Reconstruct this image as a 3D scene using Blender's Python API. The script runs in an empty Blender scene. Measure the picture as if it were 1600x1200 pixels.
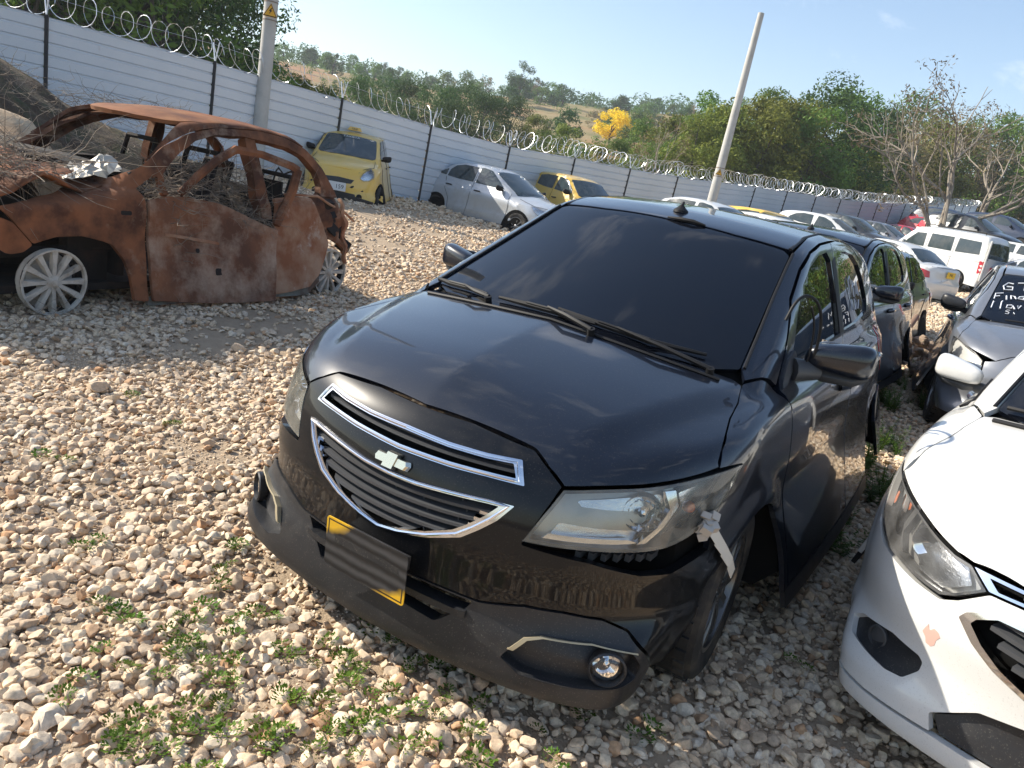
import bpy, bmesh, math, random
import numpy as np
from mathutils import Vector, Matrix
R = math.radians
rng = np.random.default_rng(7); random.seed(7)
sc = bpy.context.scene
# ---------------------------------------------------------------- camera, sky, sun, exposure
cam = bpy.data.cameras.new('camera'); cam_o = bpy.data.objects.new('camera', cam); sc.collection.objects.link(cam_o); sc.camera = cam_o
CAM = np.array([1.23577397, -1.54211085, 1.47245682])
CR = np.array([[0.82797672, 0.53083886, 0.18073366], [-0.29051741, 0.13039032, 0.94794409], [-0.47963964, 0.83738192, -0.26217808]])
M = Matrix.Identity(4)
for i in range(3):
    M[i][0] = CR[0][i]; M[i][1] = CR[1][i]; M[i][2] = -CR[2][i]; M[i][3] = CAM[i]
cam_o.matrix_world = M
cam.sensor_width = 36; cam.lens = 36*1204.893/1600; cam.clip_start = .05; cam.clip_end = 2500
SUN = np.array([-.805, -.235, .545]); SUN = SUN/np.linalg.norm(SUN)      # towards the sun
world = bpy.data.worlds.new('World'); sc.world = world; world.use_nodes = True
wn = world.node_tree.nodes; wl = world.node_tree.links
sky = wn.new('ShaderNodeTexSky'); sky.sky_type = 'NISHITA'; sky.sun_disc = False
sky.sun_elevation = math.asin(SUN[2]); sky.sun_rotation = math.atan2(SUN[0], SUN[1]); sky.air_density = 1.0; sky.dust_density = .7; sky.ozone_density = 1.5
bg = wn['Background']; bg.inputs['Strength'].default_value = .125
# thin wisps of high cloud
tcw = wn.new('ShaderNodeTexCoord'); mpw = wn.new('ShaderNodeMapping'); mpw.inputs['Scale'].default_value = (1.7, 1.7, 3.); wl.new(tcw.outputs['Generated'], mpw.inputs['Vector'])
nzw = wn.new('ShaderNodeTexNoise'); nzw.inputs['Scale'].default_value = 2.3; nzw.inputs['Detail'].default_value = 9; nzw.inputs['Roughness'].default_value = .62; nzw.inputs['Distortion'].default_value = .15
wl.new(mpw.outputs['Vector'], nzw.inputs['Vector'])
mrw = wn.new('ShaderNodeMapRange'); mrw.inputs['From Min'].default_value = .615; mrw.inputs['From Max'].default_value = .80; mrw.inputs['To Max'].default_value = .75
# more cloud overhead than low down, as its mirror image in the windscreen shows
sxw = wn.new('ShaderNodeSeparateXYZ'); wl.new(tcw.outputs['Generated'], sxw.inputs[0]); adw = wn.new('ShaderNodeMapRange'); adw.inputs['From Min'].default_value = .25; adw.inputs['From Max'].default_value = .8; adw.inputs['To Max'].default_value = .085; wl.new(sxw.outputs[2], adw.inputs['Value'])
smw = wn.new('ShaderNodeMath'); smw.operation = 'ADD'; wl.new(nzw.outputs['Fac'], smw.inputs[0]); wl.new(adw.outputs['Result'], smw.inputs[1]); wl.new(smw.outputs[0], mrw.inputs['Value'])
mxw = wn.new('ShaderNodeMix'); mxw.data_type = 'RGBA'; wl.new(mrw.outputs['Result'], mxw.inputs['Factor']); wl.new(sky.outputs['Color'], mxw.inputs['A']); mxw.inputs['B'].default_value = (7.5, 7.6, 8.0, 1)
wl.new(mxw.outputs['Result'], bg.inputs['Color'])
sun = bpy.data.lights.new('sun', 'SUN'); sun.energy = 5.0; sun.angle = R(.53); sun.color = (1., .92, .79)
sun_o = bpy.data.objects.new('sun', sun); sc.collection.objects.link(sun_o)
sun_o.rotation_euler = Vector(SUN).to_track_quat('Z', 'Y').to_euler()
sc.view_settings.view_transform = 'Standard'; sc.view_settings.look = 'None'; sc.view_settings.exposure = .78; sc.view_settings.gamma = 1
sc.cycles.max_bounces = 8; sc.cycles.transparent_max_bounces = 24; sc.cycles.use_denoising = True
sc.cycles.caustics_reflective = False; sc.cycles.caustics_refractive = False
UP = np.array([.060, -.036, 1.]); UP /= np.linalg.norm(UP)   # true plumb: the yard slopes a little, posts and poles stand plumb
# ---------------------------------------------------------------- car body surfaces
def table(pts, sig, lo=-0.6, hi=5.4, n=3001):
    """smooth curve through a polyline: dense table, rounded by a gaussian of width sig"""
    pts = sorted(pts)
    xs = np.linspace(lo, hi, n)
    px = np.array([p[0] for p in pts], float); py = np.array([p[1] for p in pts], float)
    s0 = (py[1]-py[0])/(px[1]-px[0]); s1 = (py[-1]-py[-2])/(px[-1]-px[-2])
    ys = np.interp(xs, px, py)
    ys = np.where(xs < px[0], py[0]+s0*(xs-px[0]), ys)
    ys = np.where(xs > px[-1], py[-1]+s1*(xs-px[-1]), ys)
    if sig > 0:
        h = xs[1]-xs[0]; m = int(3*sig/h)+1
        k = np.exp(-.5*(np.arange(-m, m+1)*h/sig)**2); k /= k.sum()
        pad = np.concatenate([ys[0]+(np.arange(-m, 0))*(ys[1]-ys[0]), ys, ys[-1]+(np.arange(1, m+1))*(ys[-1]-ys[-2])])
        ys = np.convolve(pad, k, 'valid')
    d = np.gradient(ys, xs)
    return (xs, ys, d)
def tv(t, x): return np.interp(x, t[0], t[1])
def td(t, x): return np.interp(x, t[0], t[2])
def smax(a, b, k):
    h = np.maximum(k-np.abs(a-b), 0)/k
    return np.maximum(a, b)+h*h*h*k/6.
def smin(a, b, k): return -smax(-a, -b, k)
def sstep(a, b, x):
    t = np.clip((x-a)/(b-a), 0, 1); return t*t*(3-2*t)

class Body:
    def __init__(s, L, top, roof, plan, sec, front, rear, cab, arch, arch_r=.335, flare=.018,
                 crown=.10, bow=(.36, .35, .84), rbow=(.12, .30, .84), wbow=.22, rwbow=.12, roofcrown=.10,
                 kl=.07, kg=.06, hood=None, dent=None, mid=2.3, shoulder=.0, extra=None, kc=.05, lb=.6):
        s.lb = lb
        s.L = L
        s.top = table(top, .05); s.roof = table(roof, .045); s.plan = table(plan, .10)
        s.sec = table(sec, .025, -.2, 2.2); s.front = table(front, .015, -.2, 2.2); s.rear = table(rear, .02, -.2, 2.2)
        s.cab = table(cab, .03, -.2, 2.2)
        s.arch = arch; s.arch_r = arch_r; s.flare = flare; s.crown = crown; s.bow = bow; s.rbow = rbow
        s.wbow = wbow; s.rwbow = rwbow; s.rc = roofcrown; s.kl = kl; s.kg = kg; s.hood = hood; s.dent = dent
        s.mid = mid; s.shoulder = shoulder; s.extra = extra; s.kc = kc
    def low(s, p):
        x, y, z = np.abs(p[:, 0]), p[:, 1], p[:, 2]
        W = tv(s.plan, y)+tv(s.sec, z)
        for ya, za in s.arch:
            r = np.sqrt((y-ya)**2+(z-za)**2)
            W = W+s.flare*(1-sstep(s.arch_r+.005, s.arch_r+.085, r))
        T = tv(s.top, y)-s.crown*(x/.8)**2
        if s.hood is not None: T = T+s.hood(x, y)
        Ft = (z-T)/np.sqrt(1+td(s.top, y)**2)
        Fs = x-W
        lb = 1-(1-s.lb)*(1-sstep(.26, .42, z))
        Ff = (tv(s.front, z)+lb*(s.bow[0]*x*x+s.bow[1]*(x/s.bow[2])**7)-y)
        Ff = Ff/np.sqrt(1+(2*s.bow[0]*x+7*s.bow[1]/s.bow[2]*(x/s.bow[2])**6)**2+td(s.front, z)**2*.5)
        Fr = y-(s.L-tv(s.rear, z)-s.rbow[0]*x*x-s.rbow[1]*(x/s.rbow[2])**7)
        Fr = Fr/np.sqrt(1+(2*s.rbow[0]*x+7*s.rbow[1]/s.rbow[2]*(x/s.rbow[2])**6)**2)
        F = smax(smax(Ft, Fs, s.kl), smax(Ff, Fr, .02), s.kc)
        if s.extra is not None: F = F+s.extra(x, y, z)
        return F
    def green(s, p):
        x, y, z = np.abs(p[:, 0]), p[:, 1], p[:, 2]
        w = sstep(s.mid-.5, s.mid+.5, y)
        yy = y-s.wbow*x*x*(1-w)+s.rwbow*x*x*w
        T = tv(s.roof, yy)-s.rc*x*x
        Gt = (z-T)/np.sqrt(1+td(s.roof, yy)**2)
        Gs = (x-(tv(s.cab, z)-.035*((y-s.mid)/1.3)**2))/1.08
        return smax(Gt, Gs, s.kg)
    def F(s, p, which='all'):
        if which == 'low': f = s.low(p)
        elif which == 'green': f = s.green(p)
        else: f = smin(s.low(p), s.green(p), .03)
        if s.dent is not None: f = f+s.dent(p)
        return f
    def grad(s, p, which='all', e=.004):
        g = np.zeros_like(p)
        for i in range(3):
            d = np.zeros(3); d[i] = e
            g[:, i] = (s.F(p+d, which)-s.F(p-d, which))
        return g/(np.linalg.norm(g, axis=1)[:, None]+1e-9)
    def cast(s, o, d, which='all', tmax=3.0, n=60):
        """first hit of rays o + t d with the surface, from outside"""
        o = np.asarray(o, float); d = np.asarray(d, float)
        N = len(o); lo = np.zeros(N); hi = np.full(N, -1.); done = np.zeros(N, bool)
        prev = np.zeros(N)
        for i in range(1, n+1):
            t = tmax*i/n
            f = s.F(o+d*t, which)
            hit = (~done) & (f <= 0)
            lo[hit] = prev[hit]; hi[hit] = t; done |= hit
            prev = np.full(N, t)
        miss = ~done
        hi[miss] = tmax; lo[miss] = tmax
        for i in range(16):
            m = .5*(lo+hi); f = s.F(o+d*m[:, None], which); inside = f <= 0
            hi = np.where(inside, m, hi); lo = np.where(inside, lo, m)
        return o+d*(.5*(lo+hi))[:, None], ~miss
# projections: (u, v) of a panel's flat drawing -> ray from outside towards the body
def proj_rays(mode, uv, side=1):
    uv = np.asarray(uv, float); u, v = uv[:, 0], uv[:, 1]; N = len(uv); z = np.zeros(N)
    kind = mode[0]
    if kind == 'side': return np.stack([np.full(N, 1.3*side), u, v], 1), np.tile([-1.*side, 0, 0], (N, 1))
    if kind == 'top': return np.stack([u*side, v, np.full(N, 2.2)], 1), np.tile([0., 0, -1], (N, 1))
    if kind == 'front': return np.stack([u*side, np.full(N, -.8), v], 1), np.tile([0., 1, 0], (N, 1))
    if kind == 'back': return np.stack([u*side, np.full(N, mode[1]+.8), v], 1), np.tile([0., -1, 0], (N, 1))
    if kind == 'diag':      # slanting down onto the shoulder: u = y, v = across the slant
        a = math.radians(mode[1]); ca, sa = math.cos(a), math.sin(a)
        c0 = np.stack([-sa*v+ca*2.2, u, ca*v+sa*2.2], 1)
        c0[:, 0] *= side
        return c0, np.tile([-ca*side, 0, -sa], (N, 1))
    if kind == 'cyl':       # u = degrees from straight ahead about a vertical axis at y = mode[1]
        a = np.radians(u); dx, dy = np.sin(a)*side, -np.cos(a)
        return np.stack([dx*2, mode[1]+dy*2, v], 1), np.stack([-dx, -dy, z], 1)
    if kind == 'cylr':
        a = np.radians(u); dx, dy = np.sin(a)*side, np.cos(a)
        return np.stack([dx*2, mode[1]+dy*2, v], 1), np.stack([-dx, -dy, z], 1)
def unproj(mode, p):
    """3-D points -> panel coordinates (used to draw outlines)"""
    p = np.asarray(p, float)
    if mode[0] == 'side': return np.stack([p[:, 1], p[:, 2]], 1)
    if mode[0] == 'top': return np.stack([p[:, 0], p[:, 1]], 1)
    if mode[0] == 'diag':
        a = math.radians(mode[1]); return np.stack([p[:, 1], -p[:, 0]*math.sin(a)+p[:, 2]*math.cos(a)], 1)
    if mode[0] in ('front', 'back'): return np.stack([p[:, 0], p[:, 2]], 1)
    if mode[0] == 'cyl': return np.stack([np.degrees(np.arctan2(p[:, 0], mode[1]-p[:, 1])), p[:, 2]], 1)
    if mode[0] == 'cylr': return np.stack([np.degrees(np.arctan2(p[:, 0], p[:, 1]-mode[1])), p[:, 2]], 1)

def hatch_hood(x, y):
    xc = .40+.26*np.clip((y-.15)/.8, 0, 1)
    b = .020*(1-sstep(xc-.015, xc+.10, x))*sstep(.10, .35, y)
    return b+.058*(x*x/.7-np.sqrt(x*x+.00008))*sstep(.05, .25, y)
def hatch_body(**kw):
    a = dict(L=3.93,
        top=[(-.3, .55), (.0, .69), (.08, .765), (.14, .805), (.22, .845), (.40, .905), (.60, .950), (.82, .990), (1.0, 1.01), (1.4, 1.02), (3.2, 1.06), (3.8, 1.06)],
        roof=[(.60, .3), (.76, .94), (.82, .998), (1.66, 1.405), (1.85, 1.448), (2.2, 1.475), (2.7, 1.475), (3.2, 1.44), (3.52, 1.385), (3.86, 1.0), (3.93, .3)],
        plan=[(-.1, .76), (.3, .79), (.8, .815), (1.4, .83), (2.6, .835), (3.4, .82), (3.9, .77)],
        sec=[(.1, -.10), (.22, -.055), (.35, -.018), (.50, .003), (.62, .012), (.72, .010), (.82, -.004), (.92, -.035), (1.05, -.075)],
        front=[(.10, .12), (.155, .045), (.18, .035), (.22, .035), (.27, .04), (.33, .045), (.44, .03), (.50, .02), (.58, .03), (.66, .05), (.74, .085), (.80, .13), (.88, .22), (1.0, .4)],
        rear=[(.15, .10), (.25, .03), (.45, .0), (.62, .02), (.70, .07), (1.0, .10), (1.1, .14)],
        cab=[(.8, .80), (.95, .755), (1.05, .725), (1.42, .575), (1.55, .50)],
        arch=[(.83, .30), (3.36, .30)], hood=hatch_hood, mid=2.3)
    a.update(kw); return Body(**a)
# ---------------------------------------------------------------- blender helpers
COL = bpy.context.scene.collection
def link(o): COL.objects.link(o); return o
def mesh_obj(name, V, Fc, mat=None, parent=None, smooth=True, normals=None):
    me = bpy.data.meshes.new(name)
    me.from_pydata([tuple(map(float, v)) for v in V], [], [tuple(int(i) for i in f) for f in Fc])
    if mat is not None:
        for m in (mat if isinstance(mat, (list, tuple)) else [mat]): me.materials.append(m)
    if smooth: me.polygons.foreach_set('use_smooth', [True]*len(me.polygons))
    me.update()
    if normals is not None:
        me.normals_split_custom_set_from_vertices([tuple(map(float, n)) for n in normals])
    o = bpy.data.objects.new(name, me); link(o)
    if parent is not None: o.parent = parent
    return o
def empty(name, loc=(0, 0, 0), rz=0., label=None, cat=None, group=None, parent=None):
    o = bpy.data.objects.new(name, None); link(o); o.location = loc; o.rotation_euler = (0, 0, rz)
    o.empty_display_size = .2
    if parent is not None: o.parent = parent
    return tag(o, label, cat, group)
def tag(o, label=None, cat=None, group=None, kind=None):
    if label: o['label'] = label
    if cat: o['category'] = cat
    if group: o['group'] = group
    if kind: o['kind'] = kind
    return o
def children(o): return [c for c in bpy.data.objects if c.parent == o]
def copy_tree(root, loc, rz, label, group=None, mats=None):
    kids = {}
    for c in bpy.data.objects:
        if c.parent is not None: kids.setdefault(c.parent.name, []).append(c)
    def rec(o, par):
        c = o.copy(); COL.objects.link(c)
        if par is not None: c.parent = par
        if mats and o.type == 'MESH':
            for i, s in enumerate(c.material_slots):
                if s.material and s.material.name in mats:
                    s.link = 'OBJECT'; s.material = mats[s.material.name]
        for k in kids.get(o.name, []): rec(k, c)
        return c
    r = rec(root, None); r.location = loc; r.rotation_euler = (0, 0, rz); r['label'] = label
    if group: r['group'] = group
    return r
class MB:
    """collects simple solids into one mesh"""
    def __init__(s): s.V = []; s.F = []
    def add(s, V, F):
        n = len(s.V); s.V += [tuple(v) for v in V]; s.F += [tuple(i+n for i in f) for f in F]; return s
    def box(s, c, size, rot=None, taper=1.0):
        x, y, z = [a/2 for a in size]
        V = np.array([(-x, -y, -z), (x, -y, -z), (x, y, -z), (-x, y, -z), (-x*taper, -y*taper, z), (x*taper, -y*taper, z), (x*taper, y*taper, z), (-x*taper, y*taper, z)])
        if rot is not None: V = V@np.array(rot).T
        return s.add(V+np.array(c), [(0, 3, 2, 1), (4, 5, 6, 7), (0, 1, 5, 4), (1, 2, 6, 5), (2, 3, 7, 6), (3, 0, 4, 7)])
    def tube(s, pts, r, n=8, caps=True, flat=1.0):
        pts = [np.array(p, float) for p in pts]; m = len(pts)
        rr = r if hasattr(r, '__len__') else [r]*m
        V = []; up = np.array([0, 0, 1.]); 
        t0 = pts[1]-pts[0]; t0 /= np.linalg.norm(t0)+1e-9
        if abs(t0[2]) > .9: up = np.array([1., 0, 0])
        a = np.cross(t0, up); a /= np.linalg.norm(a)
        for i in range(m):
            t = pts[min(i+1, m-1)]-pts[max(i-1, 0)]; t /= np.linalg.norm(t)+1e-9
            a = a-t*(a@t); a /= np.linalg.norm(a)+1e-9; b = np.cross(t, a)
            for k in range(n):
                w = 2*math.pi*k/n; V.append(pts[i]+rr[i]*(a*math.cos(w)+b*math.sin(w)*flat))
        F = [(i*n+k, i*n+(k+1) % n, (i+1)*n+(k+1) % n, (i+1)*n+k) for i in range(m-1) for k in range(n)]
        if caps: F += [tuple(range(n))[::-1], tuple((m-1)*n+k for k in range(n))]
        return s.add(V, F)
    def lathe(s, prof, n=32, axis='x', c=(0, 0, 0), closed=False):
        """prof: (radius, height along the axis)"""
        V = []
        for r, h in prof:
            for k in range(n):
                w = 2*math.pi*k/n; a, b = r*math.cos(w), r*math.sin(w)
                p = {'x': (h, a, b), 'y': (a, h, b), 'z': (a, b, h)}[axis]
                V.append((p[0]+c[0], p[1]+c[1], p[2]+c[2]))
        m = len(prof)
        F = [(i*n+k, i*n+(k+1) % n, (i+1)*n+(k+1) % n, (i+1)*n+k) for i in range(m-1) for k in range(n)]
        if closed: F += [((m-1)*n+k, (m-1)*n+(k+1) % n, (k+1) % n, k) for k in range(n)]
        return s.add(V, F)
    def prism(s, poly, o, ux, uy, uz, d, top=1.0):
        """polygon in the plane (ux, uy) at o, extruded d along uz; top < 1 narrows the far face"""
        o, ux, uy, uz = [np.array(a, float) for a in (o, ux, uy, uz)]
        P = np.array(poly, float); cn = P.mean(0); n = len(P)
        V = [o+ux*p[0]+uy*p[1] for p in P]
        Q = cn+(P-cn)*top
        V += [o+ux*p[0]+uy*p[1]+uz*d for p in Q]
        F = [tuple(range(n))[::-1], tuple(range(n, 2*n))]+[(i, (i+1) % n, (i+1) % n+n, i+n) for i in range(n)]
        return s.add(V, F)
    def build(s, name, mat=None, parent=None, smooth=True, bevel=0.):
        o = mesh_obj(name, s.V, s.F, mat, parent, smooth)
        if smooth:
            o.data.set_sharp_from_angle(angle=math.radians(38))
        if bevel:
            m = o.modifiers.new('bevel', 'BEVEL'); m.width = bevel; m.segments = 2; m.limit_method = 'ANGLE'; m.angle_limit = math.radians(35)
        return o
# --- flat drawings
def resample(poly, step):
    out = []; n = len(poly)
    for i in range(n):
        a, b = poly[i], poly[(i+1) % n]; L = np.hypot(*(b-a)); k = max(1, int(round(L/step)))
        for j in range(k): out.append(a+(b-a)*j/k)
    return np.array(out)
def rounded(poly, r, seg=4):
    out = []; n = len(poly)
    for i in range(n):
        p0, p, p1 = poly[i-1], poly[i], poly[(i+1) % n]
        a = p0-p; b = p1-p; la, lb = np.hypot(*a), np.hypot(*b)
        cosw = (a@b)/(la*lb+1e-12)
        if cosw < -.97 or r <= 0: out.append(p); continue
        t = min(r, la*.45, lb*.45)
        A, Bq = p+a/la*t, p+b/lb*t
        for j in range(seg+1):
            w = j/seg; out.append((1-w)**2*A+2*w*(1-w)*p+w*w*Bq)
    return np.array(out)
def area(p): x, y = p[:, 0], p[:, 1]; return .5*np.sum(x*np.roll(y, -1)-y*np.roll(x, -1))
def inset(poly, d):
    if area(poly) < 0: d = -d
    e = np.roll(poly, -1, 0)-poly; L = np.linalg.norm(e, axis=1)[:, None]+1e-12; n = np.stack([-e[:, 1], e[:, 0]], 1)/L
    m = n+np.roll(n, 1, 0); mm = np.maximum((m*m).sum(1), .5)[:, None]
    return poly+2*m/mm*d
def pip(P, poly):
    x, y = P[:, 0], P[:, 1]; ins = np.zeros(len(P), bool); n = len(poly)
    for i in range(n):
        x0, y0 = poly[i-1]; x1, y1 = poly[i]
        if y0 == y1: continue
        c = ((y0 > y) != (y1 > y)) & (x < (x1-x0)*(y-y0)/(y1-y0)+x0); ins ^= c
    return ins
def pdist(P, poly):
    d = np.full(len(P), 1e9)
    for i in range(len(poly)):
        a = poly[i-1]; b = poly[i]; ab = b-a; t = np.clip(((P-a)@ab)/(ab@ab+1e-12), 0, 1)
        d = np.minimum(d, np.linalg.norm(P-a-t[:, None]*ab, axis=1))
    return d
from mathutils.geometry import delaunay_2d_cdt
def panel(name, B, mode, outline, mat, parent, side=1, holes=(), off=0., depth=.018, grid=.03, gap=.002, rnd=.008,
          which='all', us=None, edge=.003, tf=None, disp=None):
    """one body panel: a flat drawing thrown onto the body surface, with turned-in edges and gaps.
    negative side mirrors it"""
    us = us or (.0148 if mode[0] in ('cyl', 'cylr') else 1.)
    sc = np.array([us, 1.])
    def prep(pl, ins):
        p = np.array(pl, float)*sc; p = rounded(p, rnd); p = inset(resample(p, grid*.8), ins); return p
    O = prep(outline, gap); Hs = [prep(h, -gap*0) for h in holes]
    Ois = [inset(O, edge)]+[inset(h, -edge) for h in Hs]
    lo, hi = O.min(0), O.max(0)
    gx, gy = np.meshgrid(np.arange(lo[0], hi[0], grid), np.arange(lo[1], hi[1], grid*.87))
    gx = gx+(np.arange(gx.shape[0]) % 2)[:, None]*grid*.5
    P = np.stack([gx.ravel(), gy.ravel()], 1)
    k = pip(P, O)
    for h in Hs: k &= ~pip(P, h)
    P = P[k]
    for r in [O]+Hs:
        if len(P): P = P[pdist(P, r) > max(edge+.004, grid*.45)]
    rings = [O]+Hs; pts = []; edges = []; start = []
    for r in rings:
        s0 = len(pts); start.append(s0); pts += list(r); edges += [(s0+i, s0+(i+1) % len(r)) for i in range(len(r))]
    nb = len(pts)
    for r in Ois: pts += list(r)
    pts += list(P)
    vs, es, fs, ov, _, _ = delaunay_2d_cdt([Vector((float(p[0]), float(p[1]))) for p in pts], edges, [], 0, 1e-6)
    V2 = np.array([(v.x, v.y) for v in vs]); T = np.array([tuple(f) for f in fs if len(f) == 3])
    cen = V2[T].mean(1); keep = pip(cen, O)
    for h in Hs: keep &= ~pip(cen, h)
    T = T[keep]
    ring_ids = []
    isb = np.zeros(len(V2), bool)
    # map original ring points to output vertices
    mp = {}
    for i, src in enumerate(ov):
        for q in src: mp[q] = i
    for ri, r in enumerate(rings):
        ids = [mp.get(start[ri]+i) for i in range(len(r))]; ids = [i for i in ids if i is not None]
        ring_ids.append(ids); isb[ids] = True
    o, d = proj_rays(mode, V2/sc, side)
    H, ok = B.cast(o, d, which)
    if not ok.all():      # rays that slip past the body: pull them to the nearest good hit
        g_ = np.where(ok)[0]
        if len(g_) == 0: return None
        for i in np.where(~ok)[0]:
            j = g_[np.argmin(((V2[g_]-V2[i])**2).sum(1))]; H[i] = H[j]
    N = B.grad(H, which)
    if disp is not None: H = H+N*disp(H)[:, None]
    H = H+N*(off-.0015*isb[:, None])
    a, b, c_ = H[T[:, 0]], H[T[:, 1]], H[T[:, 2]]
    fn = np.cross(b-a, c_-a)
    flip = (fn*N[T[:, 0]]).sum(1) < 0
    T[flip] = T[flip][:, ::-1]
    V = list(H); NN = list(N); F = [tuple(t) for t in T]
    for ids in ring_ids:
        m = len(ids)
        if m < 3: continue
        b0 = len(V); cc = H[ids].mean(0)
        for i in ids: V.append(H[i])
        for i in ids: V.append(H[i]-N[i]*depth)
        hx = H[ids]; tn = np.roll(hx, -1, 0)-np.roll(hx, 1, 0); sn = np.cross(tn, N[ids]); sn /= np.linalg.norm(sn, axis=1)[:, None]+1e-9
        V2i = V2[ids]; outward = None
        # make the side normals face away from the panel
        ref = inset(V2i, .004); inside = pip(ref[:1], O) and True
        q = H[ids]+sn*.003
        NN += list(sn)+list(sn)
        F += [(b0+i, b0+(i+1) % m, b0+m+(i+1) % m, b0+m+i) for i in range(m)]
    ob = mesh_obj(name, V, F, mat, parent, True, None)
    # normals: surface part from the body, rims from geometry
    me = ob.data
    nt = len(T); ln = np.zeros((len(me.loops), 3), np.float32)
    vi = np.zeros(len(me.loops), np.int32); me.loops.foreach_get('vertex_index', vi)
    pn = np.zeros(len(me.polygons)*3, np.float32); me.polygons.foreach_get('normal', pn); pn = pn.reshape(-1, 3)
    ls = np.zeros(len(me.polygons), np.int32); me.polygons.foreach_get('loop_start', ls)
    lt = np.zeros(len(me.polygons), np.int32); me.polygons.foreach_get('loop_total', lt)
    lp = np.repeat(np.arange(len(me.polygons)), lt)
    NNa = np.array(NN)
    ln = np.where((lp < nt)[:, None], NNa[vi], pn[lp])
    me.normals_split_custom_set(ln.tolist())
    return ob
def sym(pts, k=1):
    """mirror a half outline (u >= 0, from the centre line outwards and back) into a full one"""
    a = [tuple(p) for p in pts]; b = [(-p[0], p[1]) for p in reversed(a) if abs(p[0]) > 1e-6]
    return a+b
def loft(name, B, mat, parent, off=-.006, ny=90, nphi=56, y0=None, y1=None, zc=.72, low=.20, carve=True, which='all', tmax=1.9, arch_in=.56, zmin=None, flat=True, phimin=-1.0):
    y0 = .02 if y0 is None else y0; y1 = B.L-.02 if y1 is None else y1
    t = np.linspace(0, 1, ny); ys = y0+(y1-y0)*(.5-.5*np.cos(np.pi*t))*.6+(y1-y0)*t*.4
    phi = np.linspace(phimin, math.pi-phimin, nphi)    # from below the side, over the top, to the other side
    O = []; D = []
    for y in ys:
        for p in phi:
            d = np.array([math.cos(p), 0, math.sin(p)]); O.append(np.array([0, y, zc])+d*tmax); D.append(-d)
    O = np.array(O); D = np.array(D)
    H, ok = B.cast(O, D, which, tmax=tmax, n=60)
    r = np.linalg.norm(H-np.stack([0*H[:, 0], H[:, 1], 0*H[:, 2]+zc], 1), axis=1); r = np.where(ok, r, .02)
    H = np.stack([0*r, O[:, 1], 0*r+zc], 1)-D*np.maximum(r+off, .01)[:, None]
    # cut flat underneath
    s = np.where(H[:, 2] < low, (zc-low)/np.maximum(zc-H[:, 2], 1e-6), 1.)
    H = np.stack([H[:, 0]*s, H[:, 1], zc+(H[:, 2]-zc)*s], 1)
    if carve:
        for ya, za in B.arch:
            rr = np.sqrt((H[:, 1]-ya)**2+(H[:, 2]-za)**2)
            k = (rr < B.arch_r) & (np.abs(H[:, 0]) > arch_in)
            H[k, 0] = np.sign(H[k, 0])*arch_in
    V = list(H); F = []
    for i in range(ny-1):
        for j in range(nphi-1): F.append((i*nphi+j, (i+1)*nphi+j, (i+1)*nphi+j+1, i*nphi+j+1))
        F.append((i*nphi+nphi-1, (i+1)*nphi+nphi-1, (i+1)*nphi, i*nphi))
    F.append(tuple(range(nphi))); F.append(tuple((ny-1)*nphi+j for j in range(nphi))[::-1])
    o = mesh_obj(name, V, F, mat, parent, True)
    o.data.set_sharp_from_angle(angle=math.radians(50))
    return o
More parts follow.
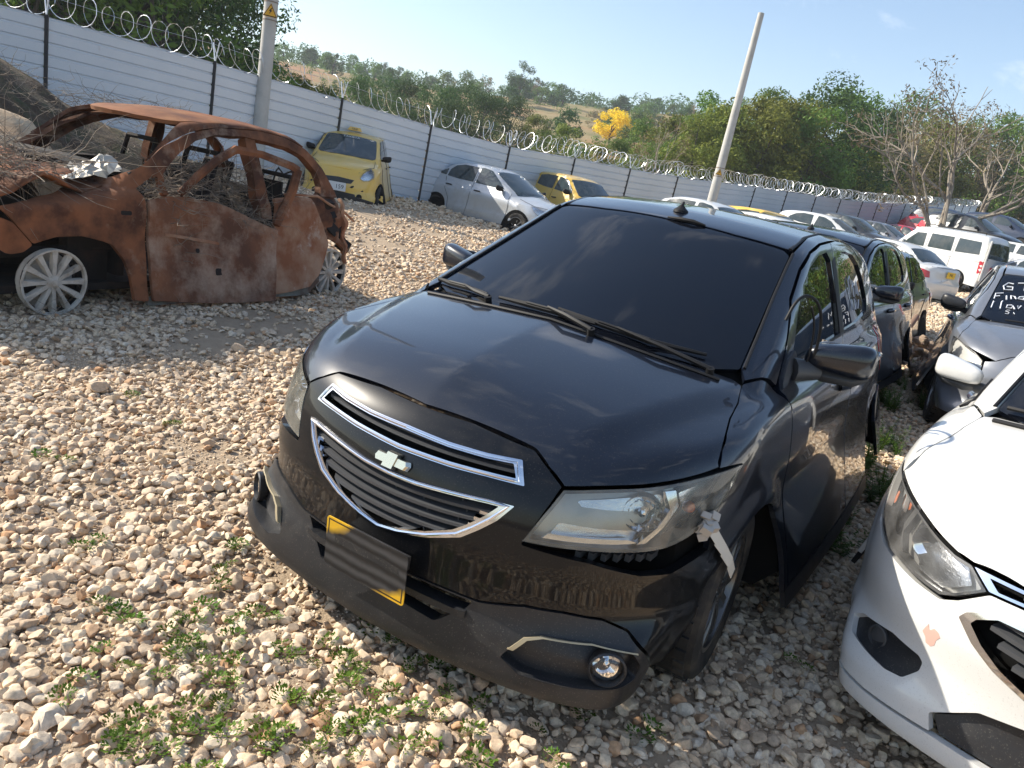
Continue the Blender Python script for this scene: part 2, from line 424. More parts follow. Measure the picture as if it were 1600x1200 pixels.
# ---------------------------------------------------------------- materials
def mat(name, col=(.5, .5, .5), rough=.5, metal=0., coat=0., spec=.5, noise=None, bump=None, dirt_or_sky_tint=None, trans=0., coat_r=.03, alpha=1., emis=None, sheen=0.):
    """noise=(scale, colour2, lo, hi); dirt=(scale, colour, rough, lo, hi); bump=(scale, strength, distance)"""
    m = bpy.data.materials.new(name); m.use_nodes = True; nt = m.node_tree; N = nt.nodes; L = nt.links
    b = N['Principled BSDF']
    b.inputs['Base Color'].default_value = (*col, 1); b.inputs['Roughness'].default_value = rough; b.inputs['Metallic'].default_value = metal
    b.inputs['Coat Weight'].default_value = coat; b.inputs['Coat Roughness'].default_value = coat_r
    b.inputs['Specular IOR Level'].default_value = spec; b.inputs['Transmission Weight'].default_value = trans; b.inputs['Alpha'].default_value = alpha
    tc = N.new('ShaderNodeTexCoord')
    def nz(scale, det=6, rough_=.6):
        n = N.new('ShaderNodeTexNoise'); n.inputs['Scale'].default_value = scale; n.inputs['Detail'].default_value = det; n.inputs['Roughness'].default_value = rough_
        L.new(tc.outputs['Object'], n.inputs['Vector']); return n
    def mr(src, lo, hi, a=0., c=1.):
        r = N.new('ShaderNodeMapRange'); r.inputs['From Min'].default_value = lo; r.inputs['From Max'].default_value = hi; r.inputs['To Min'].default_value = a; r.inputs['To Max'].default_value = c
        L.new(src, r.inputs['Value']); return r.outputs['Result']
    last = None
    if noise:
        n = nz(noise[0]); f = mr(n.outputs['Fac'], noise[2], noise[3])
        mx = N.new('ShaderNodeMix'); mx.data_type = 'RGBA'; L.new(f, mx.inputs['Factor']); mx.inputs['A'].default_value = (*col, 1); mx.inputs['B'].default_value = (*noise[1], 1)
        last = mx.outputs['Result']; L.new(last, b.inputs['Base Color'])
    if dirt_or_sky_tint:
        n = nz(dirt_or_sky_tint[0], 8, .7); f = mr(n.outputs['Fac'], dirt_or_sky_tint[3], dirt_or_sky_tint[4])
        mx = N.new('ShaderNodeMix'); mx.data_type = 'RGBA'; L.new(f, mx.inputs['Factor'])
        if last: L.new(last, mx.inputs['A'])
        else: mx.inputs['A'].default_value = (*col, 1)
        mx.inputs['B'].default_value = (*dirt_or_sky_tint[1], 1); L.new(mx.outputs['Result'], b.inputs['Base Color'])
        r = mr(n.outputs['Fac'], dirt_or_sky_tint[3], dirt_or_sky_tint[4], rough, dirt_or_sky_tint[2]); L.new(r, b.inputs['Roughness'])
        if coat: L.new(mr(n.outputs['Fac'], dirt_or_sky_tint[3], dirt_or_sky_tint[4], coat, coat*.5), b.inputs['Coat Weight'])
    if bump:
        n = nz(bump[0], 8, .65); bp = N.new('ShaderNodeBump'); bp.inputs['Strength'].default_value = bump[1]; bp.inputs['Distance'].default_value = bump[2]
        L.new(n.outputs['Fac'], bp.inputs['Height']); L.new(bp.outputs['Normal'], b.inputs['Normal'])
    if emis: b.inputs['Emission Color'].default_value = (*emis[0], 1); b.inputs['Emission Strength'].default_value = emis[1]
    return m
def add_specks(m, col=(.20, .18, .15), amount=.35, scale=160, lo=.64, hi=.70):
    nt = m.node_tree; N = nt.nodes; L = nt.links; b = N['Principled BSDF']; src = b.inputs['Base Color'].links[0].from_socket if b.inputs['Base Color'].links else None
    tc = N.new('ShaderNodeTexCoord'); n = N.new('ShaderNodeTexNoise'); n.inputs['Scale'].default_value = scale; n.inputs['Detail'].default_value = 1; L.new(tc.outputs['Object'], n.inputs['Vector'])
    r = N.new('ShaderNodeMapRange'); r.inputs['From Min'].default_value = lo; r.inputs['From Max'].default_value = hi; r.inputs['To Max'].default_value = amount; L.new(n.outputs['Fac'], r.inputs['Value'])
    x = N.new('ShaderNodeMix'); x.data_type = 'RGBA'; L.new(r.outputs['Result'], x.inputs['Factor'])
    if src: L.new(src, x.inputs['A'])
    else: x.inputs['A'].default_value = b.inputs['Base Color'].default_value
    x.inputs['B'].default_value = (*col, 1); L.new(x.outputs['Result'], b.inputs['Base Color'])
    if b.inputs['Coat Weight'].default_value > 0:
        c = N.new('ShaderNodeMapRange'); c.inputs['From Min'].default_value = lo; c.inputs['From Max'].default_value = hi; c.inputs['To Min'].default_value = b.inputs['Coat Weight'].default_value; c.inputs['To Max'].default_value = b.inputs['Coat Weight'].default_value*.4; L.new(n.outputs['Fac'], c.inputs['Value']); L.new(c.outputs['Result'], b.inputs['Coat Weight'])
def lens_mat(name, tint=(.9, .9, .85), haze=.12, hazecol=(.55, .50, .38)):
    m = bpy.data.materials.new(name); m.use_nodes = True; nt = m.node_tree; N = nt.nodes; L = nt.links; N.remove(N['Principled BSDF']); out = N['Material Output']
    t = N.new('ShaderNodeBsdfTransparent'); t.inputs['Color'].default_value = (*tint, 1)
    g = N.new('ShaderNodeBsdfGlossy'); g.inputs['Roughness'].default_value = .05
    d = N.new('ShaderNodeBsdfDiffuse'); d.inputs['Color'].default_value = (*hazecol, 1)
    fr = N.new('ShaderNodeFresnel'); fr.inputs['IOR'].default_value = 1.5
    tc = N.new('ShaderNodeTexCoord'); n = N.new('ShaderNodeTexNoise'); n.inputs['Scale'].default_value = 14; n.inputs['Detail'].default_value = 6; L.new(tc.outputs['Object'], n.inputs['Vector'])
    r = N.new('ShaderNodeMapRange'); r.inputs['From Min'].default_value = .3; r.inputs['From Max'].default_value = .75; r.inputs['To Min'].default_value = haze*.4; r.inputs['To Max'].default_value = haze*1.7; L.new(n.outputs['Fac'], r.inputs['Value'])
    a = N.new('ShaderNodeMixShader'); L.new(r.outputs['Result'], a.inputs[0]); L.new(t.outputs[0], a.inputs[1]); L.new(d.outputs[0], a.inputs[2])
    b = N.new('ShaderNodeMixShader'); L.new(fr.outputs[0], b.inputs[0]); L.new(a.outputs[0], b.inputs[1]); L.new(g.outputs[0], b.inputs[2])
    L.new(b.outputs[0], out.inputs['Surface']); return m
# ---------------------------------------------------------------- car materials
M_ = {}
M_['black'] = mat('black_paint', (.004, .0055, .010), .3, coat=1., coat_r=.03, dirt_or_sky_tint=(2.2, (.0045, .0085, .020), .34, .30, .85), spec=.25)  # thin dust tinted blue: sky reflection painted into its colour
M_['black_b'] = mat('black_bumper_paint', (.004, .005, .007), .3, coat=.55, coat_r=.04, spec=.1, dirt_or_sky_tint=(3.5, (.03, .026, .022), .5, .55, .95))
M_['core'] = mat('dark_underbody', (.006, .006, .006), .9, spec=.1)
M_['matte'] = mat('matte_black_plastic', (.016, .017, .020), .42, bump=(260, .15, .002), dirt_or_sky_tint=(5, (.055, .05, .045), .75, .48, .9))
M_['gplastic'] = mat('grey_black_plastic', (.05, .052, .056), .5, bump=(220, .15, .002))
M_['chrome'] = mat('chrome', (.72, .74, .78), .10, 1.)
M_['glass_dark'] = mat('tinted_glass', (.002, .003, .006), .025, coat=0, spec=.42, dirt_or_sky_tint=(2.6, (.006, .006, .007), .08, .45, .9))
M_['glass_side'] = mat('tinted_side_glass', (.003, .004, .005), .015, spec=.9)
M_['glass_car'] = mat('car_glass', (.03, .045, .048), .04, spec=.8, dirt_or_sky_tint=(3, (.12, .12, .11), .25, .45, .9))
M_['seal'] = mat('rubber_seal', (.008, .008, .009), .6, spec=.3)
M_['tyre'] = mat('tyre_rubber', (.014, .014, .014), .8, bump=(120, .2, .003), dirt_or_sky_tint=(7, (.12, .10, .075), .9, .45, .8))
M_['rim'] = mat('alloy_rim', (.30, .31, .33), .32, .85)
M_['rim_dark'] = mat('dark_alloy_rim', (.035, .036, .04), .35, .6)
M_['reflector'] = mat('lamp_reflector', (.85, .86, .88), .07, 1.)
M_['reflector_r'] = mat('lamp_fluted_reflector', (.66, .68, .70), .22, 1., bump=(60, .3, .004))
M_['lamp_house'] = mat('lamp_housing', (.06, .06, .06), .4); M_['lamp_inner'] = mat('lamp_inner_shell', (.42, .42, .40), .3, .6)
M_['lens'] = lens_mat('headlight_lens', (.97, .97, .94), .16, (.62, .60, .52))
M_['lens_clear'] = lens_mat('clear_lens', (.9, .9, .9), .08, (.6, .6, .6))
M_['amber'] = mat('amber_lens', (.75, .16, .02), .2, coat=1.)
M_['red_lens'] = mat('red_tail_lens', (.45, .01, .012), .15, coat=1.)
M_['white'] = mat('white_paint', (.64, .64, .62), .28, coat=.8, dirt_or_sky_tint=(2.4, (.55, .50, .42), .5, .55, .95))
M_['silver'] = mat('silver_paint', (.52, .54, .56), .32, .35, coat=.7, dirt_or_sky_tint=(2., (.36, .33, .28), .6, .5, .9))
M_['grey'] = mat('grey_metallic_paint', (.21, .22, .24), .3, .5, coat=.9, dirt_or_sky_tint=(3, (.16, .15, .14), .5, .5, .95))
M_['greydk'] = mat('dark_grey_paint', (.035, .038, .042), .3, .3, coat=.9, dirt_or_sky_tint=(3, (.09, .085, .075), .5, .5, .95))
M_['yellow'] = mat('yellow_taxi_paint', (.74, .47, .075), .34, coat=.6, dirt_or_sky_tint=(2.5, (.62, .47, .22), .6, .5, .95))
M_['red'] = mat('red_paint', (.42, .012, .02), .3, coat=.8)
M_['navy'] = mat('navy_paint', (.02, .03, .06), .3, coat=.8)
for k_, a_ in (('black', .10), ('black_b', .10), ('white', .22), ('silver', .4), ('grey', .3), ('yellow', .4), ('matte', .25)): add_specks(M_[k_], amount=a_, scale=230)
add_specks(M_['glass_dark'], (.10, .10, .10), .05, scale=260)
M_['lamp_pale'] = mat('pale_lamp_interior', (.66, .66, .63), .35, .2, bump=(50, .4, .004))
M_['rim_mid'] = mat('grey_alloy_rim', (.15, .145, .14), .3, .8)
def wheel(parent, B, ya, side, x_out, r=.30, rim=.2, w=.19, spokes=10, rim_mat='rim', steer=0., style='y', zc=None, tyre=True, x=None, tilt=0):
    zc = r if zc is None else zc
    m = MB()
    prof = [(rim, -.0), (rim+.012, .004), (r-.035, .012), (r-.010, .0), (r-.002, -.02), (r, -.05), (r, -w+.05), (r-.002, -w+.02), (r-.010, -w), (rim, -w+.01)]
    m.lathe(prof, 40)
    # tread blocks
    if tyre:
        for k in range(36):
            a = 2*math.pi*k/36
            for xx in (-.035, -w+.035):
                m.box((xx, r*math.cos(a)*1.003, r*math.sin(a)*1.003), (.035, .035, .012), rot=[[1, 0, 0], [0, -math.sin(a), math.cos(a)], [0, math.cos(a), math.sin(a)]])
        t = m.build('wheel', M_['tyre'], parent)
    else:
        t = MB().lathe([(rim*.9, -w), (rim*.93, -.02), (rim*.9, -.02), (rim*.87, -w)], 32, closed=True).build('wheel', M_['rim_dark'], parent)
    t.location = (x_out*side if x is None else x, ya, zc); t.rotation_euler = (tilt, 0, steer+(0 if side > 0 else math.pi))
    q = MB()
    q.lathe([(rim+.004, -.002), (rim+.002, .004), (rim-.012, .002), (rim-.02, -.03), (rim-.025, -w+.02), (rim, -w+.01)], 40)
    q.lathe([(.0, -.055), (.06, -.05), (rim*.55, -.12), (rim-.03, -.12)], 24)
    for k in range(spokes):
        a = 2*math.pi*k/spokes; c, s = math.cos(a), math.sin(a)
        def P(rr, tt, h): return (h, rr*c-tt*s, rr*s+tt*c)
        w0, w1 = (.013, .020) if spokes > 7 else (.028, .036)
        r0, r1 = .035, rim-.010
        V = [P(r0, -w0, -.012), P(r0, w0, -.012), P(r1, w1, -.006), P(r1, -w1, -.006), P(r0, -w0*1.3, -.045), P(r0, w0*1.3, -.045), P(r1, w1*1.2, -.03), P(r1, -w1*1.2, -.03),
             P((r0+r1)/2, -w0*.9, -.004), P((r0+r1)/2, w0*.9, -.004)]
        q.add(V, [(0, 1, 9, 8), (8, 9, 2, 3), (0, 8, 3, 7, 4), (1, 5, 6, 2, 9), (4, 7, 6, 5), (2, 6, 7, 3)])
    q.lathe([(0, .0), (.022, -.001), (.030, -.008), (.052, -.012), (.058, -.04)], 20)
    for k in range(5):
        a = 2*math.pi*(k+.5)/5; q.lathe([(0, -.006), (.008, -.006), (.008, -.02)], 8, c=(0, .042*math.cos(a), .042*math.sin(a)))
    o = q.build('rim', M_[rim_mat], t)
    return t
def mirror_part(root, x, y, z, side, paint, base=None, s=1.0, arm=True, flatz=1.):
    """door mirror: a rounded housing on an arm"""
    V = []; n, m = 20, 14
    for i in range(m+1):
        ph = -math.pi/2+math.pi*i/m
        for k in range(n):
            a = 2*math.pi*k/n
            cx, cy, cz = math.cos(ph)*math.cos(a), math.cos(ph)*math.sin(a), math.sin(ph)
            e = .50
            sx = math.copysign(abs(cx)**e, cx); sy = math.copysign(abs(cy)**.7, cy); sz = math.copysign(abs(cz)**.58, cz)
            # inboard end is lower and thinner, front face swept back towards the tip
            f = .80+.20*sx
            X = sx*.108*s; Y = sy*.058*s*(1 if sy < 0 else .55)+sx*.020*s; Z = sz*.072*s*f*flatz*(1 if sz > 0 else .8)+sx*.006
            V.append((x+side*X, y+Y, z+Z))
    F = [(i*n+k, i*n+(k+1) % n, (i+1)*n+(k+1) % n, (i+1)*n+k) for i in range(m) for k in range(n)]
    if side < 0: F = [f[::-1] for f in F]
    h = mesh_obj('mirror_housing', V, F, paint, root)
    base = base or M_['gplastic']
    b = MB()
    # lower cover
    b.tube([(x-side*.098*s, y+.0, z-.050*s), (x-side*.04*s, y, z-.060*s), (x+side*.05*s, y+.01, z-.055*s), (x+side*.094*s, y+.02, z-.036*s)], [.024*s, .030*s, .028*s, .014*s], 10, flat=.8)
    if arm: b.tube([(x-side*.19*s, y-.03, z-.052*s), (x-side*.09*s, y-.005, z-.052*s)], [.030*s, .026*s], 10)
    b.build('mirror_base', base, root)
    g = MB(); g.box((x+side*.004, y+.034*s, z+.002), (.165*s, .006, .098*s)); g.build('mirror_glass', M_['chrome'], h)
    return h
def cast1(B, pts, mode, side=1, which='all'):
    o, d = proj_rays(mode, pts, side); H, ok = B.cast(o, d, which); return H
def via(B, pts, m0, m1):
    """outline points given in one drawing -> the same surface points in another drawing"""
    return [tuple(p) for p in unproj(m1, cast1(B, pts, m0))]
def arc(cy, cz, r, a0, a1, n=12):
    return [(cy+r*math.cos(R(a0+(a1-a0)*i/n)), cz+r*math.sin(R(a0+(a1-a0)*i/n))) for i in range(n+1)]
C9 = ('cyl', .9); SIDE = ('side',); TOP = ('top',); DG = ('diag', 40)
HOOD_FRONT = [(0, .801), (13, .803), (26.4, .787), (29.5, .755), (32.2, .724)]
def chaik(P, k=2):
    P = [np.array(p, float) for p in P]
    for _ in range(k):
        Q = [P[0]]
        for a, b in zip(P[:-1], P[1:]): Q += [a*.75+b*.25, a*.25+b*.75]
        P = Q+[P[-1]]
    return [tuple(p) for p in P]
LAMP_TOP = chaik([(32.4, .719), (40.0, .743), (47.3, .757), (57.5, .781), (62.7, .797)])
HOOD_SIDE = [(.752, .511), (.744, .542), (.725, .616), (.703, .707), (.688, .82), (.660, .93)]
def hatch_common(root, B, paint, side_glass, grid=.035, detail=True, ws_glass=None, doors=True, rim_mat='rim_mid', hood_front=None, lamp_tip=((62.7, .797), (70.3, .801))):
    P = lambda n, mode, out, m, **k: panel(n, B, mode, out, m, root, grid=k.pop('grid', grid), **k)
    loft('inner_shell', B, M_['core'], root, off=-.045, ny=80, nphi=48, y0=.42)
    # hood
    hf = unproj(TOP, cast1(B, hood_front or (HOOD_FRONT+LAMP_TOP), C9))
    half = [tuple(p) for p in hf]+HOOD_SIDE+[(.62, .945), (.3, .84), (0, .80)]
    P('hood', TOP, sym(half), paint, which='low', grid=.025, depth=.02, gap=.0025)
    lampD = [tuple(p) for p in unproj(DG, cast1(B, list(lamp_tip), C9))]
    hsD = via(B, HOOD_SIDE, TOP, DG)
    for sd in (1, -1):
        # fender
        front = [tuple(p) for p in unproj(DG, cast1(B, [(.56, .745), (.50, .68), (.483, .63), (.49, .58), (.495, .47)], SIDE))]
        ar = via(B, arc(.83, .30, .320, 148, -12, 18), SIDE, DG)
        door = via(B, [(1.19, .24), (1.19, .36), (1.14, .58), (1.105, .80), (1.11, .90)], SIDE, DG)
        pil = via(B, [(.725, 1.06), (.70, 1.0)], TOP, DG)
        P('fender', DG, lampD+front[0:]+ar+door+pil+hsD[::-1][:-1], paint, side=sd, grid=.028, rnd=.006)
        if not doors: continue
        # front and rear door skins with window openings
        fg = [(1.34, 1.04), (1.45, 1.15), (1.574, 1.248), (1.747, 1.323), (1.925, 1.367), (2.10, 1.383), (2.165, 1.35), (2.196, 1.172), (2.19, 1.045), (1.7, 1.025), (1.34, 1.0)]
        rg = [(2.29, 1.05), (2.31, 1.25), (2.35, 1.385), (2.598, 1.392), (2.82, 1.38), (2.994, 1.333), (3.13, 1.25), (3.20, 1.15), (3.14, 1.09), (2.7, 1.06)]
        P('front_door', SIDE, [(1.196, .25), (1.195, .36), (1.145, .58), (1.11, .80), (1.12, .93), (1.22, 1.03), (1.436, 1.205), (1.634, 1.31), (1.809, 1.374), (2.021, 1.41), (2.235, 1.425), (2.25, 1.05), (2.245, .25)], paint, side=sd, holes=[fg], depth=.025)
        P('rear_door', SIDE, [(2.25, .25), (2.255, 1.05), (2.24, 1.425), (2.4, 1.435), (2.635, 1.434), (2.85, 1.415), (3.11, 1.34), (3.29, 1.22), (3.33, 1.10), (3.22, .90), (3.10, .66), (2.98, .50), (2.93, .25)], paint, side=sd, holes=[rg], depth=.025)
        inset_g = lambda L: [tuple(p) for p in inset(np.array(L), -.012 if area(np.array(L)) > 0 else -.012)]
        P('side_window', SIDE, inset_g(fg), side_glass, side=sd, off=-.012, grid=.06, rnd=.0)
        P('side_window', SIDE, inset_g(rg), side_glass, side=sd, off=-.012, grid=.06, rnd=.0)
        P('pillar_trim', SIDE, [(2.185, 1.04), (2.19, 1.35), (2.28, 1.37), (2.275, 1.05)], M_['seal'], side=sd, off=.002, grid=.05, depth=.006)
        # waist seal along both windows
        P('waist_seal', SIDE, [(1.34, .995), (1.7, 1.012), (2.19, 1.03), (2.19, 1.045), (1.7, 1.027), (1.34, 1.010)], M_['seal'], side=sd, off=.004, grid=.05, depth=.02, rnd=.002)
        # pillar and cant rail
        so = via(B, [(1.11, .945), (1.22, 1.035), (1.436, 1.21), (1.634, 1.315), (1.809, 1.379), (2.021, 1.415), (2.24, 1.43), (2.635, 1.439), (2.85, 1.42), (3.11, 1.345), (3.30, 1.225), (3.36, 1.16)], SIDE, ('diag', 60))
        ti = via(B, [(.66, .945), (.628, .985), (.535, 1.69), (.512, 2.0), (.49, 2.6), (.485, 3.1), (.49, 3.45)], TOP, ('diag', 60))
        P('roof_rail', ('diag', 60), so+ti[::-1], paint, side=sd, grid=.03, which='all', depth=.02)
        # rear quarter
        P('quarter_panel', SIDE, [(3.34, 1.10), (3.30, 1.22), (3.12, 1.34), (3.30, 1.36), (3.50, 1.30), (3.74, 1.02), (3.84, .60), (3.84, .30), (3.70, .28)]+arc(3.36, .30, .335, 0, 158, 12)+[(2.985, .50), (3.105, .66), (3.225, .90)], paint, side=sd, depth=.02)
        P('sill', SIDE, [(1.17, .17), (1.16, .238), (3.0, .238), (3.0, .17)], M_['matte'], side=sd, off=-.004, grid=.08)
        P('tail_lamp', ('cylr', 3.0), [(42, .72), (44, .98), (62, 1.0), (72, .92), (60, .74)], M_['red_lens'], side=sd, off=.004, grid=.05)
        if detail:
            for yy, zz in ((2.10, .86), (3.05, .88)):
                a = cast1(B, [(yy-.16, zz-.01), (yy-.11, zz), (yy, zz+.004), (yy+.04, zz)], SIDE, sd)
                q = MB().tube([a[0]+[sd*.004, 0, 0], a[1]+[sd*.034, 0, 0], a[2]+[sd*.034, 0, 0], a[3]+[sd*.004, 0, 0]], .012, 8, flat=1.3); q.build('door_handle', paint, root)
    # windscreen, roof, tailgate
    wsb = [(0, .80), (.3, .815), (.55, .885), (.64, .965)]
    P('windshield', TOP, sym([(0, .80), (.3, .835), (.55, .91), (.632, .975), (.60, 1.2), (.565, 1.45), (.535, 1.675), (.50, 1.70), (.3, 1.668), (0, 1.655)][::-1]), ws_glass or M_['glass_dark'], which='all', off=-.002, grid=.03, rnd=.012, gap=.004)
    P('roof', TOP, sym([(0, 1.66), (.3, 1.675), (.50, 1.712), (.525, 1.72), (.508, 2.0), (.486, 2.6), (.48, 3.1), (.485, 3.44), (.3, 3.50), (0, 3.515)]), paint, grid=.03)
    P('rear_window', ('back', B.L), sym([(0, 1.02), (.5, 1.04), (.52, 1.10), (.44, 1.33), (0, 1.35)]), M_['glass_dark'], off=.002, grid=.06)
    P('tailgate', ('back', B.L), sym([(0, .50), (.55, .50), (.60, .75), (.58, 1.0), (.5, 1.02), (0, 1.0)]), paint, grid=.05)
    P('rear_bumper', ('cylr', 3.0), sym([(0, .20), (60, .22), (66, .45), (60, .66), (40, .55), (0, .49)]), paint, grid=.05, off=.01)
    for i, ya in enumerate((.83, 3.36)):
        for sd in (1, -1): wheel(root, B, ya, sd, .800 if i == 0 else .79, rim_mat=rim_mat, steer=R(3) if i == 0 else 0)
# ---------------------------------------------------------------- the black hatchback in front
B1 = hatch_body()
def ring_panel(name, B, mode, outer, inner, m, parent, off, depth, grid=.02, rnd=.004): 
    return panel(name, B, mode, outer, m, parent, holes=[inner], off=off, depth=depth, grid=grid, rnd=rnd, gap=0, edge=.0025)
def strip(B, pts, w, side=1):
    """a ribbon following points (theta, z): outline of width w above the line"""
    a = [(p[0], p[1]) for p in pts]; b = [(p[0], p[1]+w) for p in pts][::-1]
    return a+b
def vslat(B, pts, zoff, thick, depth, out, name, m, parent, lean=.0):
    """a bar that follows the nose: pts = [(theta, z)...], box section"""
    H = cast1(B, [(p[0], p[1]) for p in pts], C9)
    V = []; F = []
    for i, h in enumerate(H):
        r = np.array([math.sin(R(pts[i][0])), -math.cos(R(pts[i][0])), 0])
        base = h+r*out
        V += [base+[0, 0, thick/2], base-[0, 0, thick/2], base-r*depth+[0, 0, -thick/2+lean], base-r*depth+[0, 0, thick/2+lean]]
    n = len(H)
    for i in range(n-1):
        for k in range(4): F.append((i*4+k, i*4+(k+1) % 4, (i+1)*4+(k+1) % 4, (i+1)*4+k))
    F += [(3, 2, 1, 0), tuple((n-1)*4+k for k in range(4))]
    return mesh_obj(name, V, F, m, parent, False)
def bowtie(parent, c, ux, uy, uz, w, h, d, m):
    """the silver cross emblem: slanted bar with a taller centre block"""
    q = MB()
    bar = [(-.5*w, -.05*h), (-.40*w, .26*h), (.5*w, .26*h), (.5*w, .05*h), (.40*w, -.26*h), (-.5*w, -.26*h)]
    bar = [(-.46*w, -.27*h), (-.5*w, -.02*h), (-.44*w, .27*h), (.46*w, .27*h), (.5*w, .02*h), (.44*w, -.27*h)]
    blk = [(-.20*w, -.5*h), (-.13*w, .5*h), (.20*w, .5*h), (.13*w, -.5*h)]
    q.prism(bar, c, ux, uy, uz, d, .86); q.prism(blk, np.array(c)+np.array(uz)*.0005, ux, uy, uz, d*1.25, .86)
    return q.build('emblem', m, parent, smooth=False)
def headlight(root, B, outline_cyl, sd, lensm, recess=.055, grid=.03, bowl=(45, .665, .075), amber=None):
    H = [tuple(p) for p in outline_cyl]
    l = panel('headlight', B, C9, H, lensm, root, side=sd, off=.002, depth=.012, grid=.02, rnd=.006, edge=.004)
    rim = [tuple(p) for p in inset(np.array(H)*[.0148, 1], .010)/[.0148, 1]]
    panel('lamp_rim', B, C9, H, M_['lamp_house'], l, side=sd, holes=[rim], off=-.003, depth=.05, grid=.03, rnd=.006)
    panel('lamp_back', B, C9, H, M_['lamp_inner'], l, side=sd, off=-recess, depth=.01, grid=.03, gap=.004)
    return l
if True:
    hero = empty('parked_car', (0, 0, 0), 0, 'glossy black hatchback with chrome grille and smeared yellow plate, nearest car facing the camera', 'car')
    hatch_common(hero, B1, M_['black'], M_['glass_side'])
    fas_low = [(0, .352), (15, .354), (22, .355), (29.9, .385), (36.3, .392), (43.0, .386), (47.7, .360), (51.6, .30), (55.2, .225), (57.5, .17), (63.0, .17)]
    arch_e = [(64.5, .24), (64.5, .40), (66.5, .48), (69.5, .545), (67, .60)]
    under = [(61.6, .562), (54.1, .518), (47.8, .519), (38.5, .547), (27.3, .557)]
    inner = [(29.8, .646), (32.2, .722)]
    half = fas_low+arch_e+under+inner+[(29.5, .753), (26.4, .785), (13, .800), (0, .798)]
    ug = [(0, .746), (10, .744), (18, .748), (24.6, .756), (25.9, .700), (19, .696), (11.8, .689), (0, .684)]
    lgo = [(0, .6225), (6.2, .625), (13.2, .635), (20.2, .645), (25.0, .648), (22.6, .600), (19.9, .563), (17.0, .527), (11.0, .493), (4.6, .467), (0, .456)]
    panel('front_bumper', B1, C9, sym(half), M_['black_b'], hero, holes=[sym(ug), sym(lgo)], grid=.022, depth=.03, rnd=.006)
    # lower lip of matte plastic with the wide intake and the two lamp recesses
    lip = [(0, .165), (20, .168), (40, .168), (57, .17), (55.0, .225), (51.4, .30), (47.5, .358), (43.0, .384), (36.3, .390), (29.9, .383), (22, .353), (15, .352), (0, .350)]
    intake = [(0, .342), (13, .344), (21, .346), (19.5, .312), (14.5, .250), (7.5, .257), (0, .260)]
    fogh = [(27.5, .232), (28.8, .262), (31.0, .302), (33.8, .318), (41.6, .324), (49.0, .306), (51.0, .26), (50.5, .222), (38, .210), (31, .208)]
    foghm = [(-a, b) for a, b in fogh[::-1]]
    panel('lower_grille', B1, C9, sym(lip), M_['matte'], hero, holes=[sym(intake), fogh, foghm], off=.004, grid=.022, depth=.05, rnd=.008,
          disp=lambda H: .022*(1-sstep(.175, .235, H[:, 2]))*(1-sstep(.3, .45, H[:, 1]))-.012*sstep(.23, .30, H[:, 2])*(1-sstep(.33, .36, H[:, 2])))
    for zz, oo in ((.298, .0), (.330, -.03)):
        vslat(B1, [(t, zz+(.004 if abs(t) > 18 else 0)) for t in range(-20, 21, 2)], 0, .020 if oo == 0 else .008, .05, oo, 'slat', M_['matte'], hero)
    for sd in (1, -1):
        fb = panel('fog_lamp_bezel', B1, C9, fogh, M_['matte'], hero, side=sd, off=-.035, depth=.02, grid=.03, gap=-.004)
        panel('trim_strip', B1, C9, [(28.4, .262), (30.6, .304), (33.4, .321), (41.6, .328), (49.3, .310), (49.3, .303), (41.6, .320), (33.9, .313), (31.5, .298), (29.6, .262)], mat('brass_strip', (.42, .36, .24), .35, .3) if sd > 0 else bpy.data.materials['brass_strip'], hero, side=sd, off=.010, depth=.02, grid=.02, rnd=.001)
        c = cast1(B1, [(44.3, .268)], C9, sd)[0]; n = np.array([math.sin(R(30))*sd, -math.cos(R(30)), 0.02]); n /= np.linalg.norm(n)
        q = MB(); q.lathe([(.050, .0), (.052, .022), (.047, .026), (.044, .018), (.043, -.02)], 28, axis='z'); f = q.build('fog_lamp', M_['matte'], hero)
        f.location = Vector(c-n*.022); f.rotation_euler = Vector(n).to_track_quat('Z', 'Y').to_euler()
        q = MB(); q.lathe([(0, .020), (.020, .0185), (.036, .013), (.0435, .004)], 28, axis='z'); q.build('fog_lens', M_['lens_clear'], f)
        q = MB(); q.lathe([(0.008, -.02), (.022, -.012), (.036, -.002), (.042, .004)], 28, axis='z'); q.lathe([(0, -.002), (.009, -.006), (.009, -.02)], 12, axis='z'); q.build('fog_reflector', M_['reflector'], f)
        # headlamp
        HL = [(27.1, .565), (29.8, .646)]+chaik([(32.4, .716), (40.0, .740), (47.3, .754), (57.5, .778), (66, .795), (70.3, .801)])+chaik([(66.8, .745), (63.0, .68), (59.9, .649), (56.6, .618), (51.8, .592), (46.9, .584), (38.1, .577), (32.0, .569)])
        l = headlight(hero, B1, HL, sd, M_['lens'])
        ref1 = [(31.0, .590), (33.8, .655), (35.5, .700), (44, .722), (51.0, .735), (53.5, .690), (50.5, .640), (47.0, .600), (38, .592)]
        ref2 = [(54.5, .738), (60.5, .762), (65.5, .780), (63.5, .735), (60.0, .685), (55.5, .640), (51.5, .612), (53.5, .66), (55.5, .70)]
        panel('lamp_reflector', B1, C9, ref1, M_['reflector_r'], l, side=sd, off=-.040, depth=.002, grid=.02, disp=lambda H: .0025*np.sin(H[:, 0]*420)*(H[:, 2] > .685)-.02*(1-np.clip(np.abs(H[:, 2]-.655)/.06, 0, 1)**2))
        panel('side_reflector', B1, C9, ref2, M_['reflector'], l, side=sd, off=-.030, depth=.002, grid=.02)
        panel('lamp_divider', B1, C9, [(50.8, .745), (53.5, .748), (54.5, .70), (51.5, .640), (48.0, .594), (46.3, .598), (50.2, .645), (52.4, .695)], M_['chrome'], l, side=sd, off=-.018, depth=.02, grid=.02, rnd=.002)
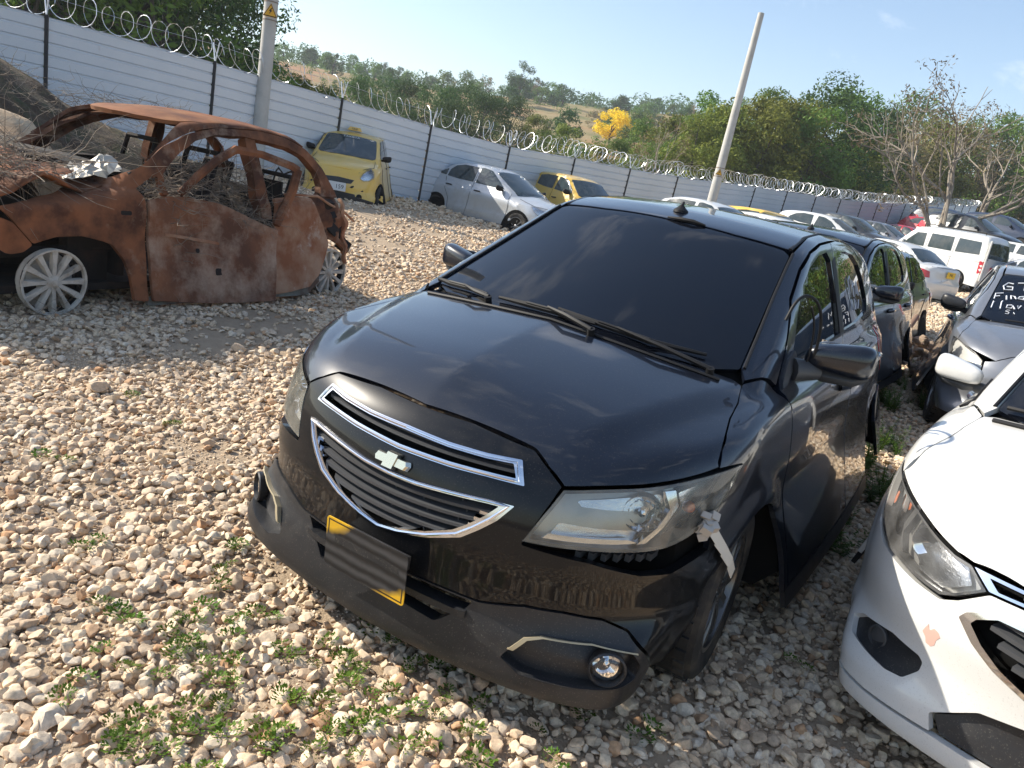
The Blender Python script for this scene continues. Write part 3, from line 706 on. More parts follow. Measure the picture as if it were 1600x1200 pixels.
        panel('lamp_shelf', B1, C9, [(30.0, .580), (31.2, .600), (38, .606), (45, .612), (47.2, .604), (45, .590), (38, .585)], M_['chrome'], l, side=sd, off=-.022, depth=.02, grid=.02, rnd=.002)
        c = cast1(B1, [(46.0, .672)], C9, sd)[0]; n = np.array([math.sin(R(18))*sd, -math.cos(R(18)), .0])
        q = MB(); q.lathe([(.012, -.028), (.030, -.018), (.043, -.002), (.050, .014), (.052, .014), (.052, -.02)], 28, axis='z'); q.lathe([(0, .012), (.010, .008), (.012, -.006), (.016, -.024)], 14, axis='z')
        for k in range(14):
            a = 2*math.pi*k/14; q.box((.036*math.cos(a), .036*math.sin(a), .000), (.002, .010, .014), rot=[[math.cos(a), -math.sin(a), 0], [math.sin(a), math.cos(a), 0], [0, 0, 1]])
        f = q.build('lamp_bowl', M_['reflector'], l); f.location = Vector(c-n*.050); f.rotation_euler = Vector(n).to_track_quat('Z', 'Y').to_euler()
        q = MB(); q.lathe([(0, .010), (.012, .007), (.016, 0), (.016, -.01)], 14, axis='z'); f = q.build('turn_bulb', M_['amber'], l)
        c = cast1(B1, [(57.0, .690)], C9, sd)[0]; n = np.array([math.sin(R(50))*sd, -math.cos(R(50)), .0]); f.location = Vector(c-n*.024); f.rotation_euler = Vector(n).to_track_quat('Z', 'Y').to_euler()
    # grilles
    ugi = [(0, .7345), (10, .7325), (18, .7365), (23.2, .743), (24.2, .712), (18.6, .7075), (11.5, .7015), (0, .6965)]
    def bar(name, pts, r, m, off, parent, closed=True):
        P = chaik(pts, 1) if False else pts; H = cast1(B1, P, C9); G = B1.grad(H); q = MB(); L_ = [h+g_*off for h, g_ in zip(H, G)]
        if closed: L_ = L_+[L_[0]]
        q.tube(L_, r, 8, caps=not closed); return q.build(name, m, parent)
    def dense(pts, k=4): return [tuple(p) for p in np.array(resample(np.array(pts, float)*[.0148, 1], .02))/[.0148, 1]]
    ring_panel('grille_frame', B1, C9, sym(ug), sym(ugi), M_['chrome'], hero, .006, .03)
    bar('grille_edge', dense(sym([(0, .740), (10, .738), (18, .742), (23.9, .7495), (25.0, .706), (18.8, .7015), (11.6, .695), (0, .690)])), .0042, M_['chrome'], .006, hero)
    panel('grille_back', B1, C9, sym(ug), M_['core'], hero, off=-.05, depth=.002, grid=.04)
    vslat(B1, [(t, .7135+.000018*t*t) for t in range(-24, 25, 2)], 0, .009, .04, -.010, 'grille_bar', M_['gplastic'], hero)
    vslat(B1, [(t, .726+.000015*t*t) for t in range(-24, 25, 2)], 0, .004, .04, -.016, 'grille_bar', M_['gplastic'], hero)
    lgi = [(0, .612), (6.2, .6145), (13.2, .6245), (20.2, .6345), (22.4, .636), (20.2, .600), (17.6, .566), (15.2, .539), (10.2, .507), (4.4, .482), (0, .472)]
    ring_panel('grille_frame', B1, C9, sym(lgo), sym(lgi), M_['chrome'], hero, .008, .035)
    bar('grille_edge', dense(sym([(0, .6185), (6.2, .6205), (13.2, .6305), (20.2, .6405), (24.0, .643), (21.4, .600), (18.8, .565), (16.1, .533), (10.6, .500), (4.5, .474), (0, .463)])), .0045, M_['chrome'], .008, hero)
    panel('grille_back', B1, C9, sym(lgo), M_['core'], hero, off=-.07, depth=.002, grid=.04)
    for k, z0 in enumerate((.592, .566, .540, .514, .490)):
        te = (21.5, 20.0, 18.2, 15.5, 8.5)[k]
        vslat(B1, [(t, z0+.000045*t*t) for t in np.linspace(-te, te, 17)], 0, .0085, .045, -.004, 'grille_bar', M_['gplastic'], hero, lean=.010)
    for k, (t0, za, zb) in enumerate([(t, a, b) for t in (-15, -7.5, 0, 7.5, 15) for a, b in ((.494, .514), (.520, .540), (.546, .566), (.572, .592), (.597, .615))]):
        if abs(t0) > 14 and za < .53: continue
        h = cast1(B1, [(t0+(k % 2)*1.2, (za+zb)/2)], C9)[0]; MBq = MB().box(h+np.array([0, .036, 0]), (.004, .03, .026)); MBq.build('grille_rib', M_['gplastic'], hero)
    for sd in (1, -1):   # bright end pieces of the lower grille
        for zz in (.606, .586, .566):
            vslat(B1, [(sd*(t+ (zz-.606)*40), zz) for t in (19.2, 20.6, 22.0)], 0, .009, .02, -.002, 'grille_accent', M_['chrome'], hero)
    h = cast1(B1, [(0, .652)], C9)[0]; bowtie(hero, h+[0, -.004, 0], (1, 0, 0), (0, .30, .954), (0, -.954, .30), .128, .050, .014, mat('silver_emblem', (.62, .60, .52), .16, .9))
    # number plate: yellow, mostly hidden under a dark smear
    pm = bpy.data.materials.new('smeared_yellow_plate'); pm.use_nodes = True; nt = pm.node_tree; N = nt.nodes; b = N['Principled BSDF']; b.inputs['Roughness'].default_value = .45
    tc = N.new('ShaderNodeTexCoord'); sx = N.new('ShaderNodeSeparateXYZ'); nt.links.new(tc.outputs['Object'], sx.inputs[0])
    n = N.new('ShaderNodeTexNoise'); n.inputs['Scale'].default_value = 9; n.inputs['Detail'].default_value = 3; nt.links.new(tc.outputs['Object'], n.inputs['Vector'])
    def mth(op, a, bb):
        q = N.new('ShaderNodeMath'); q.operation = op
        for i, v in enumerate((a, bb)):
            if v is None: continue
            if isinstance(v, float): q.inputs[i].default_value = v
            else: nt.links.new(v, q.inputs[i])
        return q.outputs[0]
    # distance from the border, in plate units
    ax = mth('ABSOLUTE', sx.outputs[0], None); az = mth('ABSOLUTE', sx.outputs[2], None)
    e = mth('MINIMUM', mth('SUBTRACT', .152, ax), mth('SUBTRACT', .080, az))
    # corner top-left and bottom-right stay yellow
    diag = mth('ADD', mth('MULTIPLY', sx.outputs[0], -1.0), mth('MULTIPLY', sx.outputs[2], 1.9))
    d2 = mth('SUBTRACT', .215, mth('ABSOLUTE', diag, None))
    sm = mth('ADD', d2, mth('MULTIPLY', mth('SUBTRACT', n.outputs['Fac'], .5), .16))
    r = N.new('ShaderNodeMapRange'); r.inputs['From Min'].default_value = -.02; r.inputs['From Max'].default_value = .03; nt.links.new(sm, r.inputs['Value'])
    line = mth('MULTIPLY', mth('GREATER_THAN', e, .006), mth('LESS_THAN', e, .011))
    m1 = N.new('ShaderNodeMix'); m1.data_type = 'RGBA'; m1.inputs['A'].default_value = (.72, .42, .02, 1); m1.inputs['B'].default_value = (.06, .035, .01, 1); nt.links.new(line, m1.inputs['Factor'])
    m2 = N.new('ShaderNodeMix'); m2.data_type = 'RGBA'; nt.links.new(m1.outputs['Result'], m2.inputs['A']); wv = N.new('ShaderNodeTexWave'); wv.bands_direction = 'Z'; wv.inputs['Scale'].default_value = 9; wv.inputs['Distortion'].default_value = 2.5; wv.inputs['Detail'].default_value = 3; nt.links.new(tc.outputs['Object'], wv.inputs['Vector']); m0 = N.new('ShaderNodeMix'); m0.data_type = 'RGBA'; m0.inputs['A'].default_value = (.010, .010, .012, 1); m0.inputs['B'].default_value = (.055, .055, .058, 1); nt.links.new(wv.outputs['Fac'], m0.inputs['Factor']); nt.links.new(m0.outputs['Result'], m2.inputs['B']); nt.links.new(r.outputs['Result'], m2.inputs['Factor']); nt.links.new(m2.outputs['Result'], b.inputs['Base Color'])
    q = MB(); o2 = rounded(np.array([(-.152, -.080), (.152, -.080), (.152, .080), (-.152, .080)], float), .012); q.prism(o2, (0, 0, 0), (1, 0, 0), (0, 0, 1), (0, -1, 0), .003)
    o2b = rounded(np.array([(-.152, -.080), (.152, -.080), (.152, .080), (-.152, .080)], float), .012)
    pl = q.build('number_plate', pm, hero, smooth=False); pl.location = (-.003, -.010, .362); pl.rotation_euler = (R(4), 0, 0)
    q = MB(); q.box((0, .010, .39), (.24, .05, .04)); q.build('plate_bracket', M_['matte'], hero)
    # mirrors
    for sd in (1, -1):
        mirror_part(hero, sd*(.862 if sd > 0 else .845), 1.40, 1.040, sd, M_['black'], s=1.08 if sd > 0 else .92)
        panel('mirror_sail', B1, ('diag', 20), via(B1, [(1.13, .93), (1.20, .935), (1.36, 1.0), (1.335, 1.045), (1.24, 1.02)], SIDE, ('diag', 20)), M_['gplastic'], hero, side=sd, off=.010, depth=.02, grid=.03)
        c = cast1(B1, [(1.30, .98)], SIDE, sd)[0]
        MB().tube([c, (sd*.80, 1.375, .985)], [.045, .030], 10).build('mirror_arm', M_['gplastic'], hero)
    # loop of loose seal hanging at the driver's window
    def smooth(P, k=4):
        P = np.array(P, float)
        for _ in range(k):
            Q = [P[0]]
            for a, b2 in zip(P[:-1], P[1:]): Q += [a*.75+b2*.25, a*.25+b2*.75]
            P = np.array(Q+[P[-1]])
        return P
    cb = np.array([(.705, 1.08, 1.17), (.715, 1.10, 1.235), (.735, 1.15, 1.262), (.765, 1.22, 1.24), (.78, 1.28, 1.18), (.785, 1.32, 1.10), (.78, 1.335, 1.03), (.775, 1.34, .99)])
    MB().tube(smooth(cb, 2), .0055, 8).build('loose_seal', M_['seal'], hero)
    MB().tube(smooth(cb[3:]+[-.016, -.01, -.02], 2), .004, 6).build('loose_seal', M_['seal'], hero)
    # wipers
    def onws(p, h): 
        q = cast1(B1, [p], TOP)[0]; return q+np.array([0, -.35, .93])*h
    def wiper(blade, arm, piv):
        w = MB(); w.tube([onws(p, .012) for p in blade], [.004, .007, .007, .004] if len(blade) == 4 else .006, 6, flat=1.6)
        w.tube([onws(p, .020) for p in blade[1:-1]], .005, 6)
        w.tube([onws(arm[0], .022), onws(arm[1], .034), onws(arm[2], .022)], [.009, .008, .005], 6); w.tube([onws(piv, .0), onws(piv, .026)], .014, 10)
        return w.build('wiper', M_['seal'], hero)
    wiper([(-.27, .875), (-.14, .862), (.02, .855), (.14, .862)], [(.16, .80), (.05, .815), (-.05, .86)], (.16, .80))
    wiper([(-.02, .880), (.15, .870), (.34, .885), (.52, .945)], [(.56, .885), (.40, .862), (.22, .873)], (.56, .885))
    wiper([(-.64, .985), (-.55, .945), (-.44, .915), (-.33, .885)], [(-.30, .855), (-.37, .865), (-.46, .92)], (-.30, .85))
    MB().tube([onws((x, .800+.235*x*x*.9), .004) for x in np.linspace(-.6, .6, 13)], .006, 6).build('cowl_seal', M_['seal'], hero)
    # seals round the windscreen, ditch mouldings on the roof
    for sd in (1, -1):
        pts = cast1(B1, [(.640, .985), (.615, 1.15), (.580, 1.38), (.553, 1.58), (.540, 1.69)], TOP, sd)
        MB().tube([p+[0, 0, .003] for p in pts], .006, 6).build('windshield_seal', M_['seal'], hero)
        pts = cast1(B1, [(.518, 1.72), (.51, 1.95), (.495, 2.3), (.486, 2.7), (.483, 3.1), (.49, 3.42)], TOP, sd)
        MB().tube([p+[0, 0, .0] for p in pts], .009, 6, flat=.6).build('roof_moulding', M_['seal'], hero)
    pts = cast1(B1, [(.0, 1.662), (.06, 1.655), (.12, 1.655), (.17, 1.665)], TOP)
    MB().tube([pts[0]+[0, 0, .004], pts[1]+[0, 0, .010], pts[2]+[0, 0, .012], pts[3]+[0, 0, .004]], [.003, .006, .006, .003], 6, flat=1.5).build('loose_trim', M_['seal'], hero)
    a = cast1(B1, [(0, 1.80)], TOP)[0]
    q = MB(); q.lathe([(.034, -.004), (.032, .006), (.020, .016), (.010, .026), (.0, .030)], 20, axis='z', c=a); q.tube([a+[0, -.004, .02], a+[0, .012, .042]], [.010, .005], 8); q.build('roof_antenna', M_['seal'], hero)
    # broken headlamp bracket and a hanging strip of tape at the lamp corner
    pts = cast1(B1, [(.452, .658), (.495, .608), (.541, .565), (.598, .511), (.667, .450)], SIDE)
    q = MB()
    for i in range(4):
        a, b2 = pts[i], pts[i+1]; nrm = np.array([1, -.2, 0])*.016
        q.add([a+nrm+[0, -.014, -.014], a+nrm+[0, .014, .014], b2+nrm*1.2+[0, .012, .012], b2+nrm*1.2+[0, -.012, -.012], a+nrm*1.08+[0, -.014, -.014], a+nrm*1.08+[0, .014, .014], b2+nrm*1.28+[0, .012, .012], b2+nrm*1.28+[0, -.012, -.012]], [(0, 1, 2, 3), (7, 6, 5, 4), (0, 4, 5, 1), (1, 5, 6, 2), (2, 6, 7, 3), (3, 7, 4, 0)])
    q.build('tape_strip', mat('tape', (.62, .58, .50), .6), hero, smooth=False)
    q = MB(); c = pts[0]
    for i in range(16):
        q.box(c+rng.normal(0, 1, 3)*[.010, .022, .020]+[.012, 0, 0], rng.uniform(.012, .03, 3), rot=np.linalg.qr(rng.normal(size=(3, 3)))[0])
    q.build('broken_bracket', mat('broken_plastic', (.42, .38, .33), .6), hero, smooth=False)
    q = MB()
    for t in np.linspace(38, 52, 7):
        h = cast1(B1, [(t, .545)], C9)[0]; q.box(h-np.array([math.sin(R(t)), -math.cos(R(t)), 0])*.06+[0, 0, .0], (.014, .05, .02))
    q.build('lamp_bracket', M_['gplastic'], hero, smooth=False)
    # handwriting in white marker on the rear side glass is built as thin strokes
    def strokes(B, mode, sets, side, r, name, m, parent, off=.0025):
        q = MB()
        for s_ in sets:
            H = cast1(B, s_, mode, side); G = B.grad(H)
            if len(H) > 1: q.tube([h+g_*off for h, g_ in zip(H, G)], r, 5)
        return q.build(name, m, parent)
    MARK = mat('white_marker', (.62, .64, .68), .8)
    W = [[(2.62, 1.20), (2.60, 1.26), (2.66, 1.28), (2.70, 1.24)], [(2.74, 1.18), (2.73, 1.26)], [(2.70, 1.23), (2.80, 1.24)], [(2.84, 1.19), (2.86, 1.25), (2.90, 1.22), (2.90, 1.18)],
         [(2.62, 1.12), (2.66, 1.17), (2.70, 1.12)], [(2.74, 1.12), (2.74, 1.17), (2.80, 1.15), (2.76, 1.12)], [(2.84, 1.12), (2.90, 1.16)]]
    strokes(B1, SIDE, W, 1, .003, 'marker_writing', MARK, hero, off=-.006)
# ---------------------------------------------------------------- lie of the land
SMP = [(0, -3, 0), (0, 0, 0), (0, 2, 0), (0, 4, 0), (-3, -1, 0), (-4, 1.2, 0), (-4.1, 4, .0), (-7, -2, .12), (-6, 1, .05), (-5.5, 6, .10), (3, 0, 0), (3, 3, 0), (1, 6.3, .0), (3, 7, 0), (0, 8, .05), (.7, 9, .10),
       (-12.2, 5.4, .64), (-11.5, 8, .55), (-10.9, 10.6, .45), (-10.46, 13, .36), (-9.9, 15.5, .30), (-9.4, 18.1, .30), (-8.85, 20.7, .35), (-8.3, 23.3, .46), (-7.9, 25.8, .6), (-7.2, 28.5, .78), (-6.6, 31, .88), (-6, 33.7, 1.0), (-5.5, 36.3, 1.12), (-5, 38.9, 1.28),
       (-8.9, 9.6, .30), (-8, 11, .22), (-6, 13.5, .10), (-4, 15.5, .08), (-3.7, 22, .12), (-1.5, 24.5, .12), (-3, 29, .40), (-.5, 30, .40), (0, 26, .25), (-1.5, 33, .9), (-1.2, 37, 1.2), (.5, 31.7, .75), (1.5, 25, .45), (1.2, 42, 1.7), (0, 50, 2.3), (5, 20, .3), (5, 30, .7), (6, 42, 1.7), (8, 5, 0), (6, -4, 0), (-8, -8, .1), (0, -9, 0), (0, 14, .2), (3, 55, 2.6), (-15, 0, .7), (-20, 15, .8), (-20, 40, 1.2), (-30, 60, 1.8), (-12, 60, 2.6), (20, 20, .4), (20, -10, 0), (-20, -15, .3), (20, 60, 2.6)]
SP = np.array(SMP, float)
def _U(r2): return .5*r2*np.log(r2+1e-9)
_n = len(SP); _d2 = ((SP[:, None, :2]-SP[None, :, :2])**2).sum(-1)
_A = np.zeros((_n+3, _n+3)); _A[:_n, :_n] = _U(_d2)+np.eye(_n)*2.0; _A[:_n, _n:] = np.c_[np.ones(_n), SP[:, :2]]; _A[_n:, :_n] = _A[:_n, _n:].T
_w = np.linalg.solve(_A, np.r_[SP[:, 2], 0, 0, 0])
def tps(x, y):
    x = np.asarray(x, float); y = np.asarray(y, float); sh = x.shape; x = x.ravel(); y = y.ravel(); out = np.zeros(len(x))
    for i in range(0, len(x), 20000):
        a, b = x[i:i+20000], y[i:i+20000]
        out[i:i+20000] = _U((a[:, None]-SP[:, 0])**2+(b[:, None]-SP[:, 1])**2)@_w[:_n]+_w[_n]+_w[_n+1]*a+_w[_n+2]*b
    return out.reshape(sh)
RIDGE = [(-80, 3.2), (-70, 3.8), (-60, 4.6), (-51.7, 4.3), (-45, 4.3), (-42, 4.2), (-38, 4.4), (-31.6, 5.2), (-25, 5.5), (-18.8, 5.9), (-12, 5.4), (0, 4.8), (10, 4.2), (40, 3.5), (90, 2.5)]
def lumps(x, y, s): return (np.sin(x*s*1.1+1.3)*np.cos(y*s*.9+.7)+.5*np.sin(x*s*2.3+y*s*1.7)+.3*np.cos(x*s*4.1-y*s*3.3+2))/1.8
def land(x, y):
    x = np.asarray(x, float); y = np.asarray(y, float)
    dx, dy = x-CAM[0], y-CAM[1]; r = np.hypot(dx, dy); az = np.degrees(np.arctan2(dx, dy))
    E = np.interp(np.abs(az+20)*np.sign(az+20)-20, [a for a, b in RIDGE], [b for a, b in RIDGE])
    back = np.clip((np.abs(az+15)-95)/40, 0, 1); E = E*(1-back*.8)
    xx = np.clip(x, -28, 22); yy = np.clip(y, -12, 62)
    near = np.clip(tps(xx, yy), -.1, 3.0)
    t = np.clip((r-42)/(215-42), 0, 1)
    e0 = np.degrees(np.arctan2(near-CAM[2], np.maximum(r, 20)))
    e = e0+(E-e0)*(1-(1-t)**1.7)
    far = CAM[2]+np.minimum(r, 215)*np.tan(np.radians(e))-np.clip(r-215, 0, 900)*.07+lumps(x, y, .05)*1.3*t
    w = sstep(42, 60, r)
    return near*(1-w)+far*w
def bumps(x, y):     # small unevenness of the trodden gravel
    return .014*lumps(x, y, 2.1)+.020*lumps(x+3, y-5, .8)
def gz(x, y): return float(land(np.array([x]), np.array([y]))[0])
def in_car(x, y):
    return 0
# ground sheet: fine near the camera, coarse far away
def axis(lo, hi, c0, c1, s):
    a = list(np.arange(c0, c1+1e-6, s)); v = c1; st = s
    while v < hi: st *= 1.13; v += st; a.append(v)
    v = c0; st = s
    while v > lo: st *= 1.13; v -= st; a.insert(0, v)
    return np.array(a)
gx = axis(-420, 420, -5.5, 4, .07); gy = axis(-420, 640, -1.8, 9, .07)
X, Y = np.meshgrid(gx, gy); Z = land(X, Y)+bumps(X, Y)*(np.hypot(X, Y) < 60)
nx, ny = len(gx), len(gy)
V = np.stack([X.ravel(), Y.ravel(), Z.ravel()], 1)
I = np.arange(nx*ny).reshape(ny, nx)
Fq = np.stack([I[:-1, :-1].ravel(), I[:-1, 1:].ravel(), I[1:, 1:].ravel(), I[1:, :-1].ravel()], 1)
me = bpy.data.meshes.new('ground'); me.vertices.add(len(V)); me.vertices.foreach_set('co', V.astype(np.float32).ravel())
me.loops.add(len(Fq)*4); me.loops.foreach_set('vertex_index', Fq.astype(np.int32).ravel()); me.polygons.add(len(Fq)); me.polygons.foreach_set('loop_start', np.arange(len(Fq), dtype=np.int32)*4)
me.update(calc_edges=True); me.validate(); me.polygons.foreach_set('use_smooth', [True]*len(me.polygons))
ground = bpy.data.objects.new('ground', me); link(ground); ground['kind'] = 'structure'
def ground_mat():
    m = bpy.data.materials.new('yard_and_hill_ground'); m.use_nodes = True; nt = m.node_tree; N = nt.nodes; L = nt.links; b = N['Principled BSDF']; b.inputs['Roughness'].default_value = .95; b.inputs['Specular IOR Level'].default_value = .15
    g = N.new('ShaderNodeNewGeometry')
    def noise(s, d=8, r=.6):
        n = N.new('ShaderNodeTexNoise'); n.inputs['Scale'].default_value = s; n.inputs['Detail'].default_value = d; n.inputs['Roughness'].default_value = r; L.new(g.outputs['Position'], n.inputs['Vector']); return n.outputs['Fac']
    def rng_(s, a, c, lo=0., hi=1.):
        r = N.new('ShaderNodeMapRange'); r.inputs['From Min'].default_value = a; r.inputs['From Max'].default_value = c; r.inputs['To Min'].default_value = lo; r.inputs['To Max'].default_value = hi; L.new(s, r.inputs['Value']); return r.outputs['Result']
    def mix(f, a, c):
        x = N.new('ShaderNodeMix'); x.data_type = 'RGBA'
        if isinstance(f, float): x.inputs['Factor'].default_value = f
        else: L.new(f, x.inputs['Factor'])
        for s, v in (('A', a), ('B', c)):
            if isinstance(v, tuple): x.inputs[s].default_value = (*v, 1)
            else: L.new(v, x.inputs[s])
        return x.outputs['Result']
    # yard: pale limestone rubble over brown soil
    vo = N.new('ShaderNodeTexVoronoi'); vo.inputs['Scale'].default_value = 15; L.new(g.outputs['Position'], vo.inputs['Vector'])
    bw = N.new('ShaderNodeRGBToBW'); L.new(vo.outputs['Color'], bw.inputs[0])
    stone = mix(rng_(bw.outputs[0], .1, .9), (.50, .40, .30), (.60, .53, .44)); soil = mix(noise(6), (.13, .085, .052), (.22, .155, .10))
    yard = mix(rng_(vo.outputs['Distance'], .035, .055), stone, soil); yard = mix(rng_(noise(.55, 4), .50, .62), yard, soil)
    # near the camera real stones lie on bare soil
    ds = N.new('ShaderNodeVectorMath'); ds.operation = 'DISTANCE'; L.new(g.outputs['Position'], ds.inputs[0]); ds.inputs[1].default_value = tuple(CAM)
    near = mix(noise(9), (.30, .22, .145), (.52, .41, .29))
    yard = mix(rng_(ds.outputs['Value'], 17, 24), near, yard)
    field = mix(rng_(noise(.06, 6), .48, .66), (.30, .225, .115), (.13, .14, .05)); field = mix(rng_(noise(.035, 8), .54, .62), field, (.36, .20, .11)); field = mix(rng_(noise(1.2, 5), .45, .75, 0, .45), field, (.08, .09, .03))
    sx = N.new('ShaderNodeSeparateXYZ'); L.new(g.outputs['Position'], sx.inputs[0])
    # fence line x = -12.2 + .2155 (y - 5.4): outside it is field
    a = N.new('ShaderNodeMath'); a.operation = 'MULTIPLY_ADD'; L.new(sx.outputs[1], a.inputs[0]); a.inputs[1].default_value = -.2155; L.new(sx.outputs[0], a.inputs[2])
    out = rng_(a.outputs[0], -13.66, -13.26, 1., 0.)
    far = rng_(ds.outputs['Value'], 62, 70); mx = N.new('ShaderNodeMath'); mx.operation = 'MAXIMUM'; L.new(out, mx.inputs[0]); L.new(far, mx.inputs[1])
    L.new(mix(mx.outputs[0], yard, field), b.inputs['Base Color'])
    bp = N.new('ShaderNodeBump'); bp.inputs['Strength'].default_value = .9; bp.inputs['Distance'].default_value = .02; L.new(noise(30, 6, .7), bp.inputs['Height']); L.new(bp.outputs[0], b.inputs['Normal'])
    return m
ground.data.materials.append(ground_mat())

# ---------------------------------------------------------------- fence of corrugated sheets
sheet_m = mat('galvanised_sheet', (.66, .715, .78), .45, .15, noise=(.7, (.58, .64, .71), .4, .7), dirt_or_sky_tint=(1.7, (.30, .24, .19), .6, .66, .80))
post_m = mat('black_steel_post', (.012, .013, .018), .5)
D0, C0 = 12., .1565
FPX = [(73, 26), (336, 98), (535, 155), (674, 197), (797, 229), (899, 245.5), (985, 264), (1062, 277), (1119, 284), (1181, 290.5), (1231, 299.5), (1278, 306), (1316, 312), (1348, 315)]
FT = [(-12.18, 5.41, 2.44), (-11.53, 8.0, 2.35), (-10.88, 10.57, 2.23), (-10.46, 13.01, 2.11), (-9.91, 15.55, 2.04), (-9.40, 18.12, 2.13), (-8.85, 20.68, 2.17), (-8.32, 23.3, 2.26), (-7.80, 25.84, 2.40), (-7.22, 28.48, 2.56), (-6.66, 31.08, 2.67), (-6.08, 33.72, 2.81), (-5.54, 36.31, 2.92), (-5.02, 38.86, 3.08)]
FT = [(-13.4, .3, 2.52), (-12.79, 2.85, 2.48)]+FT
e1 = np.array([-1.5, 68.0, 5.3]); b0 = np.array(FT[-1]); nb = int(np.linalg.norm(e1-b0)/2.62)
FT += [tuple(b0+(e1-b0)*k/nb) for k in range(1, nb+1)]
FT = np.array(FT)
fence = empty('perimeter_fence', tuple(FT[0]-[0, 0, 1.8]), 0, 'long fence of grey corrugated metal sheets between black posts along the yard', 'fence')
f0 = np.array(fence.location)
def bay(A, Bp, h, ribs, name, parent, org, bulge=.0):
    """one corrugated sheet with horizontal ribs between two post tops, real thickness"""
    A = np.array(A)-org; Bp = np.array(Bp)-org; t = Bp-A; L = np.linalg.norm(t[:2]); n = np.array([t[1], -t[0], 0])/L
    prof = []
    for k in range(ribs):
        z0 = h*k/ribs; dz = h/ribs
        prof += [(z0+.002, 0.), (z0+dz*.78, .006), (z0+dz*.83, -.028), (z0+dz*.95, -.028)]
    prof.append((h, 0.))
    V = []
    for (z, o) in prof:
        for s in (0., .33, .66, 1.):
            p = A+t*s+UP*(z-h)+n*(o+bulge*math.sin(math.pi*s)); V.append(p)
    m = len(prof); F = [(i*4+k, i*4+k+1, (i+1)*4+k+1, (i+1)*4+k) for i in range(m-1) for k in range(3)]
    V2 = [v-n*.004 for v in V]; k0 = len(V)
    F += [(k0+a, k0+d, k0+c_, k0+b_) for a, b_, c_, d in [f for f in F]]
    F += [(i*4, (i+1)*4, k0+(i+1)*4, k0+i*4) for i in range(m-1)]+[(i*4+3, k0+i*4+3, k0+(i+1)*4+3, (i+1)*4+3) for i in range(m-1)]
    return mesh_obj(name, V+V2, F, sheet_m, parent, False)
for i in range(len(FT)-1):
    tt = (FT[i+1]-FT[i])/np.linalg.norm(FT[i+1]-FT[i])
    bay(FT[i]+tt*.03, FT[i+1]-tt*.03, 1.82, 10, 'fence_sheet', fence, f0, rng.normal(0, .012))
for i, p in enumerate(FT):
    q = MB(); a = p-f0; q.tube([a+UP*(-2.0), a+UP*.03], .034, 4); q.build('post', post_m, fence, smooth=False)
    # slanted bracket that carries the coil
    n = np.array([.978, -.21, 0]); q = MB(); q.tube([a+UP*.0, a+UP*.34-n*.12], .012, 5); q.tube([a+UP*.0, a+UP*.34+n*.12], .012, 5); q.build('bracket', sheet_m, fence)
# second run of sheets further right
FT2 = np.array([[-1.0, 68.5, 4.9], [1.6, 66, 4.5], [4.2, 63.5, 4.1], [6.8, 61, 3.8], [9.4, 58.5, 3.5], [12, 56, 3.2]])
fence2 = empty('perimeter_fence', tuple(FT2[0]-[0, 0, 1.8]), 0, 'distant pale sheet metal fence running down to the right edge behind the bare tree', 'fence')
for i in range(5): bay(FT2[i], FT2[i+1]-(FT2[i+1]-FT2[i])*.015, 1.8, 6, 'fence_sheet', fence2, np.array(fence2.location))
for p in FT2: q = MB(); a = p-np.array(fence2.location); q.tube([a+UP*-2, a+UP*.03], .04, 4); q.build('post', post_m, fence2, smooth=False)
# razor coil
wire_m = mat('razor_wire_steel', (.62, .63, .64), .32, .85)
def coil(P0, P1, pitch, rad, nseg, r, name, parent, org, barbs, seed):
    g = np.random.default_rng(seed); A = np.array(P0)-org; Bq = np.array(P1)-org; t = Bq-A; L = np.linalg.norm(t); t /= L; turns = max(2, int(L/pitch)); n = np.cross(t, UP); n /= np.linalg.norm(n); u = np.cross(n, t)
    th = np.linspace(0, 2*math.pi*turns, turns*nseg+1); m = len(th); k = th/(2*math.pi)
    jit = np.interp(k, np.arange(turns+2), g.normal(0, .055, turns+2)); rr = rad*(1+np.interp(k, np.arange(turns+2), g.normal(0, .09, turns+2))); sk = np.interp(k, np.arange(turns+2), g.normal(0, .12, turns+2))
    s = k*L/turns+jit+.10*np.sin(th+seed)+sk*np.cos(th)*rad; hz = np.interp(k, np.arange(turns+2), g.normal(0, .03, turns+2))
    P = A+t*s[:, None]+n*(np.cos(th)*rr)[:, None]+u*(np.sin(th)*rr+rad*.92+hz)[:, None]
    q = MB(); q.tube(list(P), r, 4, flat=.5)
    if barbs:
        for i in range(0, m, 2):
            p = P[i]; d = P[min(i+1, m-1)]-P[i-1 if i else 0]; d /= np.linalg.norm(d)+1e-9; o = np.cross(d, t); o /= np.linalg.norm(o)+1e-9
            q.add([p-d*.030+o*.018, p+o*.004, p-d*.030-o*.018, p+d*.030+o*.018, p-o*.004, p+d*.030-o*.018], [(0, 1, 4), (2, 4, 1), (3, 4, 1), (5, 1, 4)])
    return q.build(name, wire_m, parent, smooth=False)
rz = empty('razor_wire', tuple(FT[0]), 0, 'coils of silver razor wire running along the top of the grey sheet fence', 'razor wire')
for i in range(len(FT)-1):
    k = i-2; coil(FT[i]+UP*.01, FT[i+1]+UP*.01, .255 if k < 4 else (.22 if k < 10 else .28), .215, 18 if k < 6 else 12, .006 if k < 3 else .008 if k < 8 else .012, 'wire_coil', rz, FT[0], k < 8, 50+i)
    q = MB(); q.tube([FT[i]-FT[0]+UP*.30, (FT[i]+FT[i+1])/2-FT[0]+UP*.27, FT[i+1]-FT[0]+UP*.30], .003, 4); q.build('line_wire', wire_m, rz)

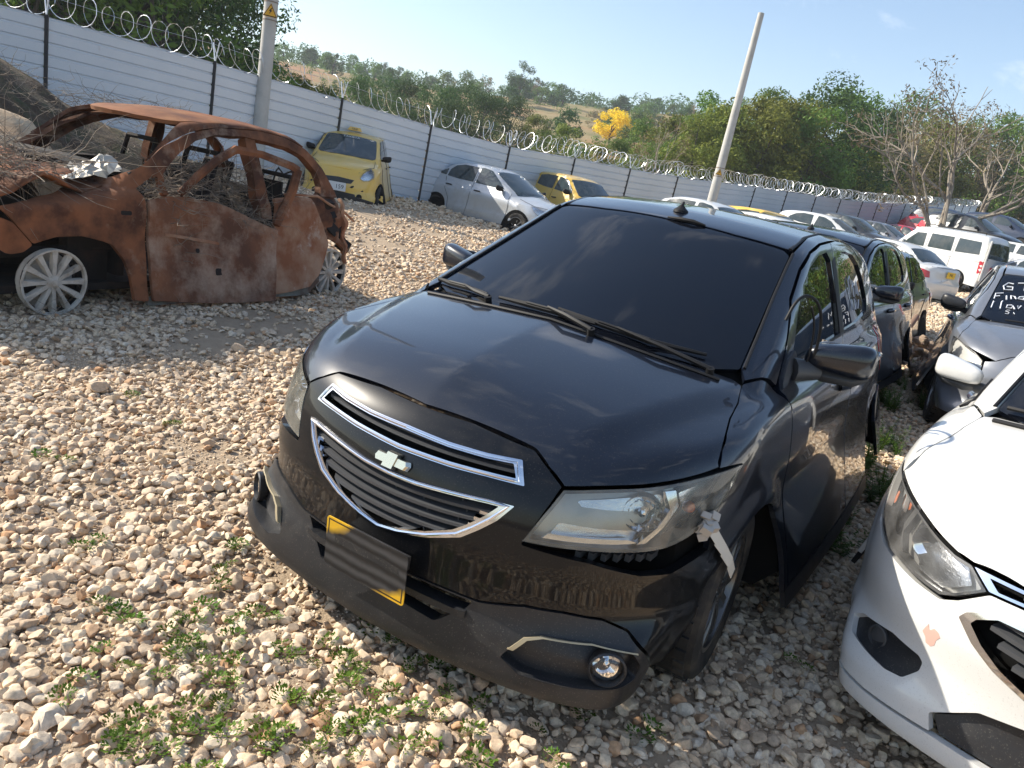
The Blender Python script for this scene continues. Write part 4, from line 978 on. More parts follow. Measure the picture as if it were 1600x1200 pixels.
# ---------------------------------------------------------------- concrete poles with their warning signs
conc = mat('pole_concrete', (.50, .49, .46), .85, noise=(3, (.40, .39, .36), .4, .7), bump=(40, .3, .004))
ylw = mat('warning_yellow', (.70, .38, .02), .5); blk = mat('sign_black', (.01, .01, .01), .6)
def pole(base, top_h, r0, r1, lab, sign_h, lean, rough=False, sw=.16):
    b = np.array([base[0], base[1], gz(base[0], base[1])-.1])
    o = empty('concrete_pole', tuple(b), 0, lab, 'pole')
    ax = UP+np.array(lean); q = MB(); n = 14; q.tube([ax*top_h*k/n for k in range(n+1)], [r0+(r1-r0)*k/n for k in range(n+1)], 24); q.build('shaft', conc, o)
    # triangular sign facing the camera
    c = ax*sign_h; v = CAM-(b+c); v[2] = 0; v /= np.linalg.norm(v); rt = np.cross(v, UP)*-1; rt = np.cross(UP, v); rr = r0+(r1-r0)*sign_h/top_h
    q = MB(); w = sw; tri = rounded(np.array([(-w, -w*.85), (w, -w*.85), (0, w*.95)]), .012)
    q.prism(tri, c+v*(rr+.004), rt, UP, v, .004); s = q.build('warning_sign', ylw, o, smooth=False)
    t2 = rounded(np.array([(-w*.93, -w*.81), (w*.93, -w*.81), (0, w*.87)]), .010); t3 = t2*.83+[0, -w*.01]
    q = MB(); m = len(t2); P = [c+v*(rr+.0085)+rt*a[0]+UP*a[1] for a in t2]+[c+v*(rr+.0085)+rt*a[0]+UP*a[1] for a in t3]
    q.add(P, [(i, (i+1) % m, (i+1) % m+m, i+m) for i in range(m)])
    z = [(.12, .38), (-.26, -.14), (-.04, -.10), (-.20, -.56), (.26, .04), (.04, .02), (.24, .36)]
    q.prism(np.array(z)*w*.95, c+v*(rr+.0083), rt, UP, v, .003); q.build('bolt_symbol', blk, s, smooth=False)
    for hh in (sign_h+w*1.2, sign_h-w*1.2): MB().lathe([(rr+.004, -.012), (rr+.006, 0), (rr+.004, .012)], 20, axis='z', c=tuple(ax*hh)).build('band', mat_band, o)
    return o
mat_band = mat('steel_band', (.25, .2, .16), .5, .6)
pole((-11.3, 8.93), 9.5, .135, .105, 'thick pale concrete pole with a yellow lightning warning triangle, behind the burnt car', 3.05, (-.055, .03, 0), sw=.13)
pole((-6.38, 21.3), 6.75, .155, .085, 'slim leaning concrete pole standing free against the sky behind the black car roof', 2.4, (-.045, .045, 0), sw=.10)

# ---------------------------------------------------------------- trees
bark_d = mat('dark_bark', (.07, .055, .042), .9, bump=(12, .5, .02)); bark_l = mat('pale_bark', (.30, .26, .21), .9, noise=(3, (.19, .155, .12), .4, .65), bump=(10, .5, .02))
def leafm(name, a, b_, c_=None):
    m = bpy.data.materials.new(name); m.use_nodes = True; nt = m.node_tree; N = nt.nodes; L = nt.links; p = N['Principled BSDF']; p.inputs['Roughness'].default_value = .6; p.inputs['Specular IOR Level'].default_value = .2
    oi = N.new('ShaderNodeObjectInfo'); g = N.new('ShaderNodeNewGeometry'); wn_ = N.new('ShaderNodeTexNoise'); wn_.inputs['Scale'].default_value = .9; wn_.inputs['Detail'].default_value = 5; wn_.inputs['Roughness'].default_value = .8; L.new(g.outputs['Position'], wn_.inputs['Vector'])
    r = N.new('ShaderNodeMapRange'); r.inputs['From Min'].default_value = .35; r.inputs['From Max'].default_value = .65; L.new(wn_.outputs['Fac'], r.inputs['Value'])
    x = N.new('ShaderNodeMix'); x.data_type = 'RGBA'; L.new(r.outputs[0], x.inputs['Factor']); x.inputs['A'].default_value = (*a, 1); x.inputs['B'].default_value = (*b_, 1)
    hs = N.new('ShaderNodeHueSaturation'); L.new(x.outputs['Result'], hs.inputs['Color'])
    v = N.new('ShaderNodeMapRange'); v.inputs['To Min'].default_value = .75; v.inputs['To Max'].default_value = 1.3; L.new(oi.outputs['Random'], v.inputs['Value']); L.new(v.outputs[0], hs.inputs['Value'])
    h = N.new('ShaderNodeMapRange'); h.inputs['To Min'].default_value = .485; h.inputs['To Max'].default_value = .515; L.new(oi.outputs['Random'], h.inputs['Value']); L.new(h.outputs[0], hs.inputs['Hue'])
    L.new(hs.outputs[0], p.inputs['Base Color'])
    tr = N.new('ShaderNodeBsdfTranslucent'); L.new(hs.outputs[0], tr.inputs['Color']); ms = N.new('ShaderNodeMixShader'); ms.inputs[0].default_value = .3; L.new(p.outputs[0], ms.inputs[1]); L.new(tr.outputs[0], ms.inputs[2]); L.new(ms.outputs[0], N['Material Output'].inputs['Surface'])
    return m
LG = {'dark': leafm('dark_leaves', (.028, .068, .016), (.075, .125, .028)), 'mid': leafm('green_leaves', (.075, .14, .022), (.14, .21, .034)), 'yel': leafm('yellow_green_leaves', (.12, .16, .026), (.23, .25, .042)),
      'dry': leafm('dry_olive_leaves', (.15, .125, .06), (.27, .21, .11)), 'gold': leafm('yellow_blossom', (.62, .40, .012), (.80, .58, .03)), 'grass': leafm('weed_leaves', (.06, .12, .012), (.13, .20, .022))}
def leaf_cloud(cent, rad, n, size, g, squash=.8):
    """leaf sprays in clumps: many small leaf blades, outward and upward facing"""
    P = []; F = []
    for c, r in zip(cent, rad):
        k = max(4, int(n*r*r/np.mean(np.array(rad)**2)))
        d = g.normal(size=(k, 3)); d /= np.linalg.norm(d, axis=1)[:, None]; rr = r*g.uniform(.35, 1.08, k)**.6
        p = c+d*rr[:, None]*[1, 1, squash]
        nrm = d+[0, 0, .5]+g.normal(0, .7, (k, 3)); nrm /= np.linalg.norm(nrm, axis=1)[:, None]
        a = np.cross(nrm, g.normal(size=(k, 3))); a /= np.linalg.norm(a, axis=1)[:, None]; b_ = np.cross(nrm, a)
        s = size*g.uniform(.6, 1.35, k)[:, None]; n0 = sum(len(x) for x in P)
        q = np.stack([p-a*s, p+b_*s*.38-a*s*.15, p+a*s, p-b_*s*.38-a*s*.15], 1).reshape(-1, 3); P.append(q)
        i = n0+np.arange(k)*4; F.append(np.stack([i, i+1, i+2, i+3], 1))
    return np.concatenate(P), np.concatenate(F)
def fast_mesh(name, V, F, m):
    k = F.shape[1]; me = bpy.data.meshes.new(name); me.vertices.add(len(V)); me.vertices.foreach_set('co', V.astype(np.float32).ravel()); me.loops.add(len(F)*k); me.loops.foreach_set('vertex_index', F.astype(np.int32).ravel()); me.polygons.add(len(F)); me.polygons.foreach_set('loop_start', np.arange(len(F), dtype=np.int32)*k); me.update(calc_edges=True); me.materials.append(m); return me
def crown_mesh(seed, h, w, nclump, nleaf, leaf, m, low=.25):
    g = np.random.default_rng(seed); C = []; Rr = []
    for i in range(nclump):
        a = g.uniform(0, 2*math.pi); t = g.uniform(0, 1); z = h*(low+(1-low)*t); pr = w*.5*math.sin(math.pi*min(1, .18+.75*t))**.7
        r = pr*math.sqrt(g.uniform(.15, 1)); C.append((r*math.cos(a), r*math.sin(a), z-.06*h)); Rr.append(w*g.uniform(.10, .22))
    V, F = leaf_cloud(np.array(C), np.array(Rr), nleaf, leaf, g); return fast_mesh('crown', V, F, m), C
def trunk_mesh(seed, h, r, C, m, n=9):
    g = np.random.default_rng(seed); q = MB(); top = np.array([g.normal(0, .04*h), g.normal(0, .04*h), h*.55]); q.tube([(0, 0, -.3), top*.5+g.normal(0, .03*h, 3)*[1, 1, 0], top], [r, r*.75, r*.5], 7)
    idx = g.permutation(len(C))[:n]
    for i in idx:
        c = np.array(C[i]); s = top*g.uniform(.4, 1.); mid = (s+c)/2+g.normal(0, .03*h, 3); q.tube([s, mid, c], [r*.4, r*.25, r*.08], 5)
    me = bpy.data.meshes.new('trunk'); me.from_pydata([tuple(map(float, v)) for v in q.V], [], q.F); me.materials.append(m); return me
PROTO = {}
def proto(key, seed, h, w, ncl, nl, leaf, lm, low=.2, tr=.12):
    cm, C = crown_mesh(seed, h, w, ncl, nl, leaf, LG[lm], low); PROTO[key] = (cm, trunk_mesh(seed, h, tr, C, bark_d), h)
for i in range(3): proto('near_dark%d' % i, 10+i, 6.5, 6.4, 46, 190, .11, 'dark', .05, .18)
for i in range(3): proto('near_mid%d' % i, 20+i, 6., 5.0, 44, 170, .12, 'mid', .02, .14)
for i in range(3): proto('near_yel%d' % i, 30+i, 6., 4.6, 44, 150, .12, 'yel', .02, .14)
for i in range(2): proto('near_dry%d' % i, 40+i, 5.5, 4.6, 34, 80, .10, 'dry', .05, .12)
for i in range(3): proto('far_dark%d' % i, 50+i, 6., 6.0, 26, 60, .26, 'dark', .08, .2)
for i in range(3): proto('far_mid%d' % i, 60+i, 5.5, 5.2, 24, 55, .26, 'mid', .04, .16)
for i in range(2): proto('far_dry%d' % i, 70+i, 5., 4.6, 22, 45, .22, 'dry', .05, .14)
proto('gold0', 80, 5.5, 5.6, 26, 150, .16, 'gold', .40, .16)
proto('tall0', 81, 9., 6.0, 28, 110, .20, 'dark', .45, .22)
def tree(key, x, y, s, label, group=None, sz=1., name='tree', z=None):
    cm, tm, h = PROTO[key]; z = gz(x, y) if z is None else z
    r = empty(name, (x, y, z-.05), rng.uniform(0, 6.28), label, 'tree', group); r.scale = (s, s, s*sz)
    for nm, me_ in (('crown', cm), ('trunk', tm)):
        o = bpy.data.objects.new(nm, me_); link(o); o.parent = r
    return r
def at(u, v, D):
    d = np.array([(u-800)/1204.893, -(v-600)/1204.893, 1.])*D
    return CAM+d@CR
ORD = ['leftmost', 'second', 'third', 'fourth', 'fifth', 'sixth', 'seventh', 'eighth', 'ninth', 'tenth', 'eleventh', 'twelfth', 'thirteenth', 'fourteenth', 'fifteenth', 'sixteenth']
def ranked(lst, what):
    order = sorted(range(len(lst)), key=lambda i: lst[i][0]); out = [None]*len(lst)
    for k, i in enumerate(order): out[i] = (ORD[k] if k == 0 else ORD[k]+' from the left')+' of '+what
    return out
def plant(kind, u, D, s, label, group, v=260, sz=1., name='tree'):
    p = at(u, v, D); return tree(kind, p[0], p[1], s, label, group, sz, name)
# just beyond the fence, left: tall dark trees
L1 = 'dense dark green tree rising just beyond the left end of the fence'; G1 = 'dark trees beyond the left end of the fence'
T1 = [(-160, 20, 1.2), (-40, 24, 1.15), (60, 20, 1.05), (130, 25, 1.15), (210, 22, 1.05), (270, 26, 1.0), (330, 29, .92), (-100, 30, 1.5), (20, 33, 1.5), (120, 34, 1.45), (225, 35, 1.35), (300, 38, 1.1)]
R1 = ranked(T1, 'the tall dark trees beyond the left fence end')
T2 = [(560, 56, .62), (595, 60, .68), (640, 60, .66), (678, 58, .70), (715, 62, .76), (752, 60, .66), (790, 64, .66), (620, 52, .5), (700, 53, .55)]
R2 = ranked(T2, 'the leafy dark tree clump behind the middle fence')
T3 = [(420, 24, .42), (450, 27, .42), (500, 30, .40), (540, 30, .36), (850, 48, .50), (880, 52, .55), (905, 46, .42), (935, 44, .45), (965, 46, .5), (1000, 44, .52), (1030, 43, .56), (1045, 50, .8), (985, 55, .7), (830, 60, .55)]
R3 = ranked(T3, 'the low green bushes above the razor wire')
for i, (u, D, s) in enumerate(T1):
    plant('near_dark%d' % (i % 3) if i not in (2, 4) else 'near_mid%d' % (i % 3), u, D, s, R1[i], G1, v=60)
L2 = 'leafy dark green tree in the clump behind the middle of the fence'; G2 = 'tree clump behind the middle of the fence'
for i, (u, D, s) in enumerate(T2):
    plant('near_dark%d' % (i % 3), u, D, s, R2[i], G2, v=215)
L3 = 'low green bush showing just above the razor wire'; G3 = 'bushes just above the razor wire'
for i, (u, D, s) in enumerate(T3):
    plant(('near_mid%d', 'near_yel%d')[i % 2] % (i % 3), u, D, s, R3[i], G3, v=250, name='bush')
L4 = 'yellow green leafy tree in the thick hedge behind the right half of the fence'; G4 = 'hedge trees behind the right half of the fence'
T4 = [(1065, 47, .85, 'near_mid0'), (1090, 42, .85, 'near_yel0'), (1120, 44, .95, 'near_yel1'), (1150, 46, 1.08, 'near_yel2'), (1180, 44, 1.02, 'near_yel0'), (1210, 46, 1.10, 'near_yel1'), (1240, 48, 1.12, 'near_yel2'), (1265, 46, 1.08, 'near_mid1'), (1290, 50, 1.22, 'near_dark1'), (1310, 52, 1.25, 'near_mid2'), (1335, 50, .98, 'near_yel0'), (1100, 52, 1.1, 'near_mid1'), (1190, 54, 1.15, 'near_mid2'), (1355, 56, 1.1, 'near_dark2')]
R4 = ranked(T4, 'the yellow green hedge trees behind the right fence')
T5 = [(1375, 58, 1.15, 'near_dry0'), (1400, 62, 1.3, 'near_dry1'), (1430, 66, 1.3, 'near_yel1'), (1455, 64, 1.3, 'near_yel0'), (1490, 70, 1.5, 'near_dry1'), (1520, 72, 1.5, 'near_dry0'), (1550, 70, 1.5, 'near_mid0'), (1585, 74, 1.5, 'near_dry1'), (1620, 76, 1.6, 'near_dry0'), (1410, 74, 1.7, 'near_mid0'), (1470, 78, 1.7, 'near_dry1'), (1540, 82, 1.7, 'near_mid1'), (1600, 84, 1.8, 'near_dry0'), (1660, 70, 1.5, 'near_mid2')]
R5 = ranked(T5, 'the dry olive trees behind the bare tree')
for i, (u, D, s, k) in enumerate(T4):
    plant(k, u, D, s, R4[i], G4, v=250)
L5 = 'dry olive coloured tree behind the bare tree at the right'; G5 = 'dry trees behind the bare tree'
for i, (u, D, s, k) in enumerate(T5):
    plant(k, u, D, s, R5[i], G5, v=280)
plant('gold0', 960, 92, .90, 'tree covered in bright yellow blossom on the hillside', None, v=190, sz=.9)
plant('far_mid1', 985, 84, .5, 'green tree standing in front of the yellow blossoming tree', None, v=200)
plant('tall0', 815, 150, .88, 'lone tall round crowned tree standing out on the ridge', None, v=110)
L6 = 'scrub tree on the dry hillside'; G6 = 'scrub trees scattered over the hillside'
g6 = np.random.default_rng(5)
cnt = 0
while cnt < 130:
    u = g6.uniform(390, 1250); r = 75+150*g6.uniform()**.75
    el = 0; p = at(u, 150, r)
    az = math.degrees(math.atan2(p[0]-CAM[0], p[1]-CAM[1]))
    # leave the two dry clearings open
    if 420 < u < 500 and 75 < r < 150: continue
    if 770 < u < 940 and 80 < r < 150 and g6.uniform() < .85: continue
    if 560 < u < 770 and 100 < r < 135 and g6.uniform() < .7: continue
    k = g6.choice(['far_dark%d' % g6.integers(3), 'far_mid%d' % g6.integers(3), 'far_dry%d' % g6.integers(2)], p=[.38, .46, .16])
    tree(k, p[0], p[1], g6.uniform(.45, .95)*(1 if r > 120 else .8), L6, G6, g6.uniform(.75, 1.1)); cnt += 1
# the trees on the far side of the yard, which the car windows mirror
g7 = np.random.default_rng(15)
for i in range(34):
    a = math.radians(9+1.9*i); r = g7.uniform(34, 52); tree('near_%s%d' % (('dark', 'mid', 'yel')[i % 3], g7.integers(3)), CAM[0]+r*math.sin(a), CAM[1]+10+r*math.cos(a), g7.uniform(.9, 1.3), 'green tree beyond the right side of the yard, seen only mirrored in car windows', 'trees mirrored in the car windows')
# ridge line wood, one mass
VV = []; FF = []; n0 = 0
for i in range(340):
    u = g6.uniform(-300, 1900); r = g6.uniform(180, 232); p = at(u, 120, r)
    C = np.array([[p[0], p[1], gz(p[0], p[1])+g6.uniform(.8, 2.6)]]); V_, F_ = leaf_cloud(C, np.array([g6.uniform(2.0, 3.6)]), 90, .42, g6, .75); VV.append(V_); FF.append(F_+n0); n0 += len(V_)
o = bpy.data.objects.new('ridge_wood', fast_mesh('ridge_wood', np.concatenate(VV), np.concatenate(FF), LG['dark'])); link(o); tag(o, 'dark wood covering the far ridge', 'wood', kind='stuff')
# hillside scrub: low cover
VV = []; FF = []; n0 = 0
for i in range(620):
    u = g6.uniform(380, 1600); r = 48+150*g6.uniform()**.9; p = at(u, 150, r)
    if p[0]+13.8 > .2155*p[1] and r < 80: continue
    if (420 < u < 500 and 75 < r < 150) or (770 < u < 940 and 80 < r < 150): 
        if g6.uniform() < .8: continue
    C = np.array([[p[0], p[1], gz(p[0], p[1])+.25]]); V_, F_ = leaf_cloud(C, np.array([g6.uniform(.5, 1.3)]), 34, .22, g6, .6); VV.append(V_); FF.append(F_+n0); n0 += len(V_)
o = bpy.data.objects.new('hillside_scrub', fast_mesh('hillside_scrub', np.concatenate(VV), np.concatenate(FF), LG['mid'])); link(o); tag(o, 'low green scrub over the dry hillside', 'scrub', kind='stuff')

def bare_tree(base, h, label, seed, stems, leafy=.25, spread=.5, depth=5):
    g = np.random.default_rng(seed); o = empty('bare_tree', tuple(base), 0, label, 'tree'); big = MB(); small = MB(); tips = []
    def grow(p, d, L, r, k):
        n = 3; pts = [p]; q = p.copy(); dd = d.copy()
        for i in range(n):
            dd = dd+g.normal(0, .13, 3); dd[2] += .03; dd /= np.linalg.norm(dd); q = q+dd*L/n; pts.append(q.copy())
        (big if k >= depth-2 else small).tube(pts, [r, r*.88, r*.78, r*.66], 7 if k >= depth-1 else 4, caps=False)
        if k == 0: tips.append(q); return
        m = (2 if g.uniform() < .62 else 3) if k > 1 else g.integers(2, 4)
        for j in range(m):
            s = dd+g.normal(0, spread, 3); s[2] = s[2]*.8+.12; s /= np.linalg.norm(s)
            st = pts[-1] if j < 2 else pts[g.integers(1, 3)]
            grow(st, s, L*g.uniform(.60, .86), r*g.uniform(.5, .68), k-1)
    if False: pass
    for (dx, dy, tz, L, r) in stems: grow(np.array([dx*.04, dy*.04, -.1]), np.array([dx, dy, tz])/np.linalg.norm([dx, dy, tz]), L, r, depth)
    big.build('limbs', bark_l, o); small.build('twigs', bark_l, o)['kind'] = 'stuff'
    T = np.array(tips); T = T[g.uniform(size=len(T)) < leafy]
    if len(T):
        V_, F_ = leaf_cloud(T, np.full(len(T), .32), 14, .075, g); c = bpy.data.objects.new('leaves', fast_mesh('leaves', V_, F_, LG['dry'])); link(c); c.parent = o
    return o
p = at(1470, 345, 33); bare_tree((p[0], p[1], gz(p[0], p[1])), 7, 'big bare many stemmed tree standing among the parked cars at the right', 3, [(-.55, .1, 1, 2.4, .12), (.12, 0, 1, 2.55, .15), (.6, .2, .8, 2.3, .11), (-.16, -.2, 1, 2.0, .09), (.3, .1, 1, 2.3, .10)], .30, .40, 5)
p = at(1535, 330, 46); bare_tree((p[0], p[1], gz(p[0], p[1])), 7, 'smaller pale bare tree by the right edge of the picture, beyond the bare tree', 9, [(.1, .1, 1, 2.5, .14), (.6, 0, .9, 2.2, .11), (-.3, .1, .9, 2.0, .09)], .3, .42, 4)
p = at(1015, 240, 40); bare_tree((p[0], p[1], gz(p[0], p[1])), 5, 'thin leafless shrub behind the fence left of the free standing pole', 12, [(-.3, .1, 1, 1.4, .04), (.3, 0, 1, 1.5, .04), (0, .2, 1, 1.6, .045)], .2, .4, 4)
p = at(1400, 250, 52); bare_tree((p[0], p[1], gz(p[0], p[1])), 5, 'tangled greyish brown leafless shrub behind the far fence', 14, [(-.5, .1, 1, 2.2, .06), (.4, 0, 1, 2.2, .06), (0, .2, 1, 2.4, .07)], .3, .5, 5)
# ---------------------------------------------------------------- gravel: real stones scattered by geometry nodes
def stone_mesh(seed, detail=2):
    g = np.random.default_rng(seed); bm = bmesh.new(); bmesh.ops.create_icosphere(bm, subdivisions=detail, radius=1.)
    ax = g.uniform(.68, 1.15, 3); ax[2] *= .8; planes = g.normal(size=(13, 3)); planes /= np.linalg.norm(planes, axis=1)[:, None]; off = g.uniform(.50, .86, 13)
    for v in bm.verts:
        p = np.array(v.co)
        for n, d in zip(planes, off):
            t = p@n
            if t > d: p = p-n*(t-d)*.97
        p = p*ax*(1+.05*math.sin(7*p[0]+seed)*math.cos(6*p[1]+2*p[2])); v.co = p
    me = bpy.data.meshes.new('stone'); bm.to_mesh(me); bm.free(); me.polygons.foreach_set('use_smooth', [True]*len(me.polygons)); me.set_sharp_from_angle(angle=R(24)); return me
def stone_mat():
    m = bpy.data.materials.new('limestone'); m.use_nodes = True; nt = m.node_tree; N = nt.nodes; L = nt.links; b = N['Principled BSDF']; b.inputs['Roughness'].default_value = .9; b.inputs['Specular IOR Level'].default_value = .2
    oi = N.new('ShaderNodeObjectInfo'); cr = N.new('ShaderNodeValToRGB'); L.new(oi.outputs['Random'], cr.inputs[0])
    cols = [(0, (.46, .34, .235)), (.10, (.60, .46, .32)), (.35, (.76, .61, .43)), (.60, (.71, .53, .355)), (.78, (.67, .56, .43)), (.90, (.78, .66, .50)), (.965, (.56, .33, .18)), (1., (.42, .30, .20))]
    e = cr.color_ramp.elements
    while len(e) < len(cols): e.new(.5)
    for x, (p, c) in zip(e, cols): x.position = p; x.color = (*c, 1)
    g = N.new('ShaderNodeNewGeometry'); n = N.new('ShaderNodeTexNoise'); n.inputs['Scale'].default_value = 55; n.inputs['Detail'].default_value = 6; n.inputs['Roughness'].default_value = .7; L.new(g.outputs['Position'], n.inputs['Vector'])
    r = N.new('ShaderNodeMapRange'); r.inputs['From Min'].default_value = .35; r.inputs['From Max'].default_value = .72; r.inputs['To Min'].default_value = 1.12; r.inputs['To Max'].default_value = .62; L.new(n.outputs['Fac'], r.inputs['Value'])
    hs = N.new('ShaderNodeHueSaturation'); L.new(cr.outputs[0], hs.inputs['Color']); L.new(r.outputs[0], hs.inputs['Value']); L.new(hs.outputs[0], b.inputs['Base Color'])
    bp = N.new('ShaderNodeBump'); bp.inputs['Strength'].default_value = .55; bp.inputs['Distance'].default_value = .004; L.new(n.outputs['Fac'], bp.inputs['Height']); L.new(bp.outputs[0], b.inputs['Normal'])
    return m
SM = stone_mat()
hid = bpy.data.collections.new('stone_kinds')
stones = []
for i in range(8):
    me_ = stone_mesh(100+i, 3); me_.materials.append(SM); o = bpy.data.objects.new('stone_kind', me_); hid.objects.link(o); stones.append(o)
def patchy(x, y): return lumps(x*1.0+4, y*1.0+2, .9)*.6+lumps(x-2, y+7, 2.3)*.4
def scatter(name, pts, scl, coll, label, seed, cat='gravel', tilt=1.):
    """points with a size each; geometry nodes put a random member of the collection on every point"""
    me_ = bpy.data.meshes.new(name); me_.vertices.add(len(pts)); me_.vertices.foreach_set('co', pts.astype(np.float32).ravel())
    a = me_.attributes.new('size', 'FLOAT', 'POINT'); a.data.foreach_set('value', scl.astype(np.float32))
    g = np.random.default_rng(seed); ro = g.uniform(-1, 1, (len(pts), 3))*[.5*tilt, .5*tilt, 3.14]
    a = me_.attributes.new('turn', 'FLOAT_VECTOR', 'POINT'); a.data.foreach_set('vector', ro.astype(np.float32).ravel())
    o = bpy.data.objects.new(name, me_); link(o)
    ng = bpy.data.node_groups.new(name, 'GeometryNodeTree'); ng.interface.new_socket('Geometry', in_out='INPUT', socket_type='NodeSocketGeometry'); ng.interface.new_socket('Geometry', in_out='OUTPUT', socket_type='NodeSocketGeometry')
    N = ng.nodes; L = ng.links; i = N.new('NodeGroupInput'); u = N.new('NodeGroupOutput'); mp = N.new('GeometryNodeMeshToPoints'); ip = N.new('GeometryNodeInstanceOnPoints'); ci = N.new('GeometryNodeCollectionInfo'); ci.inputs['Collection'].default_value = coll; ci.inputs['Separate Children'].default_value = True; ci.inputs['Reset Children'].default_value = True
    n1 = N.new('GeometryNodeInputNamedAttribute'); n1.data_type = 'FLOAT'; n1.inputs['Name'].default_value = 'size'; n2 = N.new('GeometryNodeInputNamedAttribute'); n2.data_type = 'FLOAT_VECTOR'; n2.inputs['Name'].default_value = 'turn'
    e2 = N.new('FunctionNodeEulerToRotation'); L.new(n2.outputs['Attribute'], e2.inputs[0])
    L.new(i.outputs[0], mp.inputs['Mesh']); L.new(mp.outputs[0], ip.inputs['Points']); L.new(ci.outputs[0], ip.inputs['Instance']); ip.inputs['Pick Instance'].default_value = True; L.new(e2.outputs[0], ip.inputs['Rotation']); L.new(n1.outputs['Attribute'], ip.inputs['Scale']); L.new(ip.outputs[0], u.inputs[0])
    md = o.modifiers.new('scatter', 'NODES'); md.node_group = ng
    tag(o, label, cat, kind='stuff'); return o
def sample_ground(n, rmax, rmin, g, umin=-120, umax=1720):
    """points spread evenly over the ground inside the view wedge"""
    out = []
    a0, a1 = (math.radians(-110), math.radians(55)) if rmax <= 9 else (math.radians(-80), math.radians(34))
    while sum(len(o) for o in out) < n:
        m = n*2; r = np.sqrt(g.uniform(rmin**2, rmax**2, m)); a = g.uniform(a0, a1, m); x = CAM[0]+r*np.sin(a); y = CAM[1]+r*np.cos(a)
        k = (x > -12.9+.2155*(y-5.4)) & ~((x > -.6) & (x < .6) & (y > .9) & (y < 3.2)); out.append(np.stack([x[k], y[k]], 1))
    return np.concatenate(out)[:n]
gg = np.random.default_rng(77)
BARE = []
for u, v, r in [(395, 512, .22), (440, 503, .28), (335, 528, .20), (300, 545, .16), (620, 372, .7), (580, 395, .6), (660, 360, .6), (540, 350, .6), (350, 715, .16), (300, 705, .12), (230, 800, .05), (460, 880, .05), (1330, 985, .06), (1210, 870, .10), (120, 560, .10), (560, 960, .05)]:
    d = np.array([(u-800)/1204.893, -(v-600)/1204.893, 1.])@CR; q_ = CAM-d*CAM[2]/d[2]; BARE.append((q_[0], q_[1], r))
tot = []
for (rmin, rmax, dens, s0, s1, lab) in [(0.5, 4.6, 1700, .010, .029, 'near'), (4.6, 9, 860, .013, .032, 'mid'), (9, 17, 260, .02, .042, 'far'), (17, 32, 55, .035, .07, 'farther')]:
    A = (rmax**2-rmin**2)*math.radians(165 if rmax <= 9 else 114)/2; n = int(A*dens*.85)
    P2 = sample_ground(n, rmax, rmin, gg); x, y = P2[:, 0], P2[:, 1]
    pt = patchy(x, y); keep = gg.uniform(size=n) < np.clip(1.25-1.6*np.clip(pt-.12, 0, 1), .25, 1); x, y = x[keep], y[keep]
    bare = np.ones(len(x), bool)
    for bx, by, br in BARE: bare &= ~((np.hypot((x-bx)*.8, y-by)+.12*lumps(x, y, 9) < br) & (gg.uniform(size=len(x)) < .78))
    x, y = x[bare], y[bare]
    sz = s0+(s1-s0)*gg.uniform(size=len(x))**1.5; big = gg.uniform(size=len(x)) < .006; sz[big] *= gg.uniform(1.3, 1.9, big.sum())
    z = land(x, y)+bumps(x, y)+sz*gg.uniform(.05, .75, len(x))
    tot.append((np.stack([x, y, z], 1), sz))
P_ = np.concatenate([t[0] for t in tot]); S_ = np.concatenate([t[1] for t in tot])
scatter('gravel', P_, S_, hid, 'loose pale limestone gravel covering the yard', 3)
# fine grit between the stones
n = 70000; P2 = sample_ground(n, 5.2, .5, gg); s = gg.uniform(.003, .009, n); scatter('grit', np.stack([P2[:, 0], P2[:, 1], land(P2[:, 0], P2[:, 1])+bumps(P2[:, 0], P2[:, 1])+s*.4], 1), s, hid, 'fine limestone grit between the stones', 4)
print('stones', len(P_))
# low creeping weeds between the stones
wk = bpy.data.collections.new('weed_kinds')
def weed(seed, n, h, w, leaf, m):
    g = np.random.default_rng(seed); V = []; F = []
    for i in range(n):
        a = g.uniform(0, 6.28); r = w*math.sqrt(g.uniform()); x, y = r*math.cos(a), r*math.sin(a); z = h*g.uniform(.3, 1)*(1-.5*r/w); d = np.array([math.cos(a+g.normal(0, .8)), math.sin(a+g.normal(0, .8)), g.uniform(.1, .9)]); d /= np.linalg.norm(d); s = np.cross(d, [0, 0, 1]); s /= np.linalg.norm(s)+1e-9; p = np.array([x, y, z]); L = leaf*g.uniform(.6, 1.3); k = len(V)
        V += [p, p+d*L*.5+s*L*.30, p+d*L, p+d*L*.5-s*L*.30]; F.append((k, k+1, k+2, k+3))
    me_ = fast_mesh('weed', np.array(V), np.array(F), m); o = bpy.data.objects.new('weed_kind', me_); return o
for i in range(4): wk.objects.link(weed(i, 60, .034, .055, .021, LG['grass']))
def clusters(cents, per, g):
    out = []
    for (x, y, r, n) in cents:
        a = g.uniform(0, 6.28, n); rr = r*np.sqrt(g.uniform(size=n)); out.append(np.stack([x+rr*np.cos(a), y+rr*np.sin(a)], 1))
    return np.concatenate(out)
